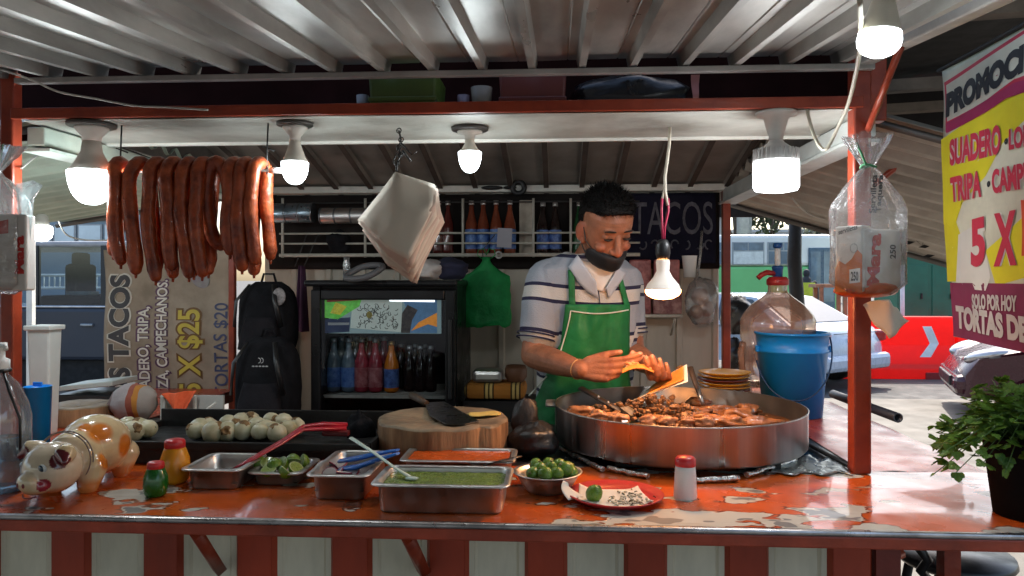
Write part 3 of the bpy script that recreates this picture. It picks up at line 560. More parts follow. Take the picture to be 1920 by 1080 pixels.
# ================================================================== PLASTIC BAGS of napkin packs tied to the posts
clear_bag = clear_mat('clear_bag', tint=(.97, .97, .97), gloss=.05, rough=.16, haze=.1, bump=.8, bscale=24)
pack_w = mat('pack_white', (.66, .64, .60), .4, var=.1); pack_o = mat('pack_orange', (.58, .14, .025), .4, var=.2, scale=10, col2=(.62, .2, .04))
ink = mat('ink_black', (.02, .02, .022), .5, var=.05); ink_r = mat('ink_red', (.5, .035, .03), .5, var=.05); ink_o = mat('ink_orange', (.62, .13, .03), .5)
def sheet_bag(c, w, d, h, neck, seed, name='plastic_film', top_spread=.04, mm=None):
    """pleated bag: full below, gathered at the neck, frill above"""
    mb = MB(); rings = []; n = 56; lv = 30
    for i in range(lv + 1):
        f = i / lv; z = -h + f * (h + top_spread * 2.0)
        if f < .06: k = .55 + 7.5 * f
        elif z < -neck: k = 1
        else: k = 1
        up = max(0, (z + neck) / neck) if z > -neck else 0
        if z <= 0: k *= lerp(1, .13, min(1, up) ** 1.25)
        else: k *= .13 + .5 * min(1, z / (2 * top_spread)) ** .8
        ring = []
        for j in range(n):
            a = 2 * math.pi * j / n; ca, sa = math.cos(a), math.sin(a); e = .62
            x = abs(ca) ** e * (1 if ca > 0 else -1) * w * .5; y = abs(sa) ** e * (1 if sa > 0 else -1) * d * .5
            pl = 1 + (.07 + .28 * up) * mnoise.noise(V((ca * 4.5 + seed, sa * 4.5, z * 5))) + .05 * math.sin(a * 14 + seed) * min(1, up * 2 + .15)
            ring.append(V(c) + V((x * k * pl, y * k * pl, z + .006 * mnoise.noise(V((a * 3, z * 40, seed))))))
        rings.append(ring)
    mb.loft(rings, cap=False); return mb
# right bag
xc = P(1628, 420, 1.69); top = P(1616, 318, 1.74); bot = P(1628, 552, 1.69); h = top.z - bot.z
t = thing('napkin_bag', 'clear plastic bag with orange and white napkin packs tied to right post', 'bag', (top.x, top.y, top.z))
cx, cy = xc.x, xc.y
mb = sheet_bag((cx, cy, top.z), .155, .11, h, .1, 2.3, top_spread=.035); mb.build('plastic_film', clear_bag, t, fixn=False)
mb = MB(); mb.tube([V((cx, cy, top.z)) + V((.016 * math.cos(a), .016 * math.sin(a), .003 * math.sin(2 * a))) for a in [i * math.pi / 6 for i in range(12)]], .003, 6, closed=True); mb.tube([V((cx - .01, cy - .015, top.z)), V((cx - .025, cy - .02, top.z + .03)), V((cx - .022, cy + .01, top.z + .055))], .0025, 6); mb.build('green_tie', mat('tie_green', (.04, .2, .08), .6), t)
def napkin_pack(t, name, px0, px1, y0, y1, D0, D1, dep, faces):
    A, B = P(px0, y1, D0), P(px1, y1, D1); Ht = V((0, 0, (y1 - y0) * D0 / F)); back = V((-(B - A).y, (B - A).x, 0)).normalized() * dep
    mb = MB(); mb.prism([A, B, B + Ht, A + Ht], back, 0); pk = mb.build(name, pack_w, t, bevel=.004); return A, B - A, Ht, pk
A, U, Ht, pk = napkin_pack(t, 'napkin_pack', 1566, 1617, 425, 548, 1.70, 1.655, .05, 0); N = U.cross(V((0, 0, 1))).normalized() * .0012
mb = MB(); lo = [(0, 0), (1, 0), (1, .56), (.82, .64), (.62, .5), (.38, .42), (.15, .48), (0, .34)]; mb.prism([A + N + U * x + Ht * y for x, y in lo], -N * .4); mb.build('orange_print', pack_o, pk)
mb = MB(); mb.add([A + N * 1.6 + U * x + Ht * y for x, y in ((.54, .13), (.93, .15), (.93, .36), (.54, .34))], [(0, 1, 2, 3)], 0, False); mb.build('number_patch', white_plastic, pk)
mb = MB(); text_fit(mb, '250', A + N * 2.2 + U * .6 + Ht * .17, U * .27, Ht * .14, .03); text_fit(mb, 'servilletas', A + N * 2 + U * .14 + Ht * .87, U * .7 + Ht * .07, Ht * .08, .02)
mb.build('lettering', ink, pk); mb = MB(); mb.tube([A + N * 1.5 + U * (.7 + .13 * math.cos(a)) + Ht * (.66 + .065 * math.sin(a)) for a in [i * math.pi / 10 for i in range(20)]], .0007, 4, closed=True); mb.build('round_mark', mat('ink_grey', (.3, .3, .3), .6), pk)
A, U, Ht, pk = napkin_pack(t, 'napkin_pack', 1619, 1690, 428, 540, 1.655, 1.70, .05, 0); N = U.cross(V((0, 0, 1))).normalized() * .0012
mb = MB()
text_fit(mb, 'Mara', A + N + U * .40 + Ht * .04, Ht * .88 + U * .06, U * -.33, .05, skew=0); mb.build('red_lettering', ink_r, pk)
mb = MB(); text_fit(mb, '250', A + N + U * .84 + Ht * .5, Ht * .24, U * -.16, .03); mb.build('lettering', ink, pk)
A2 = P(1638, 400, 1.66); mb = MB(); text_fit(mb, 'Servilleta', A2 + V((.0, -.006, 0)), V((.006, 0, .085)), V((-.013, 0, 0)), .02); text_fit(mb, 'Taquera', A2 + V((.016, -.006, .0)), V((.006, 0, .085)), V((-.015, 0, 0)), .03, skew=0); o = mb.build('film_lettering', ink, t)
mb = crumple((cx, cy + .012, bot.z + .012), (.068, .042, .02), .18, 9, 30, 10); mb.build('orange_base', mat('orange_film', (.62, .12, .03), .35), t)
# loose napkin fluttering below
mb = MB(); A3, B3 = P(1630, 566, 1.7), P(1690, 612, 1.7)
mb.grid(lambda a, b: lerp(lerp(P(1618, 572, 1.72), P(1664, 562, 1.66), a), lerp(P(1664, 636, 1.68), P(1707, 600, 1.64), a), b) + V((0, .012 * math.sin(a * 5 + b * 4), .004 * math.sin(b * 9 + a * 3))), 10, 14); tag(mb.build('loose_napkin', mat('napkin', (.62, .58, .5), .8, var=.05), solid=.0006), 'loose white napkin fluttering below the bag on the right post', 'napkin')
# left bag, partly outside the frame
top = P(14, 330, 1.78); t = thing('napkin_bag', 'clear plastic bag of napkins tied to the left post at frame edge', 'bag', top)
mb = sheet_bag((top.x + .012, top.y - .06, top.z), .15, .10, (555 - 330) * 1.75 / F, .08, 7.1, top_spread=.03); mb.build('plastic_film', clear_bag, t, fixn=False)
A, U, Ht, pk = napkin_pack(t, 'napkin_pack', -40, 50, 400, 545, 1.68, 1.70, .05, 0); N = U.cross(V((0, 0, 1))).normalized() * .0012
mb = MB()
text_fit(mb, 'Mara', A + N + U * .95 + Ht * .22, Ht * .5, U * -.2, .05)
mb.add([A + N + U * x + Ht * yy for x, yy in ((.3, .72), (.62, .75), (.62, .93), (.3, .88))], [(0, 1, 2, 3)], 0, False); mb.build('red_print', ink_r, pk)
mb = MB(); mb.tube([top + V((-.01, -.02, .01)), top + V((-.02, -.03, .05)), top + V((-.012, .0, .075)), top + V((.0, -.02, .03))], .0025, 6); mb.build('green_tie', MATS['tie_green'], t)
frp = [P(30, 345, 1.72), P(62, 338, 1.72), P(80, 348, 1.72), P(64, 372, 1.72), P(60, 420, 1.72), P(55, 470, 1.72), P(40, 470, 1.72), P(34, 400, 1.72)]
c_ = sum(frp, V()) / 8 + V((0, -.02, 0)); mb = MB(); mb.add(frp + [c_], [(i, (i + 1) % 8, 8) for i in range(8)]); mb.build('film_flap', clear_mat('clear_flap', tint=(.86, .95, .95), gloss=.08, rough=.3, haze=.3, bump=.6, bscale=40), t, solid=.0005)

# cords: along the lintel, by the right post, and across the left
def cable(pts, r, lab, m=wire_mat, sub=6):
    q = []
    for i in range(len(pts) - 1):
        p0, p1, p2, p3 = pts[max(i - 1, 0)], pts[i], pts[i + 1], pts[min(i + 2, len(pts) - 1)]
        for s_ in range(sub):
            t_ = s_ / sub; q.append(.5 * ((2 * p1) + (p2 - p0) * t_ + (2 * p0 - 5 * p1 + 4 * p2 - p3) * t_ ** 2 + (3 * p1 - p0 - 3 * p2 + p3) * t_ ** 3))
    q.append(pts[-1]); mb = MB(); mb.tube(q, r, 6); return tag(mb.build('cable', m), lab, 'cable')
grey_c = mat('cable_grey', (.42, .40, .36), .5)
cable([P(0, 130, 1.7), P(60, 150, 1.74), P(110, 172, 1.76), P(180, 185, 1.77), P(250, 198, 1.77), P(310, 201, 1.77), P(390, 206, 1.775)], .0024, 'thin grey cable drooping along the top left of the lintel', grey_c)
cable([P(1612, 0, 1.13), P(1612, 95, 1.3), P(1592, 190, 1.62), P(1568, 245, 1.72), P(1548, 280, 1.74), P(1530, 262, 1.76), P(1515, 215, 1.78), P(1514, 190, 1.79)], .0042, 'beige lamp cable looping beside the top of right post', mat('cable_beige', (.5, .46, .36), .5))
cable([P(40, 316, 1.9), P(72, 290, 2.1), P(100, 275, 2.2), P(155, 278, 2.4)], .0025, 'pale cable curving under the left flap', grey_c)
cable([P(110, 415, 2.6), P(125, 440, 2.7), P(160, 450, 2.8), P(215, 450, 2.9)], .003, 'pale cable sagging in front of the far bus at left', grey_c)
cable([P(1485, 372, 3.1), P(1515, 400, 3.3), P(1560, 414, 3.4), P(1600, 416, 3.4)], .004, 'cable sagging from the black pole on the right', grey_c)
cable([P(62, 218, 1.9), P(150, 250, 2.1), P(215, 272, 2.3), P(290, 300, 2.6)], .003, 'black cable running back under the left roof edge')
# ================================================================== BACK OF THE STALL
def lath(mb, px, pyb, Y, prof, n=18, mi=0, sy=1): p = PY(px, pyb, Y); mb.lathe(p, prof, n, mi, sy=sy); return p
# tan banner, writing turned on its side
YB = 3.07; t = thing('tan_banner', 'faded tan banner with sideways taco prices beside a red post', 'banner', PY(318, 745, YB))
bl, tr = PY(196, 752, YB), PY(441, 468, YB); bw, bh = tr.x - bl.x, tr.z - bl.z
def bwav(q): return V((q.x, YB + .012 * mnoise.noise(V((q.x * 5, q.z * 4, 2))) + .006 * math.sin(q.z * 14), q.z))
mb = MB(); mb.grid(lambda a, b: bwav(V((bl.x + bw * a, YB, bl.z + bh * b))), 40, 50)
mb.build('sheet', mat('banner_tan', (.26, .195, .135), .55, var=.25, scale=5, bump=.15, bscale=10, col2=(.36, .285, .21)), t, solid=.0012)
def vt(mb, s, x0, x1, y0, y1, bold=.02, dy=.003, mi=0):
    """word reading upwards: pixel column x0..x1, from row y1 (start) up to y0"""
    a = PY(x0, y1, YB); b = PY(x1, y0, YB); text_fit(mb, s, V((b.x, 0, a.z)), V((0, 0, b.z - a.z)), V((a.x - b.x, 0, 0)), bold, mi, fn=lambda q: bwav(q) + V((0, -dy, 0)))
i_black = mat('ink_faded_black', (.05, .048, .05), .6); i_white = mat('ink_cream', (.60, .56, .49), .6); i_purple = mat('ink_purple', (.10, .045, .085), .6); i_yell = mat('ink_yellow', (.52, .40, .06), .6); i_navy = mat('ink_navy', (.06, .07, .14), .6)
mb = MB(); vt(mb, 'OS TACOS', 202, 247, 512, 756, .075, .003); mb.build('outline_lettering', i_white, t)
mb = MB(); vt(mb, 'OS TACOS', 205, 244, 515, 752, .045, .005); mb.build('lettering', i_black, t)
mb = MB(); vt(mb, 'SUADERO, TRIPA,', 256, 288, 572, 756, .08, .003); vt(mb, 'NIZA, CAMPECHANOS.', 291, 322, 522, 752, .08, .003); mb.build('outline_lettering', i_purple, t)
mb = MB(); vt(mb, 'SUADERO, TRIPA,', 260, 284, 575, 753, .02, .005); vt(mb, 'NIZA, CAMPECHANOS.', 295, 318, 525, 748, .02, .005); mb.build('lettering', i_white, t)
mb = MB(); vt(mb, '5 X $25', 331, 386, 576, 744, .075, .003); mb.build('outline_lettering', mat('ink_brown', (.16, .08, .03), .6), t)
mb = MB(); vt(mb, '5 X $25', 335, 382, 580, 740, .02, .005); mb.build('lettering', i_yell, t)
mb = MB(); vt(mb, 'TORTAS $20', 402, 431, 568, 744, .01, .004); mb.build('lettering', i_navy, t)
mb = MB(); mb.sphere((0, 0, 0), (.055, .004, .03), 16, 8)
for p in mb.v: p.xyz = bwav(PY(372, 518, YB) + V((p.x * .8 + p.z * .5, 0, p.z * 1.3 - p.x * .6))) + V((0, -.003, 0))
mb.build('faded_picture', mat('print_pale', (.47, .46, .42), .6, var=.45, scale=22, col2=(.2, .15, .17)), t)
# clutter at the banner's foot: rolled blanket, orange cloth on white chair frame
p = PZ(222, 790); mb = crumple((p.x + .045, 2.36, CT + .06), (.075, .06, .062), .16, 25); 
stm = mat('striped_cloth', (.32, .29, .28), .9, var=.2, scale=10, bump=.3)
def stripes(m, cols, axis='X', period=.1, off=0):
    n = m.node_tree.nodes; L = m.node_tree.links; b = n['Principled BSDF']; tc = n.new('ShaderNodeTexCoord'); sx = n.new('ShaderNodeSeparateXYZ'); L.new(tc.outputs['Object'], sx.inputs[0])
    a = n.new('ShaderNodeMath'); a.operation = 'MULTIPLY_ADD'; a.inputs[1].default_value = 1 / period; a.inputs[2].default_value = off; L.new(sx.outputs[axis], a.inputs[0])
    f = n.new('ShaderNodeMath'); f.operation = 'FRACT'; L.new(a.outputs[0], f.inputs[0]); r = n.new('ShaderNodeValToRGB'); r.color_ramp.interpolation = 'CONSTANT'; L.new(f.outputs[0], r.inputs[0])
    e = r.color_ramp.elements; e[0].position = 0; e[0].color = (*cols[0][1], 1); e[1].position = cols[1][0]; e[1].color = (*cols[1][1], 1)
    for ps_, c in cols[2:]: q = e.new(ps_); q.color = (*c, 1)
    mx = n.new('ShaderNodeMixRGB'); mx.blend_type = 'MULTIPLY'; mx.inputs[0].default_value = .55
    old = b.inputs['Base Color'].links[0].from_socket; L.new(r.outputs[0], mx.inputs[1])
    bc = n.new('ShaderNodeMixRGB'); bc.blend_type = 'DIVIDE'; bc.inputs[0].default_value = 1; L.new(old, bc.inputs[1]); bc.inputs[2].default_value = (.4, .4, .4, 1); L.new(bc.outputs[0], mx.inputs[2]); L.new(mx.outputs[0], b.inputs['Base Color']); return m
stripes(stm, [(0, (.36, .34, .34)), (.36, (.3, .09, .06)), (.46, (.5, .22, .04)), (.54, (.34, .31, .28)), (.86, (.2, .14, .13))], 'X', .17, .32)
tag(mb.build('striped_cloth', stm), 'rolled grey cloth with red and orange stripes below the banner', 'cloth')
t = thing('white_stand', 'small white metal stand below the tan banner', 'stand', (PZ(340, 790).x, 2.42, CT)); a, b = P(297, 742, 2.45), P(418, 782, 2.45)
mb = MB(); mb.box(((a.x + b.x) / 2, a.y + .02, (a.z + CT) / 2 - .0), (b.x - a.x, .01, a.z - CT)); mb.build('panel', mat('stand_panel', (.44, .43, .40), .5, var=.2), t)
mb = MB()
for f in (.06, .1, .58): mb.box((lerp(a.x, b.x, f), a.y, (a.z + CT) / 2), (.008, .012, a.z - CT), b=.001)
mb.tube([V((lerp(a.x, b.x, .6), a.y - .004, CT + .01)), V((lerp(a.x, b.x, .92), a.y - .004, a.z - .02))], .004, 5); mb.build('bars', white_paint, t)
mb = MB(); A = [P(302, 740, 2.40), P(366, 735, 2.40), P(362, 755, 2.39), P(338, 778, 2.385), P(326, 768, 2.39)]
mb.grid(lambda u, v: lerp(P(lerp(302, 367, u), lerp(741, 734, u) - 2, 2.43), P(lerp(330, 346, u), 779 - 5 * abs(u - .5), 2.40), v ** 1.1) + V((0, .008 * math.sin(u * 9 + v * 3), .002 * math.sin(u * 12))), 16, 12)
tag(mb.build('orange_cloth', mat('orange_cloth', (.68, .10, .03), .85, var=.15, bump=.3, bscale=120), solid=.002), 'bright orange cloth draped over the white stand', 'cloth')
# backpacks
def backpack(px0, px1, y0, y1, D, lab, badge):
    a, b = P(px0, y1, D), P(px1, y0, D); c = (a + b) / 2; w, h = b.x - a.x, b.z - a.z; t = thing('backpack', lab, 'backpack', (c.x, c.y, a.z)); mb = MB(); rings = []
    for i in range(15):
        f = i / 14; k = (1 - abs(2 * f - 1) ** 4.5 * (.55 if f > .5 else .25)); k2 = .10 * (1 - .35 * f)
        rings.append([V((c.x + abs(math.cos(q)) ** .6 * math.copysign(1, math.cos(q)) * w * .5 * k * (1 + .03 * mnoise.noise(V((f * 6, q, px0)))), c.y + abs(math.sin(q)) ** .7 * math.copysign(1, math.sin(q)) * k2 * k * (1 + .12 * mnoise.noise(V((f * 5, q * 2, px0)))), lerp(a.z, b.z, f))) for q in [2 * math.pi * j / 28 for j in range(28)]])
    mb.loft(rings); mb.build('body', black_cloth, t)
    mb = MB(); mb.grid(lambda u, v: V((c.x + (u - .5) * w * .7 * (1 - .25 * v * v), c.y - .10 * (1 - .3 * v) - .035 * math.sin(math.pi * u) ** .5, a.z + h * (.1 + .42 * v))), 12, 8); mb.build('front_pocket', mat('pocket_cloth', (.017, .016, .019), .9, spec=.12, var=.3, bump=.3, bscale=120), t, solid=.012)
    for s in (-1, 1): mb = MB(); mb.tube([V((c.x + s * w * .22, c.y - .07, a.z + h * .96)), V((c.x + s * w * .34, c.y - .13, a.z + h * .75)), V((c.x + s * w * .42, c.y - .11, a.z + h * .4))], .009, 6, flat=.4); mb.build('strap', black_plastic, t)
    mb = MB(); mb.tube([V((c.x - .03, c.y, b.z - .005)), V((c.x - .02, c.y, b.z + .03)), V((c.x + .02, c.y, b.z + .03)), V((c.x + .03, c.y, b.z - .005))], .005, 6); mb.build('handle', black_cloth, t)
    return t, c, w, h, a
t, c, w, h, a = backpack(452, 556, 528, 665, 2.95, 'black backpack with round pale badge hanging left of the fridge', 1)
mb = MB(); mb.sphere(P(523, 556, 2.84), (.026, .005, .034), 16, 8); mb.build('badge', mat('badge', (.24, .22, .22), .6, var=.6, scale=60), t)
t, c, w, h, a = backpack(446, 562, 632, 800, 2.80, 'lower black backpack with small white emblem beside the fridge', 0)
mb = MB(); q = P(487, 676, 2.665)
for s in (-1, 1): mb.tube([q + V((s * .005 + .008 * s * math.cos(x), 0, .009 * math.sin(x))) for x in [i * .45 - 1.6 + (0 if s > 0 else 3.14) for i in range(8)]], .0014, 5)
text_fit(mb, '·····', P(472, 688, 2.665), V((.06, 0, 0)), V((0, 0, .005)), .05); mb.build('emblem', mat('emblem', (.4, .4, .4), .6), t)
# hanging purple garment
mb = MB(); mb.grid(lambda u, v: PY(lerp(556 + 8 * (1 - v) - 4, 574 + 8 * v - 4, u), lerp(498, 622, v), 3.28) + V((0, .015 * math.sin(u * 8), 0)), 8, 12); tag(mb.build('purple_garment', mat('purple', (.06, .018, .05), .85, var=.3), solid=.004), 'dark purple garment hanging on the wall by the fridge', 'garment')
# ---------------- drinks fridge
Yf = 2.83; fl, fr = PY(583, 640, Yf).x, PY(856, 640, Yf).x; ft = PY(700, 537, Yf).z; t = thing('drinks_fridge', 'black glass door drinks fridge full of bottles', 'fridge', ((fl + fr) / 2, Yf + .2, .17)); fw = fr - fl; fc = (fl + fr) / 2
fm = mat('fridge_black', (.007, .007, .008), .32, var=.2, spec=.3)
mb = MB(); zb = .17; th = .03
mb.box((fl + th / 2, Yf + .24, (zb + ft) / 2), (th, .44, ft - zb)); mb.box((fr - th / 2, Yf + .24, (zb + ft) / 2), (th, .44, ft - zb)); mb.box((fc, Yf + .447, (zb + ft) / 2), (fw - 2 * th - .002, .02, ft - zb)); mb.box((fc, Yf + .23, zb + .15), (fw - 2 * th - .002, .4, .3)); mb.box((fc, Yf + .23, ft - .016), (fw - 2 * th - .002, .4, .03)); mb.build('cabinet', fm, t)
mb = MB(); mb.box((fc, Yf + .2, ft + .012), (fw + .02, .52, .024), b=.009); mb.build('top_cap', fm, t)
zd0, zd1 = .5, ft - .012; fd = MB(); bwid = .038
for x in (fl + bwid / 2 + .004, fr - bwid / 2 - .004): fd.box((x, Yf, (zd0 + zd1) / 2), (bwid, .036, zd1 - zd0), b=.006)
for z in (zd0 + .03, zd1 - .02): fd.box((fc, Yf, z), (fw - 2 * bwid - .01, .034, .04), b=.006)
door = fd.build('door', fm, t)
mb = MB(); mb.box((fc, Yf - .006, (zd0 + zd1) / 2), (fw - 2 * bwid, .004, zd1 - zd0 - .06)); mb.build('glass', clear_mat('fridge_glass', tint=(.84, .86, .88), gloss=.0, rough=.05), door)
mb = MB(); mb.box((fr - .02, Yf - .03, 1.2), (.014, .02, .3), b=.004); mb.build('handle', black_plastic, door)
# header strip: colourful printed band, backlit
hx0, hx1 = PY(606, 600, Yf).x, PY(818, 600, Yf).x; hz0, hz1 = PY(700, 626, Yf).z, PY(700, 562, Yf).z; Yh = Yf + .02
def rgb_panel(nm, pts, m, dy=0): mb = MB(); mb.add([V((lerp(hx0, hx1, x), Yh - dy, lerp(hz0, hz1, y))) for x, y in pts], [tuple(range(len(pts)))], 0, False); return mb.build(nm, m, hd)
mb = MB(); mb.box((fc, Yh + .006, (hz0 + hz1) / 2), (hx1 - hx0, .008, hz1 - hz0)); hd = mb.build('header_sign', mat('hdr_base', (.16, .22, .24), .4, emit=.08, emcol=(.4, .6, .6)), t)
rgb_panel('pale_field', [(.23, .16), (.69, .04), (.69, .98), (.25, 1)], mat('hdr_pale', (.46, .52, .46), .4, var=.1, emit=.12), .001)
rgb_panel('green_leaf', [(0, .46), (.12, .42), (.22, .62), (.31, .8), (.33, 1), (0, 1)], mat('hdr_green', (.12, .5, .06), .4, var=.5, scale=60, emit=.14), .0015)
rgb_panel('yellow_leaf', [(.05, .6), (.14, .55), (.2, .8), (.1, .92)], mat('hdr_yellow', (.6, .55, .04), .4, var=.4, scale=60, emit=.1), .0024)
rgb_panel('red_band', [(.02, .92), (.3, .98), (.3, 1.04), (.02, 1.04)], mat('hdr_red', (.55, .06, .05), .4, emit=.04), .002)
rgb_panel('blue_field', [(0, 0), (.22, .05), (.23, .48), (.1, .44), (0, .42)], mat('hdr_navy', (.04, .07, .18), .4), .001)
rgb_panel('white_line', [(.03, .24), (.22, .25), (.22, .32), (.03, .32)], mat('hdr_white', (.6, .62, .62), .4), .0022)
rgb_panel('brown_tree', [(.68, .02), (.76, .02), (.78, .4), (.83, .7), (.74, .85), (.69, .6)], mat('hdr_brown', (.08, .06, .05), .5, var=.5, scale=70), .0022)
rgb_panel('sky_field', [(.76, .02), (1, .02), (1, 1), (.70, 1), (.75, .5)], mat('hdr_sky', (.08, .2, .36), .4, var=.3, scale=30, emit=.1), .0012)
rgb_panel('orange_swirl', [(.77, .08), (.84, .34), (1, .62), (1, .2), (.92, .28)], mat('hdr_orange', (.7, .25, .02), .4, var=.3, scale=40, emit=.16), .002)
rgb_panel('light_bar', [(.58, .95), (.98, .93), (.98, .99), (.58, 1.0)], glow('hdr_lamp', (.9, .95, 1), 1.6), .003)
mb = MB(); rs = random.Random(11)
for i in range(60):
    q = V((lerp(hx0, hx1, rs.uniform(.3, .64)), Yh - .003, lerp(hz0, hz1, rs.uniform(.2, .85)))); a0 = rs.uniform(0, 6); r_ = rs.uniform(.005, .013)
    mb.tube([q + V((r_ * math.cos(a0 + k_ * .6), 0, r_ * 1.2 * math.sin(a0 + k_ * .6))) for k_ in range(rs.randint(3, 8))], .0011, 4)
mb.build('doodles', ink, hd)
mb = MB(); mb.sphere((lerp(hx0, hx1, .4), Yh - .003, lerp(hz0, hz1, .55)), (.012, .001, .014), 12, 6); mb.build('yellow_dot', i_yell, hd)
# shelves and bottles inside
sh1, sh0 = PY(700, 737, Yf + .12).z, 0
for z in (sh1, sh1 - .26):
    mb = MB(); 
    for i in range(9): mb.tube([V((fl + th, Yf + .06 + .04 * i, z)), V((fr - th, Yf + .06 + .04 * i, z))], .003, 5)
    mb.build('wire_shelf', rail_mat, t)
mb = MB(); mb.box((fc, Yf + .055, sh1 - .004), (fw - 2 * th - .01, .006, .012)); mb.build('shelf_lip', rail_mat, t)
def soda(c, h, r, liquid, label, lab, grp, cap=(.5, .5, .5), nm='soda_bottle'):
    t = thing(nm, lab, 'bottle', c, grp); c = V(c); mb = MB()
    mb.lathe(c, [(r * .6, 0), (r * .96, .006), (r, .02), (r, h * .5), (r * .93, h * .58), (r * .6, h * .72), (r * .40, h * .82), (r * .36, h * .95), (.001, h * .95)], 16); mb.build('bottle_body', liquid, t)
    if label: mb = MB(); mb.lathe(c, [(r * 1.025, h * .10), (r * 1.03, h * .105), (r * 1.03, h * .46), (r * 1.025, h * .465)], 16, cap=False); mb.build('paper_label', label, t)
    mb = MB(); mb.lathe(c, [(r * .44, h * .925), (r * .46, h * .93), (r * .42, h), (.001, h)], 12); mb.build('cap', mat('cap_%d%d' % (int(cap[0] * 50), int(cap[2] * 50)), cap, .3, metal=.6), t); return t
def liq(n_, c, r=.12): return mat(n_, c, r, var=.2, scale=20, coat=.5)
blue_l = mat('label_blue', (.04, .14, .55), .4, var=.45, scale=42, col2=(.16, .3, .62)); red_l = mat('label_red', (.5, .05, .07), .4, var=.45, scale=42, col2=(.52, .22, .22)); navy_l = mat('label_navy', (.02, .05, .30), .4, var=.5, scale=42, col2=(.14, .26, .6))
water = liq('drink_water', (.13, .18, .22)); pink = liq('drink_pink', (.36, .04, .06)); orange = liq('drink_orange', (.75, .22, .02)); cola = liq('drink_cola', (.016, .008, .007)); amber = liq('drink_amber', (.20, .045, .02)); green_g = liq('drink_green', (.02, .09, .03))
hb = .215; yb = Yf + .13
first = {}
def row(kind, pxs, Y, z, args):
    for px in pxs:
        p = PY(px, 700, Y); p.z = z
        if kind in first: dup(first[kind], p, random.random() * 6)
        else: first[kind] = soda(p, *args)
row('w', (626, 654), yb, sh1 + .003, (hb, .030, water, blue_l, 'clear water bottle with blue label on the left of the fridge shelf', 'blue labelled bottles in the fridge', (.4, .45, .5)))
row('p', (678, 704), yb, sh1 + .003, (hb, .029, pink, red_l, 'pink drink bottle with red label in the fridge middle', 'red labelled bottles in the fridge', (.4, .4, .42)))
row('o', (734,), yb, sh1 + .003, (hb * .95, .030, orange, navy_l, 'orange soda bottle with dark blue label in the fridge', 'orange sodas in the fridge', (.5, .3, .1)))
row('c', (768, 788, 808), yb + .02, sh1 + .003, (hb * .86, .024, cola, None, 'dark cola bottle at the right end of the fridge shelf', 'cola bottles in the fridge', (.6, .6, .62)))
row('w', (640, 668), yb + .085, sh1 + .003, None); row('p', (694, 720), yb + .085, sh1 + .003, None)
row('c', (752, 779, 797), yb + .1, sh1 + .003, None)
# things on top of the fridge
mb = MB(); q = P(683, 510, 2.78); mb.tube([q + V((.065 * math.cos(x) * (1 + .15 * math.sin(2 * x)), .03 * math.sin(x), .026 * math.sin(x + .5))) for x in [i * math.pi / 12 for i in range(24)]], .012, 8, closed=True); tag(mb.build('grey_hose', mat('hose_grey', (.09, .09, .095), .5, var=.2)), 'looped grey hose lying on the fridge top', 'hose')
p = P(650, 530, 2.85); p.z = ft + .024; mb = MB(); mb.lathe(p, [(.014, 0), (.014, .06), (.01, .075), (.012, .09), (.001, .09)], 14); tag(mb.build('small_jar', clear_mat('jar_glass', tint=(.85, .87, .88), gloss=.2, haze=.2)), 'small clear jar standing on the fridge left end', 'jar')
p = P(800, 525, 2.85); mb = crumple((p.x, p.y, ft + .062), (.06, .06, .038), .3, 8); tag(mb.build('white_bundle', mat('bundle', (.34, .33, .32), .8, var=.3, bump=.3)), 'crumpled white bundle on top of the fridge', 'bundle')
p = P(842, 522, 2.9); mb = crumple((p.x, p.y, ft + .066), (.065, .06, .042), .3, 15); tag(mb.build('navy_bundle', mat('navy_cloth', (.018, .02, .045), .9, bump=.3)), 'dark navy cloth bundle at the fridge right corner', 'bundle')
# ---------------- wire rack with bottles
YR = 3.2; ra, rb = PY(524, 478, YR), PY(1200, 478, YR); rt = thing('wire_rack', 'long cream wire rack fixed on the back wall', 'rack', ((ra.x + rb.x) / 2, YR, PY(900, 478, YR).z)); mb = MB()
for yp, r_, yy in ((478, .0085, YR), (456, .0045, YR), (437, .0045, YR)):
    z = PY(860, yp, YR).z; mb.tube([V((ra.x, yy, z)), V((rb.x, yy, z))], r_, 6)
zs = PY(860, 478, YR).z
for i in range(5): mb.tube([V((ra.x, YR + .03 + .035 * i, zs)), V((rb.x, YR + .03 + .035 * i, zs))], .003, 5)
mb.build('rails', rail_mat, rt); mb = MB()
for px in (530, 685, 868, 1000, 1070): x = PY(px, 450, YR).x; mb.tube([V((x, YR - .001, zs - .01)), V((x, YR - .001, PY(px, 372, YR).z))], .006, 6); mb.tube([V((x, YR, zs)), V((x, YW - .03, zs))], .005, 5)
mb.build('uprights', rail_mat, rt)
mb = MB(); z = PY(900, 378, YR).z; mb.tube([V((ra.x, YR + .02, z)), V((rb.x, YR + .02, z))], .003, 5); mb.tube([PY(575, 440, YR), PY(553, 500, YR)], .003, 5); mb.tube([PY(596, 440, YR), PY(570, 500, YR)], .003, 5); mb.build('stay_wires', wire_mat, rt)
hb2 = PY(900, 374, YR).z - zs - .004; yk = YR + .055
def rowr(kind, pxs, args, lab, grp, rs=1):
    for px in pxs:
        p = PY(px, 450, yk); p.z = zs + .004
        if kind in first: dup(first[kind], p, random.random() * 6)
        else: first[kind] = soda(p, hb2 * rs, .0265, args[0], args[1], lab, grp, (.45, .42, .40), 'glass_bottle')
rowr('ra', (884, 906, 930, 956), (amber, blue_l), 'amber drink bottle with blue label in the middle of rack', 'amber bottles on the wire rack')
rowr('rc', (1018, 1041), (cola, navy_l), 'dark cola bottle with navy label on the rack left of the cook', 'cola bottles on the wire rack', .96)
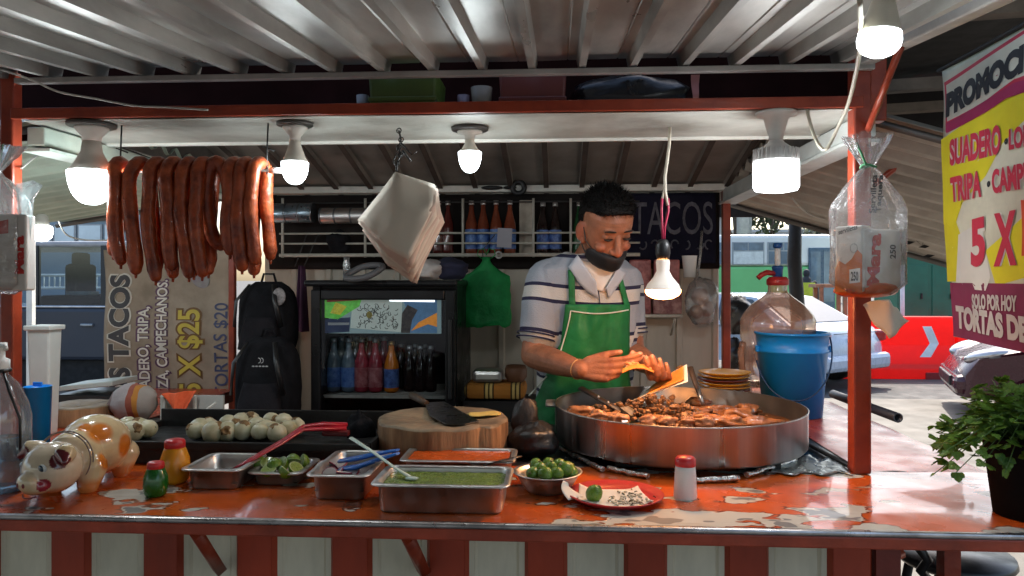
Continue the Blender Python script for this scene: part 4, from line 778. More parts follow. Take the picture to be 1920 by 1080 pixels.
rowr('rd', (822, 840), (liq('drink_dark_red', (.09, .015, .012)), None), 'dark red bottle on the rack right behind the paper stack', 'dark red bottles on the wire rack')
rowr('rg', (1086,), (green_g, None), 'green glass bottle on the rack beside the cook ear', 'green bottles on the wire rack', .96)
# metal canisters lying on the rack
for px0, px1, y, r_, m, lab in ((514, 588, 400, .042, mat('canister_blue', (.26, .33, .38), .3, metal=.9, var=.3, scale=20, stretch=(1, 1, 1)), 'bluish steel canister lying on the rack, left of two'), (601, 690, 405, .034, steel, 'narrow steel canister lying on the rack behind the paper')):
    a, b = PY(px0, y, YR - .01), PY(px1, y, YR - .01); a.z = b.z = PY((px0 + px1) / 2, y, YR).z
    t = thing('metal_canister', lab, 'canister', (a + b) / 2); mb = MB(); mb.cyl(a, b, r_, n=28); mb.build('body', m, t, bevel=.003)
    for f in (.02, .32, .66, .98): q = lerp(a, b, f); mb = MB(); mb.cyl(q - V((.004, 0, 0)), q + V((.004, 0, 0)), r_ * 1.025, n=28); mb.build('ring', mat('ring_steel', (.2, .22, .24), .35, metal=.9), t)
p = PY(635, 445, YR + .02); mb = crumple((p.x, p.y, zs + .055), (.05, .04, .05), .25, 21); tag(mb.build('dark_bundle', black_cloth), 'dark bundle resting on the rack below the steel canister', 'bundle')
# hanging on the rack: green bag, price tag, ring
t = thing('green_bag', 'green plastic carrier bag hanging from the rack hook', 'bag', PY(912, 490, YR - .05)); Yg = YR - .06; mb = MB(); rings = []
cx = PY(912, 550, Yg).x
for i in range(19):
    f = i / 18; z = lerp(PY(912, 610, Yg).z, PY(912, 482, Yg).z, f); k = .102 if f < .72 else lerp(.102, .017, min(1, (f - .72) / .2) ** .7)
    rings.append([V((cx + math.cos(q) * k * (1 + .10 * mnoise.noise(V((math.cos(q) * 2, f * 7, math.sin(q) * 2)))) , Yg + math.sin(q) * (.032 * (1 - f * .4) + .012 * mnoise.noise(V((math.cos(q) * 5, f * 5, 1)))), z + (.010 * math.cos(q * 5) if f < .1 else 0))) for q in [2 * math.pi * j / 32 for j in range(32)]])
mb.loft(rings); mb.build('film', translucent(mat('green_film', (.03, .46, .13), .5, var=.3, scale=12, bump=1.0, bscale=30), .45), t)
for s in (-1, 1): mb = MB(); q_ = V((cx + s * .016, Yg, PY(912, 486, Yg).z)); mb.tube([q_, q_ + V((s * .022, -.004, .018)), q_ + V((s * .018, 0, .040)), q_ + V((s * -.004, .004, .045)), V((cx, Yg, PY(906, 478, Yg).z))], .006, 6, flat=.3); mb.build('loop_handle', MATS['green_film'], t)
mb = MB(); mb.tube([PY(906, 483, Yg), PY(904, 470, YR - .02), PY(918, 452, YR - .02), PY(928, 440, YR - .02)], .002, 5); mb.build('hook', wire_mat, t)
q = PY(946, 446, YR - .03); mb = MB(); mb.box(q, (.062, .004, .082), rot=Matrix.Rotation(R(3), 3, 'Y')); tag(mb.build('grey_tag', mat('tag_grey', (.42, .41, .46), .7, var=.08)), 'blank grey card tag clipped on the wire rack', 'tag')
q = PY(935, 478, YR - .03); mb = MB(); mb.tube([q + V((.013 * math.cos(x), 0, .013 * math.sin(x))) for x in [i * math.pi / 8 for i in range(16)]], .0042, 6, closed=True); tag(mb.build('metal_ring', mat('ring_pale', (.6, .6, .6), .35)), 'small pale ring hanging beside the green bag', 'ring')
for px, lab in ((935, 'dark clothes hook gripping the top rail, left of the round one'),):
    q = PY(px, 352, YW - .09); mb = MB(); mb.sphere(q + V((-.03, 0, 0)), (.05, .012, .010), 12, 6); mb.sphere(q + V((.05, 0, 0)), (.03, .012, .009), 10, 6); tag(mb.build('dark_clip', black_iron), 'dark pliers-like clip lying along the top rail', 'clip')
q = PY(972, 352, YW - .1); mb = MB(); mb.tube([q + V((.026 * math.cos(x), 0, .026 * math.sin(x))) for x in [i * math.pi / 10 for i in range(20)]], .012, 8, closed=True); tag(mb.build('tape_roll', black_plastic), 'black tape roll hanging on the top rail', 'tape roll')
q = PY(1003, 430, YR + .09); mb = MB(); mb.box((q.x - .04, YR + .12, (q.z + .01)), (.06, .05, .24), b=.004); tag(mb.build('cream_box', mat('cream_box', (.46, .40, .32), .7, var=.25, scale=20)), 'cream cardboard box between amber and cola bottles', 'box')
# ---------------- hand-painted TACOS tarp, shelf with red goods, cup, onion bag
Yt = 3.3; t = thing('taco_tarp', 'dark navy tarp hand painted with the word TACOS', 'sign', PY(1270, 500, Yt)); a, b = PY(1172, 494, Yt), PY(1342, 362, Yt)
tw = lambda q: V((q.x, Yt + .008 * mnoise.noise(V((q.x * 6, q.z * 5, 8))), q.z))
mb = MB(); mb.grid(lambda u, v: tw(V((lerp(a.x - .12, b.x, u), Yt, lerp(a.z, b.z, v)))), 30, 20); mb.build('sheet', mat('navy_tarp', (.010, .010, .022), .85, spec=.15, var=.3), t, solid=.0015)
chalk = mat('chalk_grey', (.085, .085, .105), .8, var=.4, scale=40); mb = MB(); A = PY(1186, 440, Yt); B = PY(1336, 378, Yt)
text_fit(mb, 'TACOS', V((A.x, 0, A.z)), V((B.x - A.x, 0, 0)), V((0, 0, B.z - A.z)), .0, fn=lambda q: tw(q) + V((0, -.004, 0))); mb.build('lettering', chalk, t)
mb = MB(); rs = random.Random(5)
for px in (1205, 1228, 1265, 1286, 1312, 1328):
    q = PY(px, 459, Yt); n0 = rs.uniform(0, 6); mb.tube([tw(q + V((.016 * math.cos(n0 + i * .55), 0, .02 * math.sin(n0 + i * .55)))) + V((0, -.004, 0)) for i in range(rs.randint(5, 9))], .0036, 5)
mb.build('painted_scribble', chalk, t)
t = thing('goods_shelf', 'small wall shelf under the painted tarp', 'shelf', PY(1230, 592, 3.25)); a, b = PY(1160, 592, 3.25), PY(1280, 592, 3.25); mb = MB(); mb.box(((a.x + b.x) / 2, 3.31, a.z), (b.x - a.x, .13, .014), b=.003); mb.build('board', rail_mat, t)
mb = MB()
for x in (a.x + .03, b.x - .03): mb.tube([V((x, 3.26, a.z - .008)), V((x, 3.37, a.z - .09))], .006, 4)
mb.build('bracket', rail_mat, t)
redgoods = mat('red_goods', (.30, .04, .045), .45, var=.5, scale=26, col2=(.46, .16, .15)); redg2 = mat('red_goods_dark', (.2, .025, .035), .45, var=.4, scale=30, col2=(.40, .22, .2))
for i, (px0, px1, y0, y1, m, lab) in enumerate(((1180, 1222, 486, 590, redgoods, 'red goods packet on the shelf nearest the cook'), (1224, 1280, 540, 590, redg2, 'wide dark red packet lying on the shelf under the lamp'), (1226, 1276, 486, 539, redgoods, 'red packet stacked on top of the wide dark red one'))):
    p0, p1 = PY(px0, y1, 3.27), PY(px1, y0, 3.27); mb = MB(); mb.box(((p0.x + p1.x) / 2, 3.31, (p0.z + p1.z) / 2), (p1.x - p0.x - .004, .07, p1.z - p0.z - .003), b=.006); tag(mb.build('red_packet', m), lab, 'packet')
p = PY(1293, 520, 3.22); t = thing('hung_cup', 'white plastic cup hanging beside the painted tarp', 'cup', p); mb = MB(); mb.lathe(p, [(.002, .002), (.024, 0), (.032, .09), (.033, .092), (.030, .09), (.022, .005), (.001, .005)], 22, cap=False); mb.build('cup_body', white_plastic, t); mb = MB(); mb.tube([p + V((.02, 0, -.004)), p + V((.035, 0, -.1))], .002, 5); mb.build('string', wire_mat, t)
p = PY(1315, 565, 3.2); t = thing('vegetable_bag', 'clear hanging bag holding brown onions by the back post', 'bag', p); mb = crumple(p, (.062, .05, .1), .22, 31); mb.build('film', clear_mat('bag_film', tint=(.8, .78, .76), gloss=.1, rough=.25, haze=.22, bump=.6), t)
for dx, dz, r_ in ((-.005, .02, .038), (.02, -.03, .034), (-.02, -.045, .03)): mb = MB(); mb.sphere(p + V((dx, 0, dz)), r_, 14, 10, jit=.08); mb.build('onion', mat('brown_onion', (.30, .13, .07), .5, var=.25), t)
mb = MB(); mb.tube([p + V((-.02, 0, .09)), p + V((.0, .02, .2)), p + V((.01, .04, .3))], .006, 6); mb.build('bag_neck', clear_mat('bag_film'), t)
# chequered cloth, steel box and brown pot behind the block
Yc = 2.9; a, b = PY(868, 750, Yc), PY(985, 722, Yc); t = thing('cloth_shelf', 'low shelf box behind the chopping block under folded cloth', 'box', ((a.x + b.x) / 2, Yc + .1, .17)); mb = MB(); mb.box(((a.x + b.x) / 2 + .03, Yc + .12, (.17 + a.z) / 2 - .004), (b.x - a.x + .06, .2, a.z - .17 - .008)); mb.build('body', mat('crate_dark', (.02, .018, .018), .7), t)
chk = mat('check_cloth', (.45, .25, .05), .85, var=.15, bump=.2, bscale=120); stripes(chk, [(0, (.42, .22, .05)), (.5, (.05, .04, .02)), (.56, (.55, .52, .25)), (.66, (.06, .05, .02)), (.72, (.55, .52, .25)), (.82, (.06, .04, .02)), (.88, (.42, .22, .05))], 'X', .105, .9)
mb = MB(); mb.box(((a.x + b.x) / 2, Yc + .1, a.z + .03), (b.x - a.x, .18, .062), b=.022); tag(mb.build('folded_cloth', chk), 'folded yellow cloth with dark checks behind the block', 'cloth')
p = PY(912, 722, Yc); mb = MB(); mb.box((p.x, Yc + .08, a.z + .088), (.12, .12, .05), b=.016); tag(mb.build('steel_tin', steel), 'shiny steel tin lying on the checked cloth', 'tin')
p = PY(965, 722, Yc); mb = MB(); mb.lathe((p.x, Yc + .09, a.z + .062), [(.03, 0), (.045, .02), (.045, .05), (.038, .065), (.035, .06), (.001, .055)], 22, cap=False); tag(mb.build('brown_pot', mat('clay', (.14, .06, .03), .5, var=.2)), 'small brown clay pot on the checked cloth', 'pot')
# ================================================================== ON THE COUNTER
def rrect(cx, cy, z, w, d, r, n=5):
    out = []
    for qx, qy, a0 in ((1, -1, -90), (1, 1, 0), (-1, 1, 90), (-1, -1, 180)):
        for i in range(n + 1): a = R(a0 + 90 * i / n); out.append(V((cx + qx * (w / 2 - r) + r * math.cos(a), cy + qy * (d / 2 - r) + r * math.sin(a), z)))
    return out
def gn_tray(px0, px1, pyf, pyb_rim, pyf_rim, lab, fill=None, fillm=None, rot=0):
    """steel food tray from the pixel columns of its front rim, the row of its front foot and of its rims"""
    y0 = PZ((px0 + px1) / 2, pyf, CT).y; zr = None
    d0 = PZ((px0 + px1) / 2, pyf, CT); D0 = (d0 - C0).dot(FW); zr = CZ + (HY - pyf_rim) / F * (D0 - .012); pb = PZ((px0 + px1) / 2, pyb_rim, zr)
    xa, xb = PZ(px0, pyf_rim, zr).x, PZ(px1, pyf_rim, zr).x; yf = PZ((px0 + px1) / 2, pyf_rim, zr).y; yb = pb.y; w, d = xb - xa, yb - yf; cx, cy = (xa + xb) / 2, (yf + yb) / 2; h = zr - CT
    t = thing('steel_tray', lab, 'food tray', (cx, cy, CT)); li = .012; mb = MB(); z0 = CT + .0006
    mb.loft([rrect(cx, cy, z0, w - 2 * li - .014, d - 2 * li - .014, .016), rrect(cx, cy, z0 + .004, w - 2 * li - .008, d - 2 * li - .008, .02), rrect(cx, cy, zr - .004, w - 2 * li, d - 2 * li, .022),
             rrect(cx, cy, zr - .003, w, d, .022), rrect(cx, cy, zr, w - .002, d - .002, .022), rrect(cx, cy, zr + .0005, w - 2 * li - .002, d - 2 * li - .002, .02), rrect(cx, cy, zr - .004, w - 2 * li - .005, d - 2 * li - .005, .02),
             rrect(cx, cy, z0 + .006, w - 2 * li - .014, d - 2 * li - .014, .016), rrect(cx, cy, z0 + .005, .02, .02, .006)], smooth=True)
    mb.build('tray_body', steel, t)
    if fill is not None:
        zf = CT + h * fill; mb = MB(); rr = rrect(cx, cy, zf, w - 2 * li - .008, d - 2 * li - .008, .02)
        mb.grid(lambda a, b: V((cx + (a - .5) * (w - 2 * li - .009), cy + (b - .5) * (d - 2 * li - .009), zf + .0016 * mnoise.noise(V((a * 13, b * 9, px0))) + .0008 * mnoise.noise(V((a * 40, b * 28, px0))))), 44, 28); mb.build('sauce', fillm, t)
    return t, cx, cy, w, d, zr
green_salsa = mat('green_salsa', (.09, .16, .015), .26, var=.3, scale=70, bump=.5, bscale=150, col2=(.24, .33, .06)); red_salsa = mat('red_salsa', (.50, .085, .012), .22, var=.25, scale=14, bump=.1, bscale=60)
dark_salsa = mat('dark_salsa', (.05, .035, .02), .3, var=.3)
tA = gn_tray(330, 452, 919, 848, 882, 'nearly empty steel tray at far left holding red tongs end', .3, dark_salsa)
tB = gn_tray(456, 566, 911, 857, 888, 'shallow steel tray of cut lime halves', .2, mat('lime_juice', (.07, .08, .03), .25))
tC = gn_tray(567, 692, 939, 843, 893, 'steel tray with radish slices and blue tongs', .35, mat('radish_brine', (.16, .12, .12), .3))
tD = gn_tray(688, 956, 965, 872, 912, 'large steel tray of green salsa at the counter front', .82, green_salsa)
tE = gn_tray(744, 966, 905, 839, 866, 'steel tray of red salsa behind the green salsa', .93, red_salsa)
# red tongs / spoon in the left tray
t = thing('red_tongs', 'red plastic tongs leaning from the left tray toward the griddle', 'tongs', P(440, 880, 1.66)); mb = MB(); rt_m = mat('tongs_red', (.35, .012, .025), .35, var=.15, coat=.2)
mb.tube([P(438, 879, 1.66), P(480, 858, 1.72), P(530, 830, 1.79), P(566, 806, 1.85), P(600, 804, 1.9), P(648, 803, 1.93)], [.004, .0055, .006, .007, .010, .011], 10, flat=.6)
mb.build('lower_arm', rt_m, t); mb = MB(); mb.tube([P(442, 876, 1.67), P(484, 852, 1.74), P(534, 823, 1.81), P(568, 799, 1.87), P(605, 795, 1.91), P(650, 796, 1.94)], [.0035, .005, .0055, .006, .009, .010], 10, flat=.6); mb.build('upper_arm', rt_m, t)
mb = MB(); mb.box(P(630, 812, 1.92), (.07, .02, .014), b=.004); mb.build('grip', mat('grip_maroon', (.12, .01, .012), .35, coat=.3), t)
# blue tongs + radishes
bt = mat('tongs_blue', (.012, .13, .5), .32, var=.1, coat=.2); t = thing('blue_tongs', 'blue plastic tongs resting in the radish tray', 'tongs', P(690, 880, 1.6))
for nm, dy, dd in (('upper_arm', -8, .03), ('lower_arm', 8, 0)):
    mb = MB(); mb.tube([P(640, 872 + dy, 1.66 + dd), P(672, 867 + dy, 1.64 + dd), P(710, 856 + dy * .7, 1.62 + dd), P(746, 847 + dy * .4, 1.6 + dd)], [.015, .017, .014, .008], 10, flat=.35); mb.build(nm, bt, t)
rad = mat('radish', (.62, .55, .52), .35, var=.2, col2=(.66, .6, .56), coat=.3); rads = mat('radish_skin', (.32, .03, .07), .35, coat=.3); n0 = None
rs = random.Random(3)
for px, py, D in ((608, 876, 1.66), (622, 868, 1.69), (632, 880, 1.64), (645, 884, 1.62), (655, 872, 1.67), (618, 884, 1.62), (600, 868, 1.7), (660, 882, 1.63), (638, 866, 1.71)):
    p = P(px, py, D); p.z = CT + .032 + rs.uniform(0, .012); ro = (rs.uniform(-.7, .7), rs.uniform(-.6, .6), rs.uniform(0, 6))
    if n0 is None:
        n0 = thing('radish_slice', 'pale radish slice in the tray with blue tongs', 'radish', p, 'radish slices in the tray'); mb = MB(); mb.cyl(p + V((0, 0, -.0018)), p + V((0, 0, .0018)), .0155, n=18); mb.build('flesh', rad, n0); mb = MB(); mb.tube([p + V((.0157 * math.cos(a), .0157 * math.sin(a), 0)) for a in [i * math.pi / 9 for i in range(18)]], .002, 5, closed=True); mb.build('skin_rim', rads, n0); n0.rotation_euler = ro
    else: dup(n0, p, rot=ro)
# lime halves
lime_s = mat('lime_skin', (.12, .23, .018), .3, var=.25, scale=60, bump=.25, bscale=220, coat=.25); lime_f = mat('lime_flesh', (.30, .40, .09), .3, var=.15, scale=60, coat=.3); lime_r = mat('lime_rind', (.46, .52, .26), .45)
hl = None
for px, py, D, tx, ty in ((502, 866, 1.73, .5, .1), (527, 869, 1.71, .9, .5), (503, 880, 1.68, .35, -.3), (549, 866, 1.72, 2.6, .4), (538, 882, 1.67, .5, .6), (565, 865, 1.74, 1.0, -.9), (515, 874, 1.7, 2.9, .2), (484, 868, 1.74, .8, .9), (556, 876, 1.69, .5, -.5)):
    p = P(px, py, D); p.z = max(p.z, CT + .022)
    if hl is None:
        hl = thing('lime_half', 'juicy cut lime half in the shallow tray', 'lime', p, 'lime halves in the shallow tray'); mb = MB(); r_ = .0175
        mb.lathe(p, [(.001, -r_ * 1.1)] + [(r_ * math.sin(a), -r_ * 1.1 * math.cos(a)) for a in (.25, .5, .8, 1.1, 1.35, 1.57)], 20, cap=False); mb.build('skin', lime_s, hl); mb = MB(); mb.lathe(p, [(r_, -.0003), (r_ * .86, .0006), (r_ * .84, .0002)], 20, cap=False); mb.build('rind', lime_r, hl); mb = MB()
        for k_ in range(9):
            a = 2 * math.pi * k_ / 9; a1 = a + 2 * math.pi / 9 * .86; mb.add([p + V((.0018 * math.cos((a + a1) / 2), .0018 * math.sin((a + a1) / 2), .0008)), p + V((.0145 * math.cos(a), .0145 * math.sin(a), .0004)), p + V((.0152 * math.cos((a + a1) / 2), .0152 * math.sin((a + a1) / 2), .0011)), p + V((.0145 * math.cos(a1), .0145 * math.sin(a1), .0004))], [(0, 1, 2, 3)], 0, False)
        mb.lathe(p, [(.0155, .0), (.001, .0)], 20, cap=False); mb.build('flesh', lime_f, hl); hl.rotation_euler = (tx, ty, 0)
    else: dup(hl, p, rot=(tx, ty, rs.uniform(0, 6)))
# bowl of limes
pf = PZ(1026, 932); bc = V((pf.x, pf.y + .052, CT)); zr = P(1026, 880, 1.65).z; bh = zr - CT
t = thing('steel_bowl', 'round steel bowl heaped with small green limes', 'bowl', bc); mb = MB()
mb.lathe(bc, [(.001, .001), (.045, .001), (.052, .008), (.066, bh * .75), (.069, bh - .003), (.0765, bh), (.076, bh + .0015), (.067, bh), (.063, bh * .7), (.047, .012), (.001, .008)], 40, cap=False); mb.build('bowl_body', steel, t)
wl = None
for i, (px, py, dd) in enumerate(((1012, 880, 1.61), (1032, 878, 1.64), (1060, 880, 1.61), (1045, 888, 1.585), (1000, 888, 1.6), (1022, 890, 1.58), (1070, 888, 1.62), (1052, 870, 1.68), (1028, 868, 1.69), (1005, 872, 1.67), (1075, 878, 1.66))):
    p = P(px, py, dd); p.z = max(min(p.z, CT + bh + .012), CT + bh * .6); q = p - bc; q.z = 0
    if q.length > .05: q = q.normalized() * .05; p = V((bc.x + q.x, bc.y + q.y, p.z))
    if wl is None:
        wl = thing('small_lime', 'small whole green lime in the steel bowl', 'lime', p, 'limes heaped in the steel bowl'); mb = MB(); mb.sphere(p, (.0155, .0155, .017), 18, 12, jit=.06); mb.build('skin', lime_s, wl); mb = MB(); mb.lathe(p, [(.003, .0162), (.003, .018), (.001, .0182)], 8); mb.build('stem_end', mat('stem_brown', (.2, .15, .06), .7), wl)
    else: dup(wl, p, rot=(rs.uniform(-1.5, 1.5), rs.uniform(-1, 1), rs.uniform(0, 6)), scale=rs.uniform(.85, 1.12))
# dark spoon lying over the trays
t = thing('dark_spoon', 'flat dark steel spoon handle resting across tray and bowl', 'spoon', P(950, 862, 1.7)); mb = MB(); mb.tube([P(905, 872, 1.68), P(938, 864, 1.68), P(978, 855, 1.69)], [.006, .005, .0065], 8, flat=.3); mb.build('handle', mat('dark_steel', (.1, .095, .09), .3, metal=1), t); mb = MB(); mb.sphere(P(890, 875, 1.67), (.018, .012, .004), 14, 8); mb.build('bowl', MATS['dark_steel'], t)
# pale spoon in green salsa
t = thing('plastic_spoon', 'pale green plastic spoon standing in the green salsa', 'spoon', P(762, 893, 1.54)); mb = MB(); mb.tube([P(768, 894, 1.54), P(740, 877, 1.57), P(700, 848, 1.62), P(658, 821, 1.67)], [.0055, .0045, .005, .006], 8, flat=.45); mb.build('handle', mat('spoon_pale', (.56, .68, .6), .35, coat=.2), t); mb = MB(); mb.sphere(P(772, 897, 1.535), (.014, .01, .004), 12, 8); mb.build('bowl', MATS['spoon_pale'], t)
# red plate with paper, lime, onion bits
pc = PZ(1154, 938); t = thing('red_plate', 'red plastic plate with paper and food scraps on the counter front', 'plate', pc); pr = .1; mb = MB()
mb.lathe(pc, [(.001, .001), (pr * .72, .001), (pr * .78, .003), (pr * .98, .014), (pr, .0155), (pr * .985, .017), (pr * .78, .0065), (pr * .7, .0045), (.001, .0045)], 48, cap=False); mb.build('plate_body', red_plastic, t)
mb = MB(); A = [(1062, 903), (1066, 935), (1085, 951), (1150, 955), (1218, 952), (1228, 938), (1200, 920), (1150, 917), (1098, 921)]
def plp(px, py):
    q = PZ(px, py, CT + .0075); r_ = math.hypot(q.x - pc.x, q.y - pc.y); q.z = CT + .0078 + max(0, r_ - pr * .72) * .42 + .0012 * mnoise.noise(V((px * .06, py * .1, 0))); return q
mb.grid(lambda u, v: plp(lerp(lerp(1086, 1084, v), lerp(1196, 1226, v), u), lerp(915 + 3 * math.sin(u * 3), 953 - 9 * (2 * u - 1) ** 4, v)), 24, 14)
mb.build('paper', paper_white, t, solid=.0006)
mb = MB(); mb.grid(lambda u, v: lerp(lerp(PZ(1066, 938, CT + .012), PZ(1096, 930, CT + .0095), u), lerp(P(1062, 901, 1.56), P(1070, 905, 1.57), u), v) + V((-.012 * math.sin(v * 2.6), 0, 0)), 6, 10); mb.build('paper_corner', paper_white, t, solid=.0006)
p = PZ(1114, 936, CT + .01); dup(wl, V((p.x, p.y, CT + .022)), rot=(.6, .3, 1), label='single small lime sitting on the red plate', group='limes on plates', scale=1.1)
mb = MB()
for i in range(70):
    q = plp(random.gauss(1180, 20), random.gauss(938, 7)); mb.sphere(q + V((0, 0, .002)), (random.uniform(.002, .0055), random.uniform(.002, .004), .0018), 7, 4)
ob = tag(mb.build('onion_bits', mat('onion_bits', (.55, .50, .38), .5, var=.3, scale=60)), 'chopped onion bits scattered on the paper', 'food'); ob['kind'] = 'stuff'
mb = MB()
for i in range(15):
    q = plp(random.gauss(1180, 20), random.gauss(939, 7)); a = random.uniform(0, 3.1); mb.tube([q + V((0, 0, .003)), q + V((math.cos(a) * .006, math.sin(a) * .005, .0045)), q + V((math.cos(a) * .008, math.sin(a) * .008, .003))], .001, 5)
ob = tag(mb.build('herb_bits', mat('herb_bits', (.06, .05, .02), .6)), 'dark chopped herb scraps on the paper', 'food'); ob['kind'] = 'stuff'
# salt shaker
p = PZ(1285, 934); t = thing('salt_shaker', 'white salt shaker with a red lid by the red plate', 'shaker', p); mb = MB(); mb.lathe(p, [(.001, 0), (.0235, 0), (.0245, .004), (.0215, .06), (.0205, .07), (.001, .07)], 28); mb.build('shaker_body', white_plastic, t); mb = MB(); mb.lathe(p, [(.0215, .069), (.0222, .071), (.0215, .083), (.017, .088), (.001, .089)], 28); mb.build('lid', red_plastic, t)
# orange and green squat bottles
def squat(px, py, w, h, m, lab):
    p = PZ(px, py); t = thing('sauce_bottle', lab, 'bottle', p); mb = MB(); r = w / 2; mb.lathe(p, [(.001, 0), (r * .72, .001), (r * .9, h * .1), (r, h * .32), (r * .95, h * .55), (r * .72, h * .76), (r * .66, h * .8), (.001, h * .8)], 26); mb.build('bottle_body', m, t)
    mb = MB(); mb.lathe(p, [(r * .64, h * .79), (r * .68, h * .8), (r * .68, h * .93), (r * .6, h * .97), (r * .2, h), (.001, h)], 26); mb.build('cap', red_plastic, t); return t
squat(328, 905, .066, .101, mat('bottle_orange', (.68, .26, .008), .3, var=.1, sss=.2, coat=.3), 'squat orange sauce bottle with red cap by the left tray')
squat(292, 930, .051, .075, mat('bottle_green', (.01, .11, .012), .25, var=.15, sss=.1, coat=.3), 'small green sauce bottle with red cap in front of the orange one')
# soap bottle at the left edge
p = PZ(-2, 918); t = thing('pump_bottle', 'clear pump bottle with white pump at the left frame edge', 'bottle', p); r = .062; mb = MB(); k = 1.66 / F
mb.lathe(p, [(.001, 0), (r * .9, .001), (r, .012), (r, .16), (r * .9, .19), (r * .6, .232), (r * .3, .252), (r * .26, .262)], 30, cap=False); mb.build('bottle_body', clear_mat('bottle_clear', tint=(.88, .92, .93), gloss=.08, rough=.08, haze=.14), t)
mb = MB(); mb.lathe(p, [(.001, .002), (r * .93, .003), (r * .95, .012), (r * .95, .11), (.001, .11)], 26); mb.build('liquid', clear_mat('soap_liquid', tint=(.6, .75, .85), gloss=.05, rough=.1, haze=.25, hazecol=(.4, .55, .65)), t)
mb = MB(); mb.lathe(p, [(r * .3, .258), (r * .34, .26), (r * .34, .285), (.012, .29), (.012, .31), (.016, .312), (.016, .322), (.001, .322)], 20); mb.tube([p + V((0, 0, .317)), p + V((.03, -.02, .317)), p + V((.034, -.024, .309))], .005, 8); mb.build('pump', white_plastic, t)
mb = MB(); mb.tube([p + V((r * .34 * math.cos(a), r * .34 * math.sin(a), .262)) for a in [i * math.pi / 8 for i in range(16)]], .004, 6, closed=True); mb.tube([p + V((r * .3, -.01, .26)), p + V((r * .62, -.02, .22)), p + V((r * 1.02, -.02, .16)), p + V((r * 1.04, -.02, .07))], .003, 6); mb.build('band', black_plastic, t)
mb = MB(); mb.grid(lambda a, b: p + V((r * 1.01 * math.sin(lerp(-1.3, .25, a)), -r * 1.01 * math.cos(lerp(-1.3, .25, a)), lerp(.035, .14, b))), 10, 2); mb.build('blue_label', mat('soap_label', (.03, .14, .42), .4, var=.4, scale=30), t)
# blue cup, log blocks
def on(px, py, D): p = P(px, py, D); p.z = CT; return p
p = on(71, 820, 1.95); t = thing('blue_cup', 'tall blue plastic cup behind the pig money box', 'cup', p); hh = P(71, 724, 1.95).z - CT; r = .0325; mb = MB(); mb.lathe(p, [(.001, 0), (r * .82, 0), (r, hh), (r * 1.03, hh), (r * .96, hh - .001), (r * .78, .006), (.001, .006)], 26, cap=False); mb.build('cup_body', blue_plastic, t); mb = MB(); mb.box(p + V((.004, -.006, hh + .006)), (.026, .004, .012), b=.003); mb.build('lip_tab', blue_plastic, t)
wood_top = mat('block_top', (.19, .135, .085), .55, var=.4, scale=9, bump=.2, bscale=50, col2=(.32, .23, .14)); wood_side = mat('block_side', (.10, .045, .02), .75, var=.4, scale=16, bump=.9, bscale=34, stretch=(1, 1, .16), col2=(.44, .25, .12))
def block(c, r, h, lab, split=False):
    t = thing('chopping_block', lab, 'chopping block', c); n = 96; rs2 = random.Random(int(r * 1000)); rad_ = []
    for j in range(n):
        a = 2 * math.pi * j / n; d = V((math.cos(a), math.sin(a), 0)); k = 1 + .025 * mnoise.noise(d * 2.5 + V(c)) + .012 * mnoise.noise(d * 11) + .012 * mnoise.noise(d * 26)
        if split:
            da = abs((a - R(-46) + math.pi) % (2 * math.pi) - math.pi); k *= 1 - .13 * math.exp(-(da / .045) ** 2)
            if 0 < ((a - R(-46) + math.pi) % (2 * math.pi) - math.pi) < .32: k *= 1.04
        rad_.append(r * k)
    ring = lambda z, s: [V(c) + V((rad_[j] * s * math.cos(2 * math.pi * j / n), rad_[j] * s * math.sin(2 * math.pi * j / n), z + (.004 * mnoise.noise(V((j * .2, z * 9, 5))) if z > h * .9 else 0))) for j in range(n)]
    mb = MB(); mb.loft([ring(.0006, .97), ring(h * .1, .99), ring(h * .5, 1), ring(h * .86, 1.0), ring(h * .93, .995)], cap=False); mb.build('bark_side', wood_side, t)
    mb = MB(); mb.loft([ring(h * .93, .995), ring(h * .985, .98), ring(h, .95), [p_ + V((0, 0, -.004)) for p_ in ring(h, .6)], [p_ + V((0, 0, -.007)) for p_ in ring(h, .3)], [p_ + V((0, 0, -.008)) for p_ in ring(h, .02)]], cap=False); mb.build('worn_top', wood_top, t); return t
bD = 1.98; bc = on(831, 777, bD); bh = P(831, 781, bD).z - CT; block(bc, .172, bh, 'big round wooden chopping block with a split side, cleaver on top', True)
p = on(150, 760, 2.42); block(p, .1, P(150, 757, 2.42).z - CT, 'pale round wooden block on the left side counter')
# cleaver + tortilla on the block
zt = CT + bh
def top(px, py, dz=0): q = PZ(px, py, zt - .003 + dz); return q
t = thing('cleaver', 'large dark cleaver blade lying on the chopping block', 'cleaver', top(840, 775)); mb = MB()
mb.prism([top(x, y, .003) for x, y in ((796, 757), (833, 755), (898, 792), (872, 798), (835, 797), (806, 781))], V((0, 0, .004))); mb.build('blade', mat('cleaver_steel', (.07, .066, .064), .3, metal=.9, var=.4, scale=14, bump=.1), t, bevel=.001)
mb = MB(); mb.tube([top(800, 757, .008), top(788, 750, .014), top(772, 741, .02)], [.009, .010, .011], 10); mb.build('handle', mat('dark_wood', (.06, .035, .02), .5), t)
def tortilla(fn, lab, m, nm='tortilla'):
    mb = MB(); mb.lathe((0, 0, 0), [(.001, .0018), (.5, .0018), (.85, .0016), (1, .0), (.85, -.0012), (.001, -.0012)], 30, cap=False); mb.v = [fn(q) for q in mb.v]; return tag(mb.build(nm, m), lab, 'tortilla')
tm = mat('tortilla_corn', (.62, .44, .12), .6, var=.15, scale=14, bump=.15, bscale=90); a = top(908, 776, .006)
tortilla(lambda q: a + V((q.x * .045, q.y * .036, q.z + .002 * math.sin(q.x * 3) + .0015 * math.sin(q.y * 4))), 'small yellow corn tortilla beside the cleaver on the block', tm)
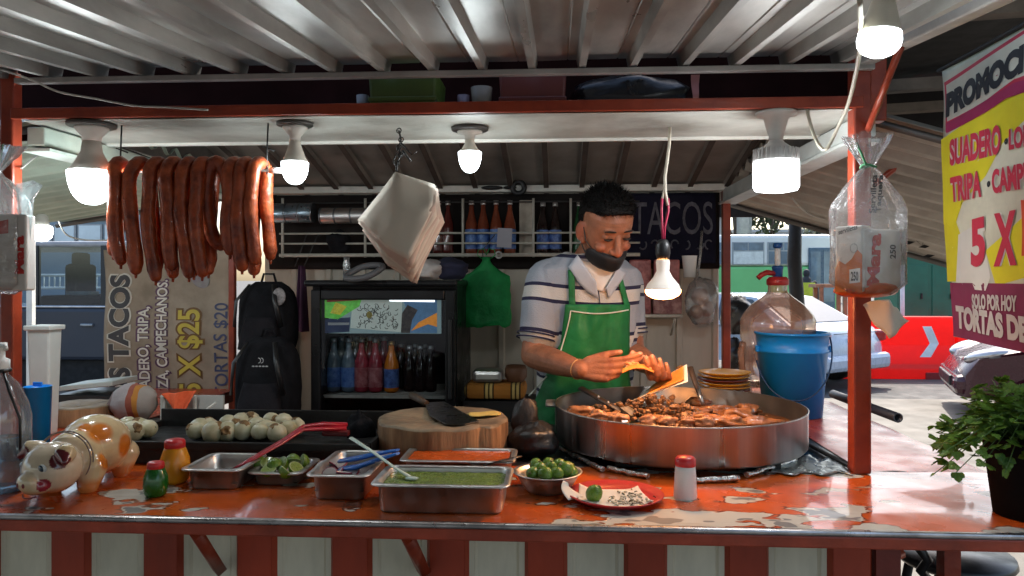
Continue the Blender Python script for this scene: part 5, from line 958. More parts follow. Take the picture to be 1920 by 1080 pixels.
# griddle with onions
g0, g1 = PZ(196, 870), PZ(700, 870); gz = P(450, 830, 1.88).z; t = thing('griddle', 'long black steel griddle holding roasted onions', 'griddle', ((g0.x + g1.x) / 2, g0.y, CT)); y0, y1 = g0.y + .004, g0.y + .27; xm, xw = (g0.x + g1.x) / 2, g1.x - g0.x; mb = MB()
mb.box((xm, (y0 + y1) / 2, (CT + gz - .008) / 2 + .0005), (xw, y1 - y0, gz - .008 - CT), b=.003); mb.build('body', black_iron, t); mb = MB(); mb.box((xm, y0 - .002, gz - .003), (xw, .01, .022), b=.003); mb.box((xm, y1, gz + .012), (xw, .008, .06), b=.002); mb.box((xm - xw / 2, (y0 + y1) / 2, gz), (.008, y1 - y0, .02)); mb.box((xm + xw / 2, (y0 + y1) / 2, gz), (.008, y1 - y0, .02)); mb.build('rim', black_iron, t)
on_m = mat('onion_skin', (.42, .37, .18), .35, var=.3, scale=18, bump=.08, stretch=(1, 1, .3), col2=(.60, .56, .40), coat=.2); burnt = mat('onion_burnt', (.10, .05, .015), .6, var=.6, scale=60, bump=.4, col2=(.3, .17, .06))
o0 = None
spots = [(366, 814), (392, 800), (400, 818), (428, 795), (425, 816), (452, 792), (455, 814), (483, 800), (487, 817), (508, 790), (510, 810), (532, 792), (540, 806), (520, 822), (375, 803), (470, 788), (556, 800), (440, 806), (497, 808),
         (232, 806), (248, 816), (262, 804), (278, 806), (240, 798)]
for i, (px, py) in enumerate(spots):
    D_ = 1.9 + (824 - py) / 38 * .14; p = P(px, py, D_); p.z = max(p.z, gz + .018); ro = (rs.uniform(-.6, 2.4), rs.uniform(-1, 1), rs.uniform(-2.4, 2.4)); s_ = rs.uniform(.98, 1.32)
    if o0 is None:
        o0 = thing('roasted_onion', 'small roasted white onion with charred root on the griddle', 'onion', p, 'roasted onions on the griddle'); r_ = .0225; mb = MB()
        mb.lathe(p, [(.002, -r_ * .92), (r_ * .5, -r_ * .86), (r_ * .85, -r_ * .5), (r_, 0), (r_ * .9, r_ * .45), (r_ * .55, r_ * .88), (r_ * .35, r_ * 1.05)], 20, cap=False, jit=.03); mb.build('bulb', on_m, o0)
        mb = MB(); mb.lathe(p, [(r_ * .50, r_ * .9), (r_ * .42, r_ * 1.02), (r_ * .3, r_ * 1.08), (r_ * .2, r_ * .98), (.001, r_ * .95)], 14, jit=.15, cap=False); mb.build('charred_end', burnt, o0); o0.rotation_euler = ro
    else: dup(o0, p, rot=ro, scale=s_)
# crumpled black gloves beside the block
p = on(1000, 838, 1.95); mb = crumple((p.x, p.y, CT + .04), (.06, .05, .042), .38, 44); tag(mb.build('black_bag', mat('glove_black', (.015, .014, .014), .38, bump=.6, bscale=30)), 'crumpled black plastic bag between block and pan', 'bag')
p = on(985, 800, 2.05); mb = crumple((p.x, p.y, CT + .065), (.035, .03, .066), .35, 51); tag(mb.build('black_glove', mat('glove_rubber', (.03, .026, .026), .4, bump=.5, bscale=30)), 'dark rubber glove heaped behind the black bag', 'glove')
p = on(675, 815, 2.0); mb = crumple((p.x, p.y, CT + .05), (.035, .03, .05), .4, 61); tag(mb.build('dark_rag', black_cloth), 'dark rag lump at the left foot of the chopping block', 'rag')

# ================================================================== THE BIG PAN
PD = 2.06; pc = P(1270, 757, PD); PR = .337; rim = pc.z; pz0 = CT + .021; pc.z = pz0
t = thing('steel_pan', 'wide round steel pan of frying meat on a burner', 'pan', pc); mb = MB(); hgt = rim - pz0
mb.lathe(pc, [(.001, .0), (PR * .985, .0), (PR, .006), (PR, hgt - .003), (PR + .002, hgt), (PR - .002, hgt + .001), (PR - .0025, hgt)], 96, cap=False); mb.build('pan_body', mat('pan_steel', (.42, .40, .385), .34, metal=1, var=.4, scale=9, rvar=.2, stretch=(1, 1, .03)), t)
mb = MB(); mb.lathe(pc, [(PR - .0026, hgt), (PR - .005, hgt - .003), (PR - .006, .014), (PR * .9, .007), (.001, .007)], 96, cap=False); mb.build('pan_inside', mat('pan_greasy', (.12, .10, .085), .35, metal=.8, var=.4, scale=7), t)
mb = MB(); mb.box(pc + V((-PR - .012, .06, hgt - .012)), (.03, .07, .012), b=.004); mb.build('handle_lug', steel, t)
# burner stand under it
tb = thing('burner_stand', 'low burner stand under the big pan with foil wrapped arms', 'burner', (pc.x, pc.y, CT)); mb = MB(); mb.tube([V((pc.x + .27 * math.cos(a), pc.y + .24 * math.sin(a), CT + .012)) for a in [i * math.pi / 20 for i in range(40)]], .0075, 8, closed=True); mb.lathe((pc.x, pc.y, CT + .001), [(.06, 0), (.07, .008), (.05, .018), (.001, .018)], 24); mb.build('ring', black_iron, tb)
foil = mat('foil', (.62, .62, .6), .22, metal=1, var=.2, scale=30, bump=.7, bscale=70)
def foil_arm(a, b, r): 
    q = [lerp(a, b, i / 12) for i in range(13)]; mb = MB(); mb.tube([x + V((0, 0, .003 * mnoise.noise(x * 60))) for x in q], [r * (1 + .25 * mnoise.noise(x * 90)) for x in q], 12, flat=.8); mb.build('foil_arm', foil, tb)
zf = CT + .008
for (x0, y0), (x1, y1) in (((1045, 838), (1130, 880)), ((1140, 878), (1215, 893)), ((1300, 900), (1385, 896)), ((1400, 890), (1490, 862))):
    a, b = PZ(x0, y0, zf), PZ(x1, y1, zf); foil_arm(a, b, .0075)
mb = MB(); mb.box((pc.x + .01, pc.y - .235, CT + .009), (.4, .02, .016), b=.003); mb.build('front_bar', black_iron, tb)
# meat
mt = mat('meat_chopped', (.08, .034, .014), .36, var=.4, scale=45, bump=.3, bscale=120, col2=(.36, .18, .075), coat=.3); z0 = pz0 + .012
mb = MB(); rs = random.Random(9)
def ppan(px, py, z): return PZ(px, py, z)
for i in range(1500):
    a = rs.uniform(0, 6.283); r_ = PR * .93 * math.sqrt(rs.random()); x, y = r_ * math.cos(a), r_ * math.sin(a)
    hm = .078 * math.exp(-(((x + .04) / .12) ** 2 + ((y + .02) / .13) ** 2)) + .04 * math.exp(-(((x + .2) / .1) ** 2 + ((y - .02) / .12) ** 2)) + .03
    q = V((pc.x + x, pc.y + y, z0 + hm * rs.uniform(.6, 1))); s_ = rs.uniform(.006, .0125); mb.box(q, (s_ * rs.uniform(.8, 1.9), s_ * rs.uniform(.8, 1.6), s_), rot=Matrix.Rotation(rs.uniform(0, 3), 3, 'Z') @ Matrix.Rotation(rs.uniform(-.8, .8), 3, 'X'), b=s_ * .25)
mb.grid(lambda u, v: V((pc.x + PR * .96 * v * math.cos(u * 6.2832), pc.y + PR * .96 * v * math.sin(u * 6.2832), z0 + .010 + .066 * math.exp(-(((PR * v * math.cos(u * 6.2832) + .04) / .12) ** 2 + ((PR * v * math.sin(u * 6.2832) + .02) / .13) ** 2)) + .008 * mnoise.noise(V((v * 7 * math.cos(u * 6.283), v * 7 * math.sin(u * 6.283), 1))))), 64, 22)
gr = MB(); gr.grid(lambda u, v: V((pc.x + PR * .975 * v * math.cos(u * 6.2832), pc.y + PR * .975 * v * math.sin(u * 6.2832), z0 + .034 + .002 * mnoise.noise(V((v * 9 * math.cos(u * 6.283), v * 9 * math.sin(u * 6.283), 4))))), 64, 14); gr.build('grease', mat('grease', (.20, .065, .012), .12, var=.4, scale=14, coat=.6), t)
ob = mb.build('chopped_meat', mt); tag(ob, 'heap of finely chopped browned meat filling the pan', 'meat'); ob['kind'] = 'stuff'
steak = mat('meat_fried', (.15, .05, .018), .34, var=.45, scale=26, bump=.5, bscale=60, col2=(.42, .17, .06), coat=.5); fat = mat('meat_pale', (.32, .15, .07), .4, var=.25, scale=30, bump=.4, bscale=60, coat=.3)
mp = {}
for i, (px, py, w, d, m, lab) in enumerate(((1300, 770, .10, .06, steak, 0), (1345, 768, .09, .06, steak, 0), (1385, 775, .10, .07, steak, 0), (1330, 785, .09, .05, steak, 0), (1365, 790, .1, .05, steak, 0), (1425, 790, .1, .035, steak, 0), (1310, 755, .08, .05, steak, 0), (1400, 765, .07, .06, steak, 0), (1285, 783, .07, .05, steak, 0),
        (1215, 793, .045, .03, fat, 1), (1250, 795, .05, .025, fat, 1), (1290, 796, .045, .02, fat, 1), (1320, 797, .05, .02, fat, 1), (1090, 775, .09, .03, fat, 1), (1130, 785, .08, .03, fat, 1), (1160, 790, .05, .03, fat, 1))):
    p = ppan(px, py, rim - .03); q = V((p.x - pc.x, p.y - pc.y, 0)); 
    if q.length > PR - .05: q = q.normalized() * (PR - .05)
    p = V((pc.x + q.x, pc.y + q.y, rim - .034 if lab == 0 else rim - .026))
    mb = crumple(p, (w / 2 * .9, d / 2 * .8, .015), .6, 70 + i * 3, 30, 16); tag(mb.build('meat_piece', m), ('large fried brown steak piece on the right of the pan', 'pale fatty meat strip along the front rim of the pan')[lab], 'meat', ('steak pieces frying in the pan', 'pale meat strips in the pan')[lab])
# tongs upright in the pan, big knife leaning
t = thing('wooden_tongs', 'dark wooden handled tongs standing at the back of the pan', 'tongs', P(1305, 750, 2.2)); mb = MB(); mb.tube([P(1294, 688, 2.26), P(1304, 718, 2.24), P(1313, 742, 2.22)], [.011, .011, .008], 8, flat=.5); mb.build('handle', mat('dark_wood', (.06, .035, .02), .5), t); mb = MB(); mb.tube([P(1309, 730, 2.225), P(1318, 757, 2.2)], .006, 6, flat=.5); mb.build('steel_tip', steel, t)
t = thing('pan_knife', 'long dark knife with two rivets leaning on the left pan rim', 'knife', P(1130, 745, 2.05)); mb = MB(); a, b = P(1090, 728, 2.15), P(1165, 772, 2.02); mb.tube([a, lerp(a, b, .5), b], [.013, .012, .013], 10, flat=.45); mb.build('handle', mat('knife_black', (.02, .016, .015), .4), t)
for f in (.42, .66): q = lerp(a, b, f) + V((.002, -.012, .004)); mb = MB(); mb.sphere(q, .0042, 10, 6); mb.build('rivet', steel, t)
mb = MB(); c_ = P(1240, 800, 1.98); mb.prism([b + V((-.004, 0, .012)), b + V((.02, .01, .014)), P(1215, 782, 2.0), P(1205, 795, 1.99), b + V((-.01, -.01, -.012))], V((0, .003, .001))); mb.build('blade', MATS['cleaver_steel'], t)

# yellow plates, bucket, water jug, hose, plant
yp = mat('plate_yellow', (.62, .30, .012), .35, var=.1, coat=.2); rp_ = mat('plate_maroon', (.16, .02, .02), .35); pb = on(1357, 750, 2.52); pb.z = CT; zt_ = P(1357, 696, 2.52).z; n_ = 9; dz = (zt_ - CT) / n_
st = thing('tray_riser', 'dark crate carrying the stack of plates behind the pan', 'crate', pb); mb = MB(); mb.box(pb + V((0, 0, .03)), (.2, .16, .058), b=.004); mb.build('body', black_plastic, st)
p0 = None; k_ = 0; z = CT + .061; n_ = 8; dz = (zt_ - z) / n_
for i in range(n_):
    m = rp_ if i in (2, 5) else yp; key = 'm' if m is rp_ else 'y'; nm = 'plate_' + key; c_ = V((pb.x + rs.uniform(-.003, .003), pb.y, z + dz * i))
    t = thing('stacked_plate', 'yellow plastic plate in the stack behind the pan' if key == 'y' else 'maroon plastic plate between yellow ones behind the pan', 'plate', c_, 'yellow plates stacked behind the pan' if key == 'y' else 'maroon plates stacked behind the pan'); mb = MB(); mb.lathe(c_, [(.001, .0), (.066, .0), (.084, dz * .75), (.0865, dz * .95), (.084, dz * .98), (.064, .003), (.001, .003)], 36, cap=False); mb.build('plate_body', m, t)
bp = PZ(1503, 788); bp = V((bp.x, bp.y + .1, CT)); zr = P(1500, 624, 2.5).z; bh = zr - CT; r1, r0 = .118, .097; bk = mat('bucket_blue', (.006, .24, .66), .35, var=.1, scale=5, coat=.1)
t = thing('blue_bucket', 'blue plastic bucket with wire handle standing on the side counter', 'bucket', bp); mb = MB(); mb.lathe(bp, [(.001, .001), (r0, .001), (lerp(r0, r1, .76), bh * .76), (lerp(r0, r1, .76) + .004, bh * .765), (lerp(r0, r1, .8) + .004, bh * .79), (lerp(r0, r1, .8), bh * .80), (r1, bh * .97), (r1 + .005, bh * .972), (r1 + .005, bh), (r1 - .003, bh), (r0 - .003, .006), (.001, .006)], 56, cap=False); mb.build('bucket_body', bk, t)
mb = MB(); mb.tube([bp + V(((r1 + .004) * math.cos(a), -.012 - .118 * math.sin(-a) - .0, bh * .8 - .155 * abs(math.sin(a)) + .04 * math.cos(a))) for a in [math.pi + i * math.pi / 20 for i in range(21)]], .0028, 6); mb.build('wire_handle', mat('handle_wire', (.02, .05, .12), .4), t)
for s in (-1, 1): mb = MB(); mb.box(bp + V((s * (r1 + .002), -.012, bh * .8)), (.012, .02, .022), b=.003); mb.build('handle_lug', bk, t)
jp = on(1458, 770, 2.66); t = thing('water_jug', 'large clear peach tinted water jug with red and blue pump', 'water jug', jp); r = .128; k = 2.66 / F; zz = lambda py: CZ + (HY - py) * k - CT
jug = clear_mat('jug_plastic', tint=(.98, .87, .79), gloss=.05, rough=.12, haze=.36, hazecol=(.92, .50, .33), bump=.1, bscale=10); zs_ = zz(592)
mb = MB(); prof = [(.001, .001), (r * .9, .001), (r, .02)] 
for f in (.18, .2, .38, .4, .58, .6): prof += [(r * (.955 if f in (.2, .38, .4 + .18) else 1), zs_ * f)]
prof = [(.001, .001), (r * .9, .001), (r * .99, .02), (r * .99, zs_ * .22), (r * .95, zs_ * .25), (r * .95, zs_ * .28), (r * .99, zs_ * .31), (r * .99, zs_ * .5), (r * .92, zs_ * .55), (r * .92, zs_ * .68), (r, zs_ * .76), (r, zs_ * .95), (r * .93, zs_ + .004), (r * .72, zz(572)), (r * .42, zz(557)), (.036, zz(549)), (.033, zz(545)), (.033, zz(529))]
mb.lathe(jp, prof, 48, cap=False); mb.build('jug_body', jug, t)
mb = MB(); mb.tube([jp + V((-r * .98, -.02, zs_ * .72)), jp + V((-r * 1.06, -.03, zs_ * .62)), jp + V((-r * 1.02, -.03, zs_ * .42)), jp + V((-r * .9, -.02, zs_ * .36))], .012, 8); mb.build('grip', jug, t)
mb = MB(); mb.lathe(jp, [(.035, zz(535)), (.038, zz(533)), (.038, zz(524)), (.03, zz(519)), (.001, zz(519))], 26); mb.build('red_collar', mat('pump_red', (.34, .02, .018), .35), t)
mb = MB(); mb.lathe(jp, [(.017, zz(521)), (.018, zz(505)), (.02, zz(503)), (.02, zz(500)), (.016, zz(498)), (.001, zz(498))], 20); mb.build('blue_head', mat('pump_blue', (.01, .07, .24), .35), t)
mb = MB(); mb.lathe(jp, [(.010, zz(500)), (.010, zz(464)), (.001, zz(464))], 16); mb.build('plunger', white_plastic, t); mb = MB(); mb.lathe(jp, [(.011, zz(466)), (.016, zz(464)), (.016, zz(456)), (.001, zz(455))], 18); mb.build('plunger_knob', mat('pump_blue', (.01, .07, .24), .35), t)
mb = MB(); q = jp + V((0, 0, zz(513))); mb.tube([q + V((-.01, -.004, 0)), q + V((-.04, -.006, .004)), q + V((-.058, -.01, -.004)), q + V((-.072, -.012, -.016))], [.010, .010, .0095, .009], 10); mb.build('spout', mat('pump_red', (.34, .02, .018), .35), t)
# dark pipe at the counter end
a, b = on(1562, 742, 2.9), on(1684, 786, 2.40); a.z = b.z = CT + .017; t = thing('dark_pipe', 'thick grey black pipe lying along the back of side counter', 'pipe', a); u = (b - a).normalized(); mb = MB(); w_, v_, _ = frame(u); n = 24
mb.loft([[p_ + (w_ * math.cos(2 * math.pi * j / n) + v_ * math.sin(2 * math.pi * j / n)) * r_ for j in range(n)] for p_, r_ in ((a, .016), (b, .016), (b, .0115), (a, .0115))], cap=False); mb.build('pipe_wall', mat('pipe_grey', (.05, .05, .058), .4, var=.25), t)
# knife-like bar across the work counter right of the pan
t = thing('black_bar', 'long black steel bar lying on the work counter by the right post', 'bar', PZ(1560, 860)); mb = MB(); mb.tube([PZ(1503, 826, CT + .006), PZ(1600, 878, CT + .006)], .009, 6, flat=.6); mb.build('bar', black_iron, t)
mb = MB(); rs = random.Random(12)
mb.grid(lambda u, v: lerp(PZ(lerp(1440, 1600, u), 888 - 3 * math.sin(u * 17), CT + .004), PZ(lerp(1480, 1560, u), 858 + 6 * math.sin(u * 11), CT + .004), v) + V((0, 0, .003 * mnoise.noise(V((u * 14, v * 7, 0))))), 24, 8); tag(mb.build('foil_sheet', mat('foil_dull', (.36, .40, .40), .3, metal=.9, var=.4, scale=20, bump=.5, bscale=40), solid=.0008), 'crinkled foil sheet on the work counter right of the pan', 'foil')
# plant pot with coriander
p = PZ(1935, 966); t = thing('herb_pot', 'black bucket full of fresh green coriander at right edge', 'plant', p); k = (p - C0).dot(FW) / F; r = 64 * k; hp = 150 * k; mb = MB(); mb.lathe(p, [(.001, 0), (r * .98, 0), (r * 1.25, hp * .94), (r * 1.3, hp), (r * 1.2, hp), (r * .95, .01), (.001, .01)], 30, cap=False); mb.build('pot', mat('pot_black', (.009, .009, .009), .85, spec=.1, var=.3), t)
leaf_m = mat('coriander', (.06, .17, .02), .45, var=.35, scale=22, col2=(.20, .36, .05), sss=.0); 
translucent(leaf_m); mb = MB(); ms = MB(); rs = random.Random(21); base = p + V((0, 0, hp * .9))
def leaf(mb, c, d, n, s):
    d = d.normalized(); u = d.cross(n).normalized(); n = u.cross(d)
    for da, sc in ((0, 1), (.85, .8), (-.85, .8)):
        dd = (d * math.cos(da) + u * math.sin(da)); uu = (u * math.cos(da) - d * math.sin(da)); L_ = s * sc
        mb.add([c, c + dd * L_ * .45 + uu * L_ * .42 - n * L_ * .06, c + dd * L_ * .75 + uu * L_ * .34, c + dd * L_ * .72 + n * L_ * .03, c + dd * L_ * 1.02, c + dd * L_ * .75 - uu * L_ * .34, c + dd * L_ * .45 - uu * L_ * .42 - n * L_ * .06, c + dd * L_ * .4 + n * L_ * .06], [(0, 1, 7), (1, 2, 3, 7), (2, 4, 3), (4, 5, 3), (5, 6, 7, 3), (6, 0, 7)], 0, False)
for i in range(230):
    a = rs.uniform(0, 6.283); out = rs.random() ** .6; hh = rs.uniform(.02, .11) * (1.25 - .5 * out); tip = base + V((math.cos(a) * r * 2.9 * out, math.sin(a) * r * 2.1 * out, hh - .075 * max(0, out - .55) * 2.4))
    if i % 5 == 0: tip += V((-.03 * rs.random(), -.01, 0))
    mid = lerp(base, tip, .5) + V((0, 0, .035 + .01 * out)); ms.tube([base + V((math.cos(a) * r * .5 * out, math.sin(a) * r * .5 * out, 0)), mid, tip], .0011, 4)
    for q in range(rs.randint(3, 5)):
        c_ = lerp(mid, tip, rs.uniform(.45, 1)) + V((rs.gauss(0, .006), rs.gauss(0, .006), rs.gauss(0, .005))); d = (tip - mid).normalized() * .6 + V((rs.uniform(-1, 1), rs.uniform(-1, 1), rs.uniform(-.7, .5))); leaf(mb, c_, d, V((rs.uniform(-.5, .5), rs.uniform(-.6, .3), 1)), rs.uniform(.011, .026))
mb.build('leaves', leaf_m, t, fixn=False); ms.build('stems', mat('stem_green', (.09, .17, .04), .5), t)
mb = MB(); 
for i in range(4): q = base + V((.02, -.02, .06)); mb.tube([q + V((.034 * math.cos(a + i) * (1 - .1 * i), .01 * math.sin(a * 2), .035 * math.sin(a + i * .4))) for a in [j * math.pi / 8 for j in range(16)]], .0012, 5, closed=True)
tag(mb.build('wire_coil', mat('coil_grey', (.5, .5, .5), .4)), 'loose pale wire coil tangled in the coriander', 'wire')

# ================================================================== PIG MONEY BOX
hd = P(98, 866, 1.57); bd = P(178, 848, 1.72); mb = MB(); fx = (hd - bd); fx.z = 0; fx.normalize(); side = V((-fx.y, fx.x, 0)); rotb = Matrix((fx, side, V((0, 0, 1)))).transposed()
bd.z = CT + .080; hd.z = CT + .066; mb.sphere(bd, (.088, .072, .070), 28, 18, rot=rotb); mb.sphere(hd, (.054, .058, .054), 28, 18, rot=rotb)
hf = V((-.32, -.93, -.14)).normalized(); sd_ = V((0, 0, 1)).cross(hf).normalized()    # face direction, its left
sn = hd + hf * .052 + V((0, 0, -.012)); rot_h = Matrix((hf, sd_, hf.cross(sd_))).transposed(); mb.sphere(sn, (.018, .026, .021), 22, 14, rot=rot_h); mb.sphere(hd + hf * .03 + V((0, 0, -.022)), (.034, .036, .022), 22, 14, rot=rot_h)
mb.sphere(lerp(hd, bd, .5), (.06, .058, .056), 26, 16, rot=rotb)
ears = []
for s in (-1, 1):
    e = hd + sd_ * (s * .040) + V((0, 0, .034)) - hf * .0; tip = e + sd_ * (s * .028) + V((0, 0, -.008)) + hf * .022
    mb.cap_tube([e, lerp(e, tip, .5) + V((0, 0, .006)), tip], [.02, .021, .008], 14); ears.append((e, tip))
for f, s in ((.036, 1), (.036, -1), (-.05, 1), (-.05, -1)):
    c_ = bd + fx * f + side * (s * .04) if f < 0 else lerp(hd, bd, .45) + side * (s * .042) + fx * .0; mb.cap_tube([V((c_.x, c_.y, CT + .05)), V((c_.x + fx.x * .01, c_.y + fx.y * .01, CT + .015))], [.034, .023], 16)
me = remesh(mb, .0026, 5, 'pig_body'); pts_o = [(bd + side * .03 + V((0, 0, .058)) - fx * .04, .026), (bd + side * .0 + V((0, 0, .06)) + fx * .05, .019)]
right_s = V((1, -.3, 0)).normalized()
spots_o = [(P(195, 800, 1.66), .03), (P(210, 858, 1.64), .024), (P(158, 800, 1.66), .012), (P(235, 835, 1.72), .022), (P(190, 880, 1.66), .016)]
ca = me.color_attributes.new('paint', 'FLOAT_COLOR', 'POINT'); base_c = V((.62, .47, .27)); oc = V((.60, .17, .02)); mar = V((.11, .014, .02)); rose = V((.26, .02, .035)); pale = V((.60, .48, .36))
for i, v in enumerate(me.vertices):
    p_ = v.co; c_ = base_c
    f = min(1, max(0, ((p_ - hd).length - .05) / .03)); c_ = pale * (1 - f) + base_c * f
    for q, r_ in spots_o:
        d_ = (p_ - q).length - .0; k_ = min(1, max(0, (r_ * 1.35 - d_) / (r_ * .35))); c_ = c_ * (1 - k_) + oc * k_
    if p_.z < CT + .034: k_ = min(1, (CT + .034 - p_.z) / .014) * .85; c_ = c_ * (1 - k_) + oc * k_
    for e, tip in ears:
        m_ = lerp(e, tip, .55); 
        if (p_ - m_ - hf * .012).length < .0215 and (p_ - m_).dot(hf) > .0: c_ = mar
    for s in (-1, 1):
        if (p_ - (hd + hf * .042 + sd_ * (s * .032) + V((0, 0, -.018)))).length < .0135: c_ = rose
    ca.data[i].color = (*c_, 1)
def paint_mat(name, rough=.3, coat=0, sss=0, bump=0, bscale=60, attr='paint', var=.14, vs=14):
    m = mat(name, (.5, .5, .5), rough, var=.0, coat=coat, sss=sss, bump=bump, bscale=bscale, scale=vs); n = m.node_tree.nodes; L = m.node_tree.links; b = n['Principled BSDF']; a = n.new('ShaderNodeAttribute'); a.attribute_name = attr
    rp = b.inputs['Base Color'].links[0].from_node; rp.color_ramp.elements[0].color = (*([1 - var] * 3), 1); rp.color_ramp.elements[1].color = (*([1 + var * .6] * 3), 1)
    mx = n.new('ShaderNodeMixRGB'); mx.blend_type = 'MULTIPLY'; mx.inputs[0].default_value = 1; L.new(a.outputs['Color'], mx.inputs[1]); L.new(rp.outputs[0], mx.inputs[2]); L.new(mx.outputs[0], b.inputs['Base Color']); return m
t = thing('pig_money_box', 'glazed cream pig money box with orange spots at counter left', 'money box', (bd.x, bd.y, CT)); put(me, 'glazed_body', paint_mat('pig_glaze', .12, coat=.6), t)
for s in (-1, 1):
    e = hd + hf * .043 + sd_ * (s * .027) + V((0, 0, .016)); mb = MB(); mb.sphere(e - hf * .001, (.004, .0135, .0085), 16, 8, rot=rot_h); mb.build('eye_white', mat('eye_white', (.6, .62, .62), .15, coat=.6), t); mb = MB(); mb.sphere(e + hf * .001, (.0038, .0088, .0074), 14, 8, rot=rot_h); mb.build('eye', mat('pig_eye', (.012, .03, .05), .15, coat=.6), t); mb = MB(); mb.sphere(e + hf * .0035 + V((0, 0, .001)) + sd_ * .001, (.0012, .0022, .0022), 8, 6, rot=rot_h); mb.build('eye_glint', mat('glint', (.6, .72, .78), .2), t)
mb = MB()
for s in (-1, 1): mb.sphere(sn + hf * .0165 + sd_ * (s * .008), (.0025, .0035, .005), 10, 6, rot=rot_h)
mb.build('nostrils', mat('pig_dark', (.16, .02, .02), .3), t)
mb = MB(); mb.tube([hd + hf * .058 + sd_ * (.024 * math.sin(a)) + V((0, 0, -.036 - .006 * math.cos(a))) - hf * (.012 * math.sin(a) ** 2) for a in [i * .25 - 1 for i in range(9)]], .0015, 5); mb.build('mouth_line', MATS['pig_dark'], t)
for d_, r_ in ((.042, .0605), (.052, .0612)):
    c_ = hd - fx * d_ * .9 + V((0, 0, .008)); mb = MB(); mb.tube([c_ + side * (r_ * .98 * math.cos(a)) + V((0, 0, r_ * .96 * math.sin(a))) for a in [R(-35) + i * R(250) / 30 for i in range(31)]], .0016, 6); mb.build('collar_line', mat('pig_line', (.2, .15, .13), .3), t)
# white plastic tub at the far left, behind the post
a, b = P(22, 742, 2.15), P(76, 612, 2.15); t = thing('white_tub', 'white tapered plastic tub behind the left post', 'tub', ((a.x + b.x) / 2, a.y + .06, CT)); mb = MB(); c_ = V(((a.x + b.x) / 2, a.y + .08, (CT + b.z) / 2)); mb.box(c_, (b.x - a.x - .012, .06, b.z - CT), taper=.76, b=.006); mb.build('tub_body', mat('tub_white', (.6, .63, .6), .5, var=.1), t); mb = MB(); mb.box((c_.x, c_.y, b.z - .008), (b.x - a.x + .0, .072, .014), b=.003); mb.build('rim', MATS['tub_white'], t)
mb = MB(); q = P(150, 722, 2.65); mb.box((q.x + .02, q.y + .08, q.z - .004), (.2, .16, .018), rot=Matrix.Rotation(R(-6), 3, 'Y'), b=.003); tag(mb.build('food_cover', mat('lid_white', (.46, .5, .47), .4)), 'pale plastic lid lying tilted on the left side counter', 'lid')
mb = MB(); mb.box((q.x + .02, q.y + .1, (CT + q.z - .035) / 2), (.22, .2, q.z - CT - .035), b=.004); tag(mb.build('dark_box', black_plastic), 'low dark box under the pale lid on the left counter', 'box')
# ================================================================== THE COOK
def ell(c, w, d, rx=0, n=28, e=.85, yaw=0):
    c = V(c); q = []; cy, sy = math.cos(yaw), math.sin(yaw)
    for j in range(n):
        a = 2 * math.pi * j / n; x = abs(math.cos(a)) ** e * math.copysign(1, math.cos(a)) * w; y = abs(math.sin(a)) ** e * math.copysign(1, math.sin(a)) * d
        q.append(c + V((x * cy - y * sy, x * sy + y * cy, 0)))
    return q
TY = R(10)                                      # torso turned a little to the viewer's right
# ---- torso stations: pixel column/row, camera distance, half width, half depth
TS = [(1095, 905, 2.50, .150, .105), (1094, 800, 2.50, .155, .108), (1096, 720, 2.50, .158, .110), (1100, 640, 2.50, .165, .112), (1103, 575, 2.49, .172, .112), (1102, 530, 2.48, .178, .106), (1100, 505, 2.47, .165, .092), (1099, 490, 2.465, .112, .074), (1102, 478, 2.455, .075, .062)]
def torso(mb, grow=0, top=len(TS), bot=0):
    mb.loft([ell(P(x, y, D), w + grow, d + grow, yaw=TY) for x, y, D, w, d in TS[bot:top]])
SHR, ELR, WRR = P(1022, 525, 2.46), P(1000, 666, 2.41), P(1090, 694, 2.20)
SHL, ELL, WRL = P(1172, 530, 2.52), P(1186, 664, 2.50), P(1228, 690, 2.24)
# ---- head, in its own frame: x = his left, y = facing, z = up (chin to crown .235)
HS = .99
yaw, pitch, roll = R(26), R(-31), R(-5)
fwd = V((math.sin(yaw), -math.cos(yaw), 0)); lft = V((math.cos(yaw), math.sin(yaw), 0))
HB = Matrix((lft, fwd, V((0, 0, 1)))).transposed()
HRm = HB @ Matrix.Rotation(pitch, 3, 'X') @ Matrix.Rotation(roll, 3, 'Y')
H0 = P(1136, 424, 2.36)                          # centre of the head
def hp(x, y, z):
    z = z if z > .06 else .06 - (.06 - z) * .62
    return H0 + HRm @ (V((x, y, z - .125)) * HS)
HT = [(.000, .018, .078, .040), (.006, .034, .086, .02), (.02, .047, .090, -.01), (.04, .056, .090, -.035), (.06, .062, .089, -.052), (.08, .0665, .088, -.066), (.105, .071, .085, -.082), (.13, .074, .086, -.092), (.15, .0755, .088, -.097), (.175, .0755, .084, -.098), (.198, .069, .071, -.088), (.216, .054, .050, -.068), (.228, .034, .024, -.042), (.235, .010, -.002, -.016)]
def head_ring(z, w, f, b, n=32, grow=0):
    yc = (f + b) / 2; hd_ = (f - b) / 2; q = []
    for j in range(n):
        a = 2 * math.pi * j / n; ca, sa = math.cos(a), math.sin(a); e = .86 if sa > 0 else .95
        q.append(hp(abs(ca) ** e * math.copysign(1, ca) * (w + grow), yc + abs(sa) ** e * math.copysign(1, sa) * (hd_ + grow), z))
    return q
def hs(mb, c, r, rot=None):
    rm = HRm @ (rot or Matrix.Identity(3)); mb.sphere(hp(*c), tuple(x * HS for x in r), 18, 12, rot=rm)
body = MB(); body.loft([head_ring(*q) for q in HT])
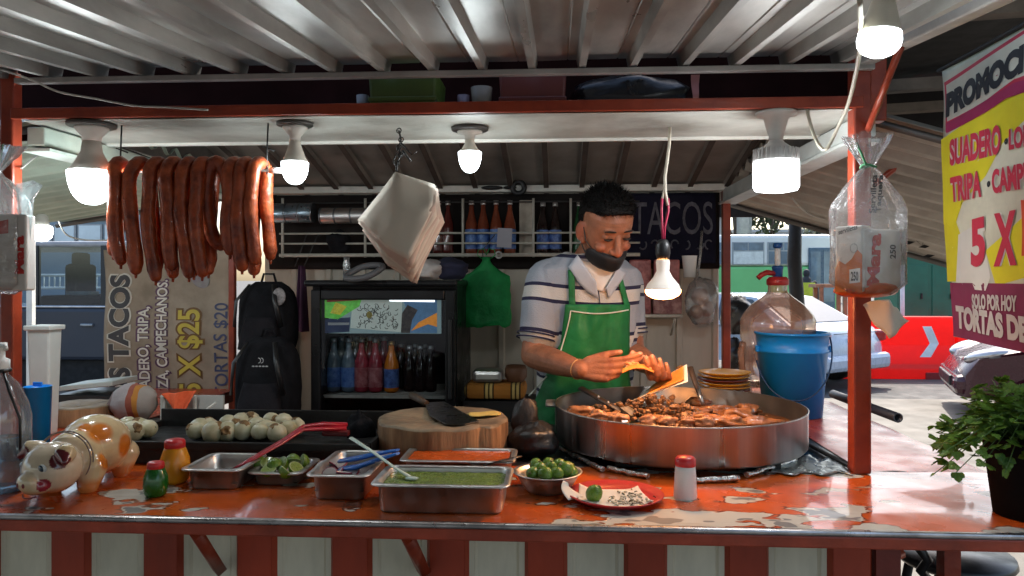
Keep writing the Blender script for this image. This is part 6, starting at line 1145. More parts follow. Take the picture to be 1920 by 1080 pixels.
# face features
body.cap_tube([hp(0, .087, .128), hp(0, .098, .102), hp(0, .1055, .084)], [.0085, .0112, .0138], 12)      # nose ridge
for s in (-1, 1):
    hs(body, (s * .0135, .0945, .0805), (.009, .011, .0085)); hs(body, (s * .03, .082, .147), (.021, .009, .008)); hs(body, (s * .032, .077, .128), (.0155, .010, .0105)); hs(body, (s * .042, .066, .088), (.02, .018, .016))
    hs(body, (s * .080, -.008, .108), (.0075, .023, .035), Matrix.Rotation(R(s * 28), 3, 'Z')); hs(body, (s * .083, -.018, .108), (.007, .008, .034), Matrix.Rotation(R(s * 28), 3, 'Z')); hs(body, (s * .075, .004, .080), (.008, .010, .012))
hs(body, (0, .084, .055), (.024, .012, .012)); hs(body, (0, .080, .018), (.02, .014, .014))
nk = P(1098, 498, 2.46)
body.cap_tube([hp(0, -.02, .05), lerp(hp(0, -.02, .05), nk, .5), nk, nk + V((0, .01, -.06))], [.054, .051, .056, .066], 20)
torso(body, -.012); body.cap_tube([SHR, lerp(SHR, ELR, .35), lerp(SHR, ELR, .7), ELR], [.052, .049, .044, .041], 16); body.cap_tube([SHL, lerp(SHL, ELL, .35), lerp(SHL, ELL, .7), ELL], [.052, .048, .043, .040], 16)
body.cap_tube([ELR, lerp(ELR, WRR, .28), lerp(ELR, WRR, .6), lerp(ELR, WRR, .86), WRR], [.041, .0435, .038, .030, .0275], 16); body.cap_tube([ELL, lerp(ELL, WRL, .28), lerp(ELL, WRL, .6), lerp(ELL, WRL, .86), WRL], [.040, .042, .036, .029, .026], 16)
# legs, on the stall floor
hipc = P(1095, 905, 2.50)
for s in (-1, 1):
    h_ = hipc + V((s * .085, 0, .02)); body.cap_tube([h_, V((h_.x + s * .01, h_.y, .62)), V((h_.x + s * .012, h_.y + .01, .30)), V((h_.x + s * .012, h_.y + .02, .235))], [.095, .062, .048, .038], 14)
    body.cap_tube([V((h_.x + s * .012, h_.y + .03, .21)), V((h_.x + s * .02, h_.y - .12, .20))], [.040, .034], 12)
def hand(mb, W_, f, n, l, curls, thumb, spread=.05, S=1.0):
    """wrist, finger direction, palm normal, thumb side; per-finger curls; thumb (out, bend) """
    f, n = f.normalized(), n.normalized(); l = (l - f * l.dot(f)).normalized(); tips = []
    offs = (.027, .009, -.009, -.026); lens = ((.044, .027, .021), (.049, .031, .022), (.046, .028, .021), (.036, .022, .019)); kb = (.088, .092, .088, .079)
    for i in range(4):
        kn = W_ + (f * kb[i] + l * offs[i]) * S; mb.cap_tube([W_ + l * offs[i] * .55 * S + f * .006, lerp(W_ + l * offs[i] * .7 * S, kn, .6) + n * .002, kn], [.0135 * S, .0145 * S, .0108 * S], 10)
        d = (f + l * (offs[i] * spread * 30)).normalized(); p = kn; pts = [kn]; ang = 0
        for j in range(3):
            ang += curls[i][j]; dd = (d * math.cos(ang) + n * math.sin(ang)).normalized(); p = p + dd * lens[i][j] * S; pts.append(p)
        r_ = (.0104, .0094, .0086, .0074); k = (1, 1.02, .98, .86)[i] * S; mb.cap_tube(pts, [x * k for x in r_], 10); tips.append(pts)
    o, b = thumb; b0 = W_ + (f * .024 + l * .024 + n * .006) * S; d1 = (l * o[0] + f * o[1] + n * o[2]).normalized(); p1 = b0 + d1 * .040 * S; d2 = (d1 + f * b[0] + n * b[1] + l * b[2]).normalized(); p2 = p1 + d2 * .031 * S; d3 = (d2 + (f * b[0] + n * b[1] + l * b[2]) * .6).normalized(); p3 = p2 + d3 * .024 * S
    mb.cap_tube([b0 - d1 * .012, b0, p1], [.015 * S, .0165 * S, .0125 * S], 10); mb.cap_tube([p1, p2, p3], [.0122 * S, .0108 * S, .0088 * S], 10); tips.append([p1, p2, p3]); return tips
# his right hand (viewer's left): fingers point to the viewer's right, back of the hand outwards, thumb on top
fR = (P(1170, 694, 2.14) - WRR); nR = V((.05, .85, .35)); lR = V((.1, .3, 1))
tR = hand(body, WRR, fR, nR, lR, ((.18, .28, .15), (.3, .35, .2), (.45, .5, .3), (.6, .6, .35)), ((.34, 1, .12), (.3, .3, -.25)))
# his left hand (viewer's right): palm up under the paper, thumb over the taco
fL = (P(1240, 716, 2.13) - WRL); nL = V((-.25, .2, 1)); lL = V((-1, -.25, .1))
tL = hand(body, WRL, fL, nL, lL, ((.55, .6, .3), (.55, .65, .35), (.5, .7, .4), (.45, .7, .4)), ((.5, .55, .75), (.55, .1, .0)))
NAILS = [t_[-1] + V((0, -.006, .003)) for t_ in tR + tL]; KNUCK = [q_ + V((0, -.006, .005)) for t_ in tR + tL for q_ in t_[:2]]
me = remesh(body, .0031, 3, 'person_body'); ca = me.color_attributes.new('paint', 'FLOAT_COLOR', 'POINT'); skin = V((.30, .115, .058)); lip = V((.25, .085, .06)); trousers = V((.02, .022, .03)); shoe = V((.012, .011, .011))
for i, v in enumerate(me.vertices):
    c_ = skin; p_ = v.co
    if p_.z > 1.45 and (p_ - H0).length < .2:
        l_ = (HRm.transposed() @ (p_ - H0)) / HS; x_, y_, z_ = abs(l_.x), l_.y, l_.z + .125
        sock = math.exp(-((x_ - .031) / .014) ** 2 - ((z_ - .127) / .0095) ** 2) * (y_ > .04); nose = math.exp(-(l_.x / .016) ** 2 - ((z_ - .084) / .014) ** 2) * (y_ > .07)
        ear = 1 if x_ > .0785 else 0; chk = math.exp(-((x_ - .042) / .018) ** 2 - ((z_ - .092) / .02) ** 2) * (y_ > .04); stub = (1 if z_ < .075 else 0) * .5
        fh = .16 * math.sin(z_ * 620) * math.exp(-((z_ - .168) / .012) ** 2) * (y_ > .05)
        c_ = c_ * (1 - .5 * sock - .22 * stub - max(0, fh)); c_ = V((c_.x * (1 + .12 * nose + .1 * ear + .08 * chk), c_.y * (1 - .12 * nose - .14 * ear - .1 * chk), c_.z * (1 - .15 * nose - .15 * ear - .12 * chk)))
    for tp in NAILS:
        if (p_ - tp).length < .0062: c_ = V((.42, .22, .15))
    for kp in KNUCK:
        if (p_ - kp).length < .009: c_ = V((.23, .075, .04))
    if p_.z < .9: c_ = trousers
    if p_.z < .255: c_ = shoe
    ca.data[i].color = (*c_, 1)
T = thing('person', 'cook in striped polo shirt, green apron and lowered black mask assembling a taco', 'person', (hipc.x, hipc.y, .17))
skm = paint_mat('skin', .52, sss=.04, bump=.2, bscale=220, var=.26, vs=26); put(me, 'body', skm, T)
# ---- eyes: lowered lids, lashes, brows
for s in (-1, 1):
    mb = MB(); mb.tube([hp(s * x_, .0905 - abs(x_ - .032) * .35, .1245 - .0022 * math.cos((x_ - .032) * 90)) for x_ in (.018, .024, .030, .036, .042, .047)], [.0016, .003, .0036, .0036, .003, .0016], 6); mb.build('lash_line', mat('lash', (.012, .008, .006), .6), T)
    mb = MB(); mb.tube([hp(s * x_, .0935 - max(0, x_ - .03) * .45, .1505 + .0028 * math.sin((x_ - .014) / .034 * 3.14)) for x_ in (.014, .022, .03, .038, .046, .050)], [.0028, .005, .0054, .005, .004, .002], 6, flat=.6); mb.build('eyebrow', mat('brow', (.014, .009, .007), .8), T)
# ---- hair: cropped cap with many short tufts
hair_m = mat('hair', (.0045, .004, .0038), .6, var=.3, scale=60, bump=.4, bscale=180, spec=.18); hb_ = MB()
def hair_r(k): return [(q[0], q[1] + .006, q[2] + .004, q[3] - .007) for q in HT][k]
rings = []
for z, w, f, b in [(.075, .064, -.035, -.072), (.105, .0715, -.012, -.087), (.118, .0745, .014, -.093), (.135, .0765, .022, -.098), (.155, .0775, .020, -.102), (.172, .078, .034, -.104), (.184, .078, .056, -.105), (.192, .0765, .083, -.104), (.204, .073, .088, -.101), (.222, .063, .080, -.092), (.240, .046, .056, -.072), (.251, .028, .026, -.044), (.255, .008, -.002, -.016)]: rings.append(head_ring(z, w, f, b, 32))
hb_.loft(rings); me = remesh(hb_, .004, 2, 'hair')
for v in me.vertices:
    l_ = (HRm.transposed() @ (v.co - H0)) / HS; z_ = l_.z + .125; zl_ = .207 - 5.5 * l_.x ** 2 + .004 * mnoise.noise(v.co * 90)
    if l_.y > .02 and z_ < zl_: v.co -= HRm @ (V((l_.x * .12, .016, 0)) * HS)
me.update(); rs = random.Random(2); vs_ = [v.co.copy() for v in me.vertices]; nn = [v.normal.copy() for v in me.vertices]; put(me, 'hair', hair_m, T); hr_o = COL.objects[-1]
tf = MB(); up_h = HRm @ V((0, .3, 1)).normalized()
for i in range(3800):
    k = rs.randrange(len(vs_)); p_, n_ = vs_[k], nn[k]; hl_ = (HRm.transposed() @ (p_ - H0)) / HS; L_ = .003 + (.019 if hl_.z > .07 else .002) * rs.random()
    if hl_.y > .055 and hl_.z < .088:
        tf_d = (n_ * .5 + HRm @ V((rs.gauss(0, .4), .3, -.9))).normalized(); u, w_, _ = frame(tf_d); e_ = u * .0016; tf.add([p_ - e_ + n_ * .001, p_ + e_ + n_ * .001, p_ + tf_d * rs.uniform(.006, .017) + n_ * .002], [(0, 1, 2)], 0, False); continue
    d = (n_ + up_h * .35 + V((rs.gauss(0, .3), rs.gauss(0, .3), rs.gauss(0, .3)))).normalized(); u, w_, _ = frame(d); a = rs.uniform(0, 3.1); e_ = (u * math.cos(a) + w_ * math.sin(a)) * .0014; tf.add([p_ - e_ - n_ * .001, p_ + e_ - n_ * .001, p_ + d * L_], [(0, 1, 2)], 0, False)
tf.build('tufts', hair_m, hr_o, fixn=False)
# ---- black mask pulled below the nose, with ear loop
mk = MB(); rows = []; NU = 25
for z, fr_, wd, am in ((.073, .101, .068, 50), (.066, .109, .071, 62), (.050, .113, .070, 68), (.034, .112, .067, 70), (.016, .110, .062, 70), (.000, .106, .056, 66), (-.014, .094, .049, 58)):
    row = []
    for j in range(NU):
        a = R(lerp(-am, am, j / (NU - 1))); x = math.sin(a) * wd * 1.07; y = -.018 + math.cos(a) * (fr_ + .018) - .004 * abs(math.sin(a)); zz_ = z - .006 * math.sin(a) ** 2 * (1 if z > .03 else -1) * -1 + .0015 * mnoise.noise(V((j * .5, z * 90, 3))); y += .004 * math.sin(z * 330) + .003 * mnoise.noise(V((j * .4, z * 40, 9))); row.append(hp(x, y, zz_))
    rows.append(row)
mk.loft(rows, cap=False, closed=False); mask_rows = rows; mko = mk.build('face_mask', mat('mask_black', (.007, .007, .009), .6, var=.2, bump=.15, bscale=150), T, solid=.0025)
for s in (-1, 1):
    mb = MB(); mb.tube([hp(s * .060, .052, .070), hp(s * .074, .022, .09), hp(s * .080, .002, .128)], .002, 5); mb.tube([hp(s * .058, .036, .006), hp(s * .070, .006, .05), hp(s * .078, -.014, .08)], .002, 5); mb.build('ear_loop', wire_mat, mko)
mb = MB(); mb.tube([p_ + HRm @ V((0, .0022, 0)) for p_ in mask_rows[0]], .0013, 5); mb.build('top_seam', mat('mask_seam', (.045, .045, .05), .7), mko)
# ---- polo shirt: torso and short sleeves grown as one cloth
sh = MB(); torso(sh, .004, len(TS) - 0)
def sleeve(A, B, t1, r0, r1): q = [lerp(A, B, t) for t in (0, t1 * .33, t1 * .66, t1)]; sh.cap_tube([A + (A - B).normalized() * .0] + q[1:], [r0, lerp(r0, r1, .33), lerp(r0, r1, .66), r1], 20)
sleeve(SHR, ELR, .70, .064, .061); sleeve(SHL, ELL, .62, .061, .055)
for A, q in ((SHR, P(1062, 497, 2.46)), (SHL, P(1145, 497, 2.48))): sh.cap_tube([A, lerp(A, q, .5) + V((0, 0, .002)), q], [.058, .052, .044], 16)
me = remesh(sh, .0048, 4, 'polo_shirt'); zc = P(1100, 546, 2.4).z
def seg_t(p, A, B): u = B - A; t = (p - A).dot(u) / u.length_squared; return t, (p - (A + u * min(1, max(0, t)))).length
cutA = []
bm = bmesh.new(); bm.from_mesh(me)
for v in bm.verts:
    p = v.co; n3 = .8 * mnoise.noise(p * 7) + .9 * mnoise.noise(V((p.x * 20 + p.z * 9, p.y * 16, p.z * 6 - p.x * 5))) + .5 * abs(mnoise.noise(V((p.x * 34 - p.z * 16, p.y * 22, p.z * 12 + p.x * 8)))); v.co = p + v.normal * (.0062 * n3)
bm.to_mesh(me); bm.free(); at = me.attributes.new('stripe', 'FLOAT', 'POINT')
for i, v in enumerate(me.vertices):
    p = v.co; tr_, dR = seg_t(p, SHR, ELR); tl_, dL = seg_t(p, SHL, ELL); z = p.z
    if tr_ > .06 and dR < .078 and p.x < SHR.x + .052: s_ = (SHR - ELR).length * tr_; z = SHR.z - s_ * 1.02 + .012
    elif tl_ > .06 and dL < .074 and p.x > SHL.x - .040: s_ = (SHL - ELL).length * tl_; z = SHL.z - s_ * 1.02 - .01
    else: z = p.z + .012 * math.cos((p.x - H0.x) * 9)
    at.data[i].value = (z - zc) / .150
poly_cut = None
shm = mat('polo_cloth', (.40, .44, .50), .85, var=.12, scale=12, bump=.35, bscale=260); n = shm.node_tree.nodes; L = shm.node_tree.links; b = n['Principled BSDF']; a = n.new('ShaderNodeAttribute'); a.attribute_name = 'stripe'
ad = n.new('ShaderNodeMath'); ad.inputs[1].default_value = .5; L.new(a.outputs['Fac'], ad.inputs[0]); fr = n.new('ShaderNodeMath'); fr.operation = 'FRACT'; L.new(ad.outputs[0], fr.inputs[0]); rp = n.new('ShaderNodeValToRGB'); rp.color_ramp.interpolation = 'CONSTANT'; L.new(fr.outputs[0], rp.inputs[0])
els = rp.color_ramp.elements; els[0].position = 0; els[0].color = (.36, .385, .43, 1); els[1].position = .255; els[1].color = (.018, .018, .055, 1)
for p_, c_ in ((.335, (.62, .60, .56, 1)), (.59, (.018, .018, .055, 1)), (.67, (.36, .385, .43, 1))): q = els.new(p_); q.color = c_
mx = n.new('ShaderNodeMixRGB'); mx.blend_type = 'MULTIPLY'; mx.inputs[0].default_value = .35; L.new(rp.outputs[0], mx.inputs[1]); L.new(b.inputs['Base Color'].links[0].from_socket, mx.inputs[2]); L.new(mx.outputs[0], b.inputs['Base Color'])
sho = put(me, 'polo_shirt', shm, T); sbv = BVHTree.FromPolygons([v.co + V(ORG[T.name]) for v in me.vertices], [tuple(p.vertices) for p in me.polygons])
# sleeve hems
navy = mat('hem_navy', (.02, .02, .06), .85)
for A, B, t_, r_ in ((SHR, ELR, .70, .0615), (SHL, ELL, .62, .0555)):
    q = lerp(A, B, t_ + .05); u, w_, d_ = frame(B - A); mb = MB(); 
    for k_, dr_ in ((-.004, 0), (.010, .0003)): mb.tube([q + d_ * k_ + (u * math.cos(a_) + w_ * math.sin(a_)) * (r_ + .0015) for a_ in [i * math.pi / 14 for i in range(28)]], .0026, 6, closed=True)
    mb.build('sleeve_hem', navy, sho)
# white undershirt at the neck and the collar
def surf(px, py, off=.004, D=2.2):
    d = dr(px, py).normalized(); h = sbv.ray_cast(C0, d)
    return (h[0] - d * off) if h[0] else P(px, py, 2.40)
mb = MB(); mb.grid(lambda u, v: surf(lerp(lerp(1082, 1160, u), lerp(1118, 1140, u), v), lerp(486 + 8 * math.sin(u * 3), 548 - 8 * abs(u - .6), v), .003), 14, 12); mb.build('undershirt', mat('undershirt', (.66, .62, .57), .85, var=.06, bump=.1, bscale=160), T, solid=.003)
col_m = mat('collar', (.40, .43, .48), .85, var=.08, bump=.1, bscale=160)
mb = MB(); mb.grid(lambda u, v: surf(lerp(lerp(1066, 1083, v), lerp(1122, 1118, v), u), lerp(lerp(500, 478, v), lerp(560, 528, v), u) + (10 * math.sin(u * 3.14) * (1 - v)), .012 + .014 * (v)), 12, 5); mb.build('collar', col_m, T, solid=.003)
mb = MB(); mb.grid(lambda u, v: surf(lerp(lerp(1175, 1160, v), lerp(1142, 1136, v), u), lerp(lerp(512, 498, v), lerp(560, 540, v), u), .010 + .008 * v), 10, 5); mb.build('collar', col_m, T, solid=.003)
mb = MB(); mb.tube([surf(1122, 545, .006), surf(1124, 560, .007), surf(1126, 575, .007)], .0016, 5); mb.build('placket', navy, T)
# ---- apron: bib, straps, white piping, skirt
apr = mat('apron_green', (.003, .12, .028), .65, var=.4, scale=6, bump=.3, bscale=40, col2=(.006, .17, .045))
def asurf(px, py, off):
    p = surf(px, py, off); return p
tors = MB(); torso(tors, .012); tb_ = BVHTree.FromPolygons(tors.v, tors.f)
def ap(px, py, off=.010):
    d = dr(px, py).normalized(); h = tb_.ray_cast(C0, d); h2 = sbv.ray_cast(C0, d); p = h[0] if h[0] else None
    if p is None: return None
    q = p - d * off
    return q + V((0, -.004 * math.sin((px - 1058) / 9) * max(0, (620 - py) / 60) if py < 620 else 0, 0)) + V((0, -.013 * mnoise.noise(V((px / 24, py / 60, 0))) - .005 * mnoise.noise(V((px / 9 + py / 14, py / 26, 5))) - .010 * math.exp(-((px - 1142 - (py - 600) * .02) / 7) ** 2), 0))
mb = MB(); rowsA = []
for j in range(37):
    v = j / 36; py = lerp(571, 800, v); x0 = lerp(1060, 1052, min(1, v / .3)) if v < .3 else lerp(1052, 982, (v - .3) / .7); x1 = lerp(1181, 1178, v) if v < .5 else lerp(1178, 1190, (v - .5) * 2); row = []
    pyo = py + 0
    for i in range(25):
        u = i / 24; px = lerp(x0, x1, u); p = ap(px, pyo)
        if p is None: row.append(None)
        else: row.append(p)
    # columns off the torso wrap on to the side
    good = [k for k in range(25) if row[k] is not None]
    for k in range(25):
        if row[k] is None:
            g = min(good, key=lambda z_: abs(z_ - k)); D_ = (row[g] - C0).dot(FW) + .02 * abs(g - k) * .5; row[k] = P(lerp(x0, x1, k / 24), pyo, D_)
    rowsA.append(row)
mb.loft(rowsA, cap=False, closed=False); apo = mb.build('apron', apr, T, solid=.003)
for (xa, ya), (xb, yb), w_ in (((1073, 574), (1071, 506), 6), ((1176, 574), (1162, 522), 5)):
    mb = MB(); mb.grid(lambda u, v: surf(lerp(xa, xb, v) + (u - .5) * 2 * w_, lerp(ya, yb, v), .008 if v > .15 else .016), 3, 14); mb.build('strap', apr, apo, solid=.003)
pip = mat('piping_white', (.6, .62, .52), .8)
def apx(px, py):
    p = ap(px, py, .0145); return p if p is not None else P(px, py, 2.37)
mb = MB(); mb.tube([apx(1050 + 2 * math.sin(i), y_) if False else apx(lerp(1070, 1049, (i / 9) ** 1.3), lerp(583, 664, i / 9)) for i, y_ in enumerate(range(10))], .0024, 6); mb.tube([apx(lerp(1070, 1178, i / 14), 583 + 6 * math.sin(i / 14 * 3.14) - 2 * (i / 14)) for i in range(15)], .0024, 6); mb.tube([apx(lerp(1025, 992, i / 6), lerp(706, 742, i / 6)) for i in range(7)], .0026, 6); mb.build('piping', pip, apo)
# ---- bracelet
u, w_, d_ = frame(WRR - ELR); q = lerp(ELR, WRR, .95); mb = MB(); mb.tube([q + (u * math.cos(a_) + w_ * math.sin(a_)) * .0300 for a_ in [i * math.pi / 12 for i in range(24)]], .0016, 6, closed=True); mb.build('bracelet', mat('bracelet', (.5, .3, .15), .4, metal=.5), T)
# ---- tacos and paper in his hands (things of their own)
taco_m = mat('tortilla_fried', (.66, .20, .03), .5, var=.25, scale=18, bump=.2, bscale=70, col2=(.70, .30, .06)); fill_m = mat('taco_filling', (.55, .16, .04), .5, var=.4, scale=40, bump=.5, bscale=90, col2=(.66, .36, .16))
c1 = P(1194, 687, 2.11); t = thing('taco', 'small orange taco pinched in the cook right hand', 'taco', c1)
mb = MB(); mb.grid(lambda u, v: P(lerp(1166, 1226, u), 691 - 9 * math.sin(u * 3.14) + 8 * abs(2 * v - 1), lerp(2.09, 2.15, v)) + V((0, 0, .003 * mnoise.noise(V((u * 5, v * 5, 1))))), 14, 10); mb.build('tortilla', taco_m, t, solid=.003)
mb = MB(); rs = random.Random(8)
for i in range(40): q = P(rs.uniform(1170, 1224), rs.uniform(680, 692), rs.uniform(2.10, 2.14)); mb.sphere(q, (rs.uniform(.004, .008), rs.uniform(.003, .006), rs.uniform(.003, .005)), 7, 5)
mb.build('filling', fill_m, t)
t = thing('wrapping_paper', 'white paper sheet under the second taco in the cook left hand', 'paper', P(1250, 715, 2.12))
def pap(u, v):
    A, B, C_, D_ = (1176, 757), (1222, 727), (1286, 684), (1291, 720); x = lerp(lerp(1172, 1190, v), lerp(1290, 1288, v), u); y = lerp(lerp(756, 752, v), lerp(716, 683, v), u) + 14 * math.sin(u * 3.14) * (.45 if v < .5 else .1) ; d = lerp(2.085, 2.17, v) + .02 * math.sin(u * 3); return P(x, y, d) + V((0, 0, .012 * (2 * v - 1) ** 2 * math.sin(u * 3.14)))
mb = MB(); mb.grid(pap, 20, 10); mb.build('sheet', paper_white, t, solid=.0008)
t = thing('taco', 'open orange taco lying on paper in the cook left hand', 'taco', P(1245, 712, 2.11))
mb = MB(); mb.grid(lambda u, v: pap(lerp(.33, .93, u), lerp(.12, .88, v) * (1 - .0) + 0) + V((0, -.002, .006 + .009 * math.sin(u * 3.14) * math.sin(v * 3.14) + .0015 * mnoise.noise(V((u * 7, v * 6, 3))))), 18, 12); mb.build('tortilla', taco_m, t, solid=.003)
mb = MB(); mb.tube([pap(u_, .85) + V((0, 0, .013)) for u_ in (.80, .86, .91)], .003, 6); mb.build('charred_edge', burnt, t)
# ================================================================== STREET, RIGHT AND LEFT
glass_dark = mat('window_dark', (.03, .04, .05), .08, var=.2, spec=.8); tyre = mat('tyre', (.015, .015, .016), .8); chrome = mat('chrome', (.7, .7, .7), .12, metal=1); tail = mat('tail_red', (.42, .02, .02), .15, coat=.5)
def car(name, lab, loc, ang, paint, L=4.4, Wd=1.72, Hh=1.45, sedan=True, head=False):
    """heading +x in its own frame"""
    t = thing(name, lab, 'car', (0, 0, 0)); hw = Wd / 2
    prof = [(-2.2, .34), (-2.2, .62), (-2.14, .88), (-2.02, .96), (-1.45, .985), (-.2, .99), (.75, .97), (1.6, .88), (2.08, .70), (2.2, .52), (2.2, .30)]
    sx = L / 4.4
    def ring(k): return [V((x * sx, y_ * hw * (1 if .4 < z < .9 else .93) * (1 - .10 * max(0, abs(x) - 1.5) ** 1.5), z * Hh / 1.45)) for (x, z), y_ in ((q, k) for q in prof)]
    ys = [-1, -.97, -.8, -.4, 0, .4, .8, .97, 1]; mb = MB(); rows = []
    for y_ in ys:
        drop = .05 * (abs(y_) ** 6); ins = .05 * abs(y_) ** 8; rows.append([V((x * sx * (1 - ins * .6), y_ * hw * (1 - .20 * max(0, (abs(x) - 1.35) / .85) ** 2.2), (z - (drop if z > .8 else 0)) * Hh / 1.45)) for x, z in prof])
    mb.loft(rows, closed=False, cap=False)
    for k in (0, -1): r_ = rows[k]; mb.add(r_, [tuple(range(len(r_)))], 0, False)
    mb.add([rows[0][0], rows[-1][0], rows[-1][-1], rows[0][-1]], [(0, 1, 2, 3)], 0, False)
    body = mb.build('body', paint, t, org=None)
    gh = [(-1.72, .96), (-1.05, 1.40), (-.6, 1.45), (.15, 1.44), (.95, .96)]; mb = MB(); rows = [[V((x * sx, y_ * hw * (.93 if z < 1 else .76), z * Hh / 1.45 - (.02 * y_ ** 4 if z > 1 else 0))) for x, z in gh] for y_ in (-1, -.6, 0, .6, 1)]
    mb.loft(rows, closed=False, cap=False)
    for k in (0, -1): mb.add(rows[k], [(0, 1, 2, 3, 4)], 0, False)
    mb.build('roof', paint, t)
    # windows proud of the greenhouse
    mb = MB(); e = .006
    for s in (-1, 1):
        for xs in (((-1.45, 1.0), (-1.0, 1.35), (-.42, 1.385), (-.42, 1.0)), ((-.36, 1.0), (-.36, 1.385), (.12, 1.375), (.72, 1.0))): mb.add([V((x * sx, s * hw * lerp(.93, .76, (z - .96) / .49) + s * e, z * Hh / 1.45)) for x, z in xs], [(0, 1, 2, 3)], 0, False)
    for (xa, za), (xb, zb), o in (((-1.66, 1.0), (-1.1, 1.37), -1), ((.88, 1.0), (.24, 1.38), 1)): mb.add([V((xa * sx + o * e, -hw * .84, za * Hh / 1.45 + e)), V((xa * sx + o * e, hw * .84, za * Hh / 1.45 + e)), V((xb * sx + o * e, hw * .68, zb * Hh / 1.45 + e)), V((xb * sx + o * e, -hw * .68, zb * Hh / 1.45 + e))], [(0, 1, 2, 3)], 0, False)
    mb.build('windows', glass_dark, t)
    for x in (-1.35, 1.35):
        for s in (-1, 1):
            w = MB(); c = V((x * sx, s * (hw - .09), .31)); w.lathe(c, [(.2, -.1), (.29, -.1), (.31, -.07), (.31, .07), (.29, .1), (.2, .1)], 24, axis=(0, 1, 0), cap=False); wh = w.build('wheel', tyre, t); w = MB(); w.lathe(c, [(.001, .085 * s), (.05, .095 * s), (.2, .07 * s), (.21, .1 * s)], 20, axis=(0, 1, 0), cap=False); w.build('rim', chrome, wh)
    for s in (-1, 1):
        w = MB(); w.box((-2.09 * sx, s * hw * .70, .80 * Hh / 1.45), (.16, .26, .16), rot=Matrix.Rotation(R(s * 22), 3, 'Z'), b=.04); w.build('tail_light', tail, t); w = MB(); w.sphere((1.93 * sx, s * hw * .68, .72 * Hh / 1.45), (.24, .16, .075), 18, 10, rot=Matrix.Rotation(R(s * -38), 3, 'Z') @ Matrix.Rotation(R(14), 3, 'Y')); hl_ = w.build('headlight', clear_mat('lamp_glass', tint=(.9, .92, .95), gloss=.35, rough=.05, haze=.5), t)
    w = MB(); w.box((-2.20 * sx, 0, .74 * Hh / 1.45), (.02, .34, .13), b=.004); pl_ = w.build('number_plate', mat('plate_white', (.6, .6, .58), .4), t); w = MB(); text_fit(w, 'NHV·87', (-2.212 * sx, .13, .70 * Hh / 1.45), (0, -.26, 0), (0, 0, .07), .02) if False else w.box((-2.212 * sx, 0, .74 * Hh / 1.45), (.003, .28, .012)); w.build('plate_band', mat('plate_green', (.03, .1, .06), .5), pl_)
    w = MB(); w.box((-2.19 * sx, 0, .42 * Hh / 1.45), (.14, Wd * .86, .22), b=.068); w.build('rear_bumper', paint, t); w = MB(); w.box((2.15 * sx, 0, .42 * Hh / 1.45), (.16, Wd * .80, .22), b=.075); fb = w.build('front_bumper', paint, t); w = MB(); w.box((2.235 * sx, 0, .44 * Hh / 1.45), (.03, Wd * .5, .11), b=.02); w.build('grille', black_plastic, fb)
    w = MB(); w.tube([V((-2.165 * sx, y, .86 * Hh / 1.45)) for y in (-.5, .5)], .006, 5); w.build('boot_seam', mat('seam', (.08, .09, .1), .5), t)
    t.location = loc; t.rotation_euler = (0, 0, ang); return t
def ground_pt(px, py, z=0): return PZ(px, py, z)
white_car = mat('car_white', (.42, .49, .58), .25, var=.05, coat=.7); dark_car = mat('car_maroon', (.045, .004, .012), .25, var=.1, coat=.4)
# rear right corner of the white sedan near pixel (1672, 730)
cr = P(1670, 700, 10.6); ang = R(127); hd_ = V((math.cos(ang), math.sin(ang), 0)); ctr = cr + hd_ * 2.2 + V((-hd_.y, hd_.x, 0)) * .80; car('white_sedan', 'white sedan seen from behind between the bucket and the red barrier', (ctr.x, ctr.y, 0), ang, white_car, Hh=1.31)
cr = P(1818, 690, 7.6); ang = R(160); hd_ = V((math.cos(ang), math.sin(ang), 0)); ctr = cr - hd_ * 2.1 - V((-hd_.y, hd_.x, 0)) * .70; car('maroon_car', 'dark maroon car nose with headlight behind the promo banner and herbs', (ctr.x, ctr.y, 0), ang, dark_car)
# barriers
barm = translucent(mat('barrier_red', (.85, .05, .035), .4, var=.1, scale=2), .6)
def barrier(xa, xb, y, lab, chev=True):
    t = thing('water_barrier', lab, 'barrier', ((xa + xb) / 2, y, 0), None); mb = MB(); sec = [(-.27, .0), (-.27, .16), (-.20, .22), (-.12, .5), (-.10, .9), (-.08, .94), (.08, .94), (.10, .9), (.12, .5), (.20, .22), (.27, .16), (.27, 0)]
    k_ = 15; rows = [[V((lerp(xa, xb, i / k_), y + dy * (.985 if i in (0, k_) else 1), z)) for dy, z in sec] for i in range(k_ + 1)]; mb.loft(rows, closed=True, cap=True, smooth=False)
    mb.build('shell', barm, t, bevel=.02)
    for x in (lerp(xa, xb, .2), lerp(xa, xb, .8)): w = MB(); w.box((x, y - .272, .05), (.3, .03, .11), b=.01); w.build('foot_slot', mat('slot_red', (.28, .02, .02), .5), t)
    return t
yb_ = 11.9; x0 = PY(1652, 650, yb_).x; x1 = PY(1786, 650, yb_).x; t = barrier(x1 - 1.85, x1 - .015, yb_, 'red plastic water barrier with a white chevron facing the stall')
def sec_y(z): return yb_ - lerp(.20, .10, min(1, max(0, (z - .22) / .68))) if z > .5 else yb_ - lerp(.2, .12, (z - .22) / .28)
def bp_(px, py): q = PY(px, py, yb_ - .12); z = q.z; yy = yb_ - (lerp(.12, .10, (z - .5) / .4) if z > .5 else lerp(.20, .12, (z - .22) / .28)) - .006; return V((q.x, yy, z))
mb = MB()
for q in (((1730, 612), (1747, 612), (1760, 644), (1743, 644)), ((1743, 644), (1760, 644), (1742, 669), (1721, 669))): mb.add([bp_(*k) for k in q], [(0, 1, 2, 3)], 0, False)
mb.build('chevron', mat('chevron_white', (.7, .72, .7), .4), t)
barrier(x1 + .02, x1 + 1.86, yb_, 'second red water barrier half hidden behind the promo banner')
